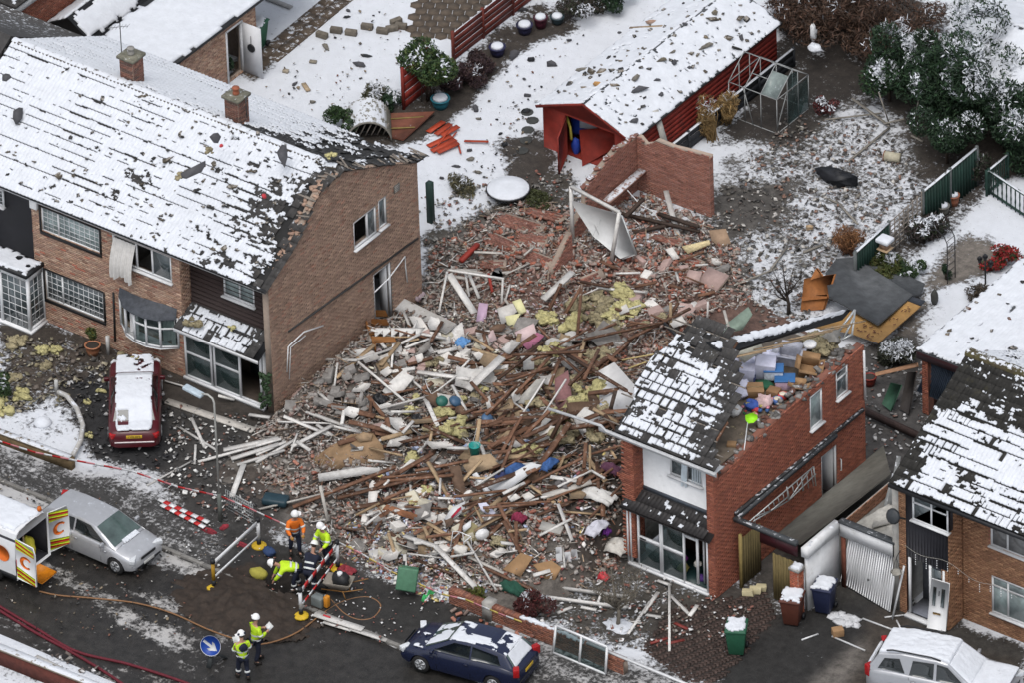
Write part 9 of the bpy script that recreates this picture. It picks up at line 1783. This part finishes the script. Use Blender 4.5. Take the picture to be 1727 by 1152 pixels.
 # PEOPLE
def skin_mesh(name,verts,edges,radii,mat,parent,root=0,sub=1):
 me=bpy.data.meshes.new(name);me.from_pydata([tuple(v)for v in verts],edges,[]);me.materials.append(mat);o=newobj(name,me,parent)
 o.modifiers.new('skin','SKIN').use_smooth_shade=True;sv=me.skin_vertices[0].data if me.skin_vertices else None
 if sv is None:
  import bmesh
  bm=bmesh.new();bm.from_mesh(me);bm.verts.layers.skin.verify();bm.to_mesh(me);bm.free();sv=me.skin_vertices[0].data
 for i,r in enumerate(radii):r=r if isinstance(r,tuple)else(r,r);sv[i].radius=r
 sv[root].use_root=True;m=o.modifiers.new('sub','SUBSURF');m.levels=sub;m.render_levels=sub;return o
skinm=M('skin',(.36,.2,.14),.6,.05);navyw=M('navy_workwear',(.012,.015,.03),.85,.3,8);hivis=M('hivis_yellow',(.42,.62,.02),.7,.12,9);hivo=M('hivis_orange',(.6,.14,.015),.7,.12,9);refl=M('reflective_band',(.5,.52,.52),.4,.1);helm=M('helmet_white',(.68,.68,.68),.3,.04);boot=M('boot',(.015,.012,.01),.7)
def person(label,loc,face,bend=0.0,arms='down',jacket=hivis,knee=0.0,stride=.12,hood=False,helmet_marks=False,knee_band=True,gloves=None,lean=0.0):
 t=thing('person',label,'person',loc,None,face);hz=.92-knee*.35;cb,sb=math.cos(bend),math.sin(bend)
 hip=Vector((-knee*.25,0,hz));T=lambda u,s,o=0.0:hip+Vector((sb*u+cb*o,s,cb*u-sb*o))
 neck=T(.56,0);head=T(.56,0)+Vector((math.sin(bend*.8)*.2+.02,0,math.cos(bend*.8)*.2));V=[hip,T(.2,0),T(.42,0),neck,head+Vector((0,0,.0)),head+(head-neck).normalized()*.09];E_=[(0,1),(1,2),(2,3),(3,4),(4,5)];Rr=[(.14,.11),(.14,.1),(.16,.11),.055,(.075,.085),(.07,.08)]
 legs=[];armv=[]
 for s_ in(-1,1):
  sg=stride*s_;h=hip+Vector((0,s_*.1,-.04));k=Vector((hip.x+.06+knee*.45+sg*.5,s_*.12,hz*.52));a=Vector((sg-knee*.1,s_*.12,.1));f=a+Vector((.17,s_*.03,-.05));i=len(V);V+=[h,k,a,f];E_+=[(0,i),(i,i+1),(i+1,i+2),(i+2,i+3)];Rr+=[.095,.065,.045,.04];legs.append((h,k,a,f))
  sh=T(.47,s_*.19)
  if arms=='down':el,wr_=sh+Vector((.02+sb*.1,s_*.06,-.28)),sh+Vector((.12+sb*.15,s_*.04,-.52))
  elif arms=='read':el,wr_=sh+Vector((.06,s_*.07,-.26)),sh+Vector((.3,-s_*.05,-.22))
  elif arms=='dig':el,wr_=sh+Vector((.16,s_*.07,-.22)),sh+Vector((.3,-s_*.02,-.44))
  else:el,wr_=sh+Vector((.1,s_*.08,-.25)),sh+Vector((.26,s_*.02,-.36))
  d=(wr_-el).normalized();hd=wr_+d*.08;i=len(V);V+=[sh,el,wr_,hd];E_+=[(2,i),(i,i+1),(i+1,i+2),(i+2,i+3)];Rr+=[.07,.05,.034,.036]
  for k2 in range(5):
   o_=Vector((0,1,0))*(.02*(k2-2));L3=(.045,.085,.095,.085,.065)[k2];j=len(V);st=hd+o_*(.8 if k2 else 1.6)-(d*.05 if k2==0 else d*0);V+=[st+d*L3*.55,st+d*L3+Vector((0,0,-.025))];E_+=[(i+3,j),(j,j+1)];Rr+=[.009,.008]
  armv.append((sh,el,wr_,hd))
 skin_mesh('body',V,E_,Rr,skinm,t)
 lv,le,lr=[hip],[],[(.165,.125)]
 for(h,k,a,f)in legs:i=len(lv);lv+=[h,k,a+Z1*.04];le+=[(0,i),(i,i+1),(i+1,i+2)];lr+=[.115,.085,.07]
 skin_mesh('trousers',lv,le,lr,navyw,t)
 for(h,k,a,f)in legs:
  skin_mesh('boot',[a+Z1*.07,a+Vector((-.02,0,-.03)),f+(f-a)*.3],[(0,1),(1,2)],[.07,.07,.065],boot,t)
  if knee_band:q=k.lerp(a,.45);mb=MB().tube([q+(k-a).normalized()*.03,q-(k-a).normalized()*.03],.094,10);mb.build('reflective_band',refl,t,local=True)
 jv,je,jr=[T(-.06,0),T(.2,0),T(.44,0),T(.54,0)],[(0,1),(1,2),(2,3)],[(.19,.15),(.185,.145),(.2,.14),(.09,.08)]
 for(sh,el,wr_,hd)in armv:i=len(jv);jv+=[sh,el,wr_];je+=[(2,i),(i,i+1),(i+1,i+2)];jr+=[.1,.078,.06]
 skin_mesh('jacket',jv,je,jr,jacket,t,1)
 ax_=T(1,0)-T(0,0)
 for u in(.06,.24):
  mb=MB();pts=[T(u,.205*math.cos(a),.165*math.sin(a))for a in np.linspace(0,2*math.pi,15)];mb.add([p-ax_*.03 for p in pts]+[p+ax_*.03 for p in pts],[(k,k+1,16+k,15+k)for k in range(14)]);mb.build('reflective_band',refl,t,local=True)
 for(sh,el,wr_,hd)in armv:d=(el-sh).normalized();q=sh.lerp(el,.75);mb=MB().tube([q-d*.03,q+d*.03],.09,9);mb.build('reflective_band',refl,t,local=True)
 if gloves:
  for(sh,el,wr_,hd)in armv:mb=MB().blob(hd+(hd-wr_)*.3,(.06,.06,.06),7,.15);mb.build('glove',gloves,t,local=True,smooth=True)
 if hood:mb=MB();c_=T(.42,0,-.16);mb.blob(c_,(.06,.15,.16),9,.1);mb.build('hood',navyw,t,local=True,smooth=True)
 up_=(head-neck).normalized();fw=Vector((cb,0,-sb*.8)).normalized();mb=MB();hc=head+up_*.07
 for s_ in(-1,1):mb.blob(hc+fw*.085+Vector((0,s_*.035,0)),(.012,.014,.01),5,0)
 mb.blob(hc+fw*.1-up_*.03,(.02,.015,.025),5,0);mb.build('face_features',M('face_dark',(.16,.08,.06),.6),t,local=True)
 mb=MB().blob(head+up_*.06-fw*.03,(.09,.085,.09),9,.05);mb.build('hair',M('hair',(.03,.02,.015),.9),t,local=True,smooth=True)
 R3=up_.to_track_quat('Z','Y').to_matrix();mb=MB().lathe([(.14,0),(.135,.02),(.122,.06),(.095,.11),(.05,.145),(.01,.152)],16,(0,0,0));mb.add([Vector((.12,-.1,.0)),Vector((.2,-.06,-.005)),Vector((.21,.06,-.005)),Vector((.12,.1,0))],[(0,1,2,3)])
 mb.V=[v@np.array(R3).T+np.array(head+up_*.08)for v in mb.V];mb.build('helmet',helm,t,local=True,smooth=True)
 if helmet_marks:
  for s_ in(-1,1):mb=MB().blob(head+up_*.14+Vector((-.08,s_*.1,0)),(.04,.045,.04),7,.1);mb.build('ear_defender',navyw,t,local=True,smooth=True)
 return t,armv
def yaw_px(dx,dy):
 a=((dx)*(-24.2)-30.3*dy)/-1486;b=(41*dy-16.3*dx)/-1486;return math.atan2(b,a)
zr_=-.1
t,av=person('person in yellow jacket with dark hood and white helmet, reading beside the sign',G(411,1146,zr_),yaw_px(-.6,-1),arms='read',hood=True,helmet_marks=True)
t2,av2=person('person in yellow jacket and white helmet holding papers, standing behind the hooded one',G(434,1118,zr_),yaw_px(1,-.35),arms='read',knee_band=False)
def paper_at(label,t,av):
 p=(av[0][3]+av[1][3])/2;Mx=Matrix.Translation(t.location)@Matrix.Rotation(t.rotation_euler.z,4,'Z');c=Mx@(p+Vector((.12,0,.05)));mb=MB();e=Mx.to_3x3()@Vector((0,1,0));g=Mx.to_3x3()@Vector((.7,0,.5));mb.prism([c-e*.15-g*.12,c+e*.15-g*.12,c+e*.15+g*.12,c-e*.15+g*.12],Vector((0,0,.006)));o=mb.build('paper_sheet',pvc);tag(o,label,'paper')
paper_at('white papers held by the hooded person at the sign',t,av);paper_at('white papers held by the worker facing right',t2,av2)
person('person in orange jacket and white helmet standing behind the hole',G(498,935,0),yaw_px(.5,1),bend=.25,arms='fwd',jacket=hivo,knee_band=False,gloves=M('tan_glove',(.3,.16,.04),.8))
person('person in yellow jacket and white helmet at the rubble edge, seen from behind',G(553,955,0),yaw_px(-.8,.5),bend=.3,arms='fwd',knee_band=False)
person('person in yellow jacket bending far down over the hole',G(502,996,-.45),yaw_px(-1,.05),bend=1.35,arms='dig',stride=.1,knee=.1)
person('person in dark overalls and white helmet with orange gloves, crouching in the hole',G(524,996,-.5),yaw_px(.4,-.6),bend=.7,arms='dig',jacket=navyw,knee=.25,gloves=hivo,stride=.05)
mb=MB();a=G(500,935,.55);mb.tube([a,G(503,938,.02)],.018,5);o=mb.build('digging_bar',dark);tag(o,'dark digging bar held by the worker in orange','tool')
# TREES AND SHRUBS
def leaves(name,P,size,cols,mat,parent,up=.3,elong=1.6,r=rng):
 n=len(P);nx=r.normal(0,1,(n,3));nx/=np.linalg.norm(nx,axis=1)[:,None];up_=r.normal(0,1,(n,3));up_[:,2]+=up*3;b=np.cross(nx,up_);b/=np.linalg.norm(b,axis=1)[:,None]+1e-9;s=size*r.uniform(.6,1.3,(n,1))
 V=np.stack([P-nx*s*elong,P+b*s*.6,P+nx*s*elong,P-b*s*.6],1).reshape(-1,3)-np.array(ORG[parent.name]);F=np.arange(n*4).reshape(-1,4)
 o=newobj(name,make_mesh(name,V,F,None,[mat],cols),parent);return o
leafm=M('leaf_faces',attr='Col',rough=.7,var=.25,scale=6)
def shrub(name,label,px,py,rx,ry,rz,n,size,cols,snow=.0,z0=0.0,trunk=True,cat='shrub',lumps=7,seed=0,elong=1.6,group=None,core=True,twig=0,tmat=None,droop=.0):
 p=G(px,py);t=thing(name,label,cat,p,group);r=np.random.default_rng(seed+int(px));c=np.array(p)+np.array((0,0,z0+rz))
 L_=r.normal(0,.45,(lumps,3))*np.array((rx,ry,rz));L_[:,2]=np.abs(L_[:,2])*r.choice((-1,1),lumps)*.9;rad=r.uniform(.4,.65,lumps);k=r.integers(0,lumps,n);d=r.normal(0,1,(n,3));d/=np.linalg.norm(d,axis=1)[:,None]
 P=c+L_[k]+d*(rad[k]*r.uniform(.55,1.08,n)**.6)[:,None]*np.array((rx,ry,rz));P=P[P[:,2]>.02];d=d[:len(P)];hn=(P[:,2]-(c[2]-rz))/(2*rz)
 cc=np.array(cols)[r.integers(0,len(cols),len(P))]*(1+r.normal(0,.25,(len(P),1)))
 if snow:m=(hn+r.normal(0,.12,len(P))>1.0-snow*.6)&(fbm(P[:,0]*2.0+P[:,2]*1.3,P[:,1]*2.0-P[:,2]*1.1,seed+3)>.54);cc[m]=SNOWC
 leaves('crown',P,size,np.clip(cc,.004,.9),leafm,t,elong=elong)
 if twig:
  mb=MB()
  for i in range(twig):
   e=P[r.integers(0,len(P))];b0=Vector(p)+Vector((r.normal(0,.1),r.normal(0,.1),0));m1=b0.lerp(Vector(e),.55)+Vector((r.normal(0,.1),r.normal(0,.1),.12));mb.tube([b0,m1,Vector(e)],[.018,.012,.005],4)
  mb.build('branches',tmat or M('bark',(.06,.045,.035),.9,.3),t,kind='stuff')
 elif trunk:mb=MB().tube([Vector(p),Vector(p)+Z1*(z0+rz)],[.06,.03],6);mb.build('trunk',M('bark',(.06,.045,.035),.9,.3),t)
 return t
CON=[(.012,.03,.014),(.016,.04,.016),(.01,.022,.012),(.022,.045,.02)];GRN=[(.025,.05,.018),(.035,.065,.02),(.018,.035,.014)];BRN=[(.05,.03,.02),(.035,.022,.016),(.07,.04,.025)];RUS=[(.17,.075,.03),(.13,.06,.028),(.2,.1,.045)];REDD=[(.07,.012,.014),(.05,.014,.014),(.09,.02,.018)];STRAW=[(.2,.13,.05),(.16,.095,.035),(.24,.17,.08)]
for(px,py,rx,ry,rz,lab)in((1590,208,1.6,1.4,1.25,'left tall dark conifer laden with snow at the top right'),(1655,218,1.7,1.4,1.35,'middle dark conifer laden with snow at the top right'),(1725,236,1.7,1.4,1.3,'right dark conifer laden with snow at the right edge'),(1560,180,1.1,1.1,1.2,'small dark conifer behind the round bush'),(1690,185,1.5,1.2,1.1,'conifer in front of the snowy corner building'),(1745,262,1.3,1.3,1.3,'low dark conifer above the balustrade at the right edge')):shrub('conifer_tree',lab,px,py,rx,ry,rz,17000,.042,CON,.4,.25,cat='conifer',lumps=12,seed=3,elong=2.2)
shrub('evergreen_bush','round evergreen bush capped with snow between the hedge and conifers',1500,170,.95,.9,.85,6000,.045,CON+[(.03,.06,.02)],.42,.2,cat='bush',seed=5)
shrub('evergreen_shrub','dark rounded evergreen shrub beside the green fence with snow flecks',1597,275,1.0,.9,1.0,7000,.04,CON+[(.02,.032,.022)],.22,.1,cat='shrub',seed=6)
for(px,py,rx,rz,lab,sd)in((1400,60,1.8,.95,'brown leafless hedge at the top left of the hedge row',7),(1470,75,1.8,1.0,'brown leafless hedge in the middle of the hedge row',8),(1340,40,1.3,.8,'brown leafless hedge behind the red shed end',9),(1520,110,1.0,.8,'brown hedge beside the conifers',10)):shrub('bare_hedge',lab,px,py,rx,1.5,rz,6500,.03,BRN+[(.09,.05,.035)],.22,.15,cat='hedge',lumps=12,seed=sd,elong=4.0,twig=60)
shrub('green_bush','green bush flecked with snow leaning over the red fence panel',722,170,.95,.85,.8,7000,.05,GRN+[(.05,.07,.02)],.42,.75,cat='bush',seed=11,twig=14)
shrub('ivy_shrub','dark glossy shrub flecked with snow against the garage wall',352,120,.85,.5,.65,3500,.045,CON,.45,.1,cat='shrub',seed=12)
shrub('dry_shrub','dry grey green shrub beside the arched shelter',632,178,.4,.4,.4,1500,.035,[(.08,.08,.045),(.06,.06,.04)],.3,.0,seed=13,elong=3);shrub('low_shrub','low dark green shrub right of the dry shrub',660,178,.45,.4,.28,1600,.04,CON,.45,0,seed=14);shrub('low_shrub','green shrub left of the arched shelter',580,215,.6,.5,.4,2400,.04,GRN,.35,0,seed=15)
for(px,py,r_,lab)in((790,135,.6,'left dark red shrub in the snowy border'),(815,118,.6,'middle dark red shrub in the snowy border'),(770,150,.45,'small dark red shrub at the border edge')):shrub('red_shrub',lab,px,py,r_,r_,.35,2200,.035,[(.035,.02,.022),(.03,.016,.02),(.05,.03,.025)],.42,0,seed=int(px),elong=2.5)
for(px,py,lab)in((1200,235,'tall straw coloured dead plant left of its twin by the shed'),(1225,205,'straw coloured dead plant below the greenhouse frame')):shrub('dead_plant',lab,px,py,.5,.5,.6,1500,.018,STRAW,.12,.1,cat='plant',seed=int(px),elong=6,twig=70,tmat=M('straw_stem',(.2,.13,.055),.9))
shrub('russet_shrub','russet leafless shrub at the end of the green fence',1430,425,.65,.6,.5,1600,.02,RUS,.08,.2,seed=16,elong=5,twig=90,tmat=M('russet_stem',(.14,.065,.035),.9))
shrub('crimson_shrub','small crimson shrub in snow right of the greenhouse',1390,190,.35,.3,.25,700,.04,REDD,.4,0,seed=17)
shrub('fern_shrub','yellow green fern like shrub at the foot of the green fence',1500,460,.7,.5,.3,1800,.05,[(.06,.07,.02),(.05,.07,.018),(.08,.08,.025)],.1,.05,seed=18,elong=3);shrub('snowy_shrub','snow flecked shrub right of the fern like shrub',1530,462,.55,.5,.3,1800,.045,GRN,.6,0,seed=19);shrub('dark_shrub','dark leafy shrub beneath the trellis',1550,400,.8,.7,.4,2600,.045,[(.03,.022,.022),(.025,.02,.016),(.02,.028,.015)],.4,0,seed=20,elong=2.5,twig=20)
shrub('dark_shrub','dark snow flecked shrub left of the balustrade',1650,300,.7,.6,.5,2600,.04,[(.025,.02,.018),(.018,.026,.014)],.45,.1,seed=21);shrub('red_leaf_shrub','red leaved shrub flecked with snow beside the garden lamp',1690,450,.7,.5,.3,1800,.05,[(.25,.02,.02),(.03,.05,.02),(.2,.02,.02)],.45,.1,seed=22);shrub('snowy_shrub','snow covered twiggy shrub beside the rear garage',1515,615,.85,.7,.5,3800,.035,[(.035,.04,.025),(.03,.03,.022)],.62,.0,seed=23,elong=2.5);shrub('twiggy_shrub','twiggy shrub flecked with snow along the snowy garage roof',1660,500,.8,.6,.2,1600,.03,[(.05,.04,.03)],.5,0,seed=24,elong=3,twig=30)
shrub('yellow_green_shrub','small yellow green shrub behind the front garden wall',808,1020,.38,.34,.3,1500,.035,[(.05,.06,.012),(.07,.075,.015)],.0,.05,seed=25);shrub('deep_red_shrub','deep red leafless shrub behind the front garden wall',890,1040,.62,.5,.4,2400,.03,REDD+[(.05,.02,.018)],.2,0,seed=26,elong=2.5,twig=30);shrub('pot_shrub','small yellow green shrub in the terracotta pot',157,590,.2,.2,.18,600,.04,[(.07,.07,.015),(.04,.06,.02)],0,.4,seed=27,trunk=False)
shrub('green_leaf_shrub','dark evergreen at the left edge of the front garden',5,665,.5,.4,.35,1500,.04,GRN,.2,0,seed=28);shrub('mossy_weed','low green weeds on the soil behind the rubble',900,340,.9,.5,.12,1800,.035,[(.05,.06,.02),(.04,.045,.02)],0,0,seed=29,trunk=False);shrub('mossy_weed','yellowish weeds beside the round garden table',780,320,.6,.4,.2,1200,.035,[(.1,.09,.05),(.05,.05,.03)],.35,0,seed=30,elong=3,trunk=False)
shrub('garden_conifer','narrow dark conifer beside the path arch',1596,470,.13,.13,.3,700,.03,CON,.3,0,seed=31);shrub('border_shrub','twiggy shrub with snow at the top of the border',985,20,.9,.7,.45,2600,.04,[(.03,.035,.02),(.04,.03,.025)],.5,0,seed=32,twig=20);shrub('border_shrub','dark green shrub behind the red shed roof at the top',1030,12,.7,.6,.5,2200,.04,CON,.4,0,seed=33)
def bare_tree(name,label,px,py,h,spread,mat,seed,cat='tree',n1=9,n2=6):
 p=G(px,py);t=thing(name,label,cat,p);r=random.Random(seed);mb=MB();top=p+Vector((r.gauss(0,.08),r.gauss(0,.08),h*.45));mb.tube([p,p.lerp(top,.5)+Vector((.03,.02,0)),top],[.075,.06,.05],7);mb.build('trunk',mat,t);mb=MB()
 for i in range(n1):
  a=6.28*i/n1+r.uniform(-.3,.3);b0=p.lerp(top,r.uniform(.6,1));d=Vector((math.cos(a)*spread,math.sin(a)*spread,h*.55*r.uniform(.7,1.1)));m1=b0+d*.5+Vector((r.gauss(0,.08),r.gauss(0,.08),-.05));e=b0+d;mb.tube([b0,m1,e],[.035,.022,.008],5)
  for j in range(n2):
   s=b0.lerp(e,r.uniform(.3,.9));q=s+Vector((r.gauss(0,.3),r.gauss(0,.3),r.uniform(.15,.5)))*spread;mb.tube([s,q],[.012,.004],4)
   for k in range(3):mb.tube([s.lerp(q,.5+.15*k),s.lerp(q,.5+.15*k)+Vector((r.gauss(0,.15),r.gauss(0,.15),r.uniform(.05,.25)))*spread],[.006,.003],3)
 mb.build('crown',mat,t);return t
bare_tree('bare_sapling','bare grey sapling with many twigs in front of the glazed porch',1042,1055,1.9,.85,M('grey_bark',(.17,.15,.12),.9,.25),4,n1=13,n2=8)
mb=MB();p=G(1044,1056);mb.blob(p,(.5,.42,.06),16,.2,seed=2);o=mb.build('snow_ring',snowm,smooth=True);tag(o,'disc of snow around the foot of the bare sapling','snow')
bare_tree('bare_bush','dark leafless bush in front of the orange timber panel',1330,530,1.7,.6,M('dark_bark',(.035,.028,.024),.9),9,n1=8,n2=5)
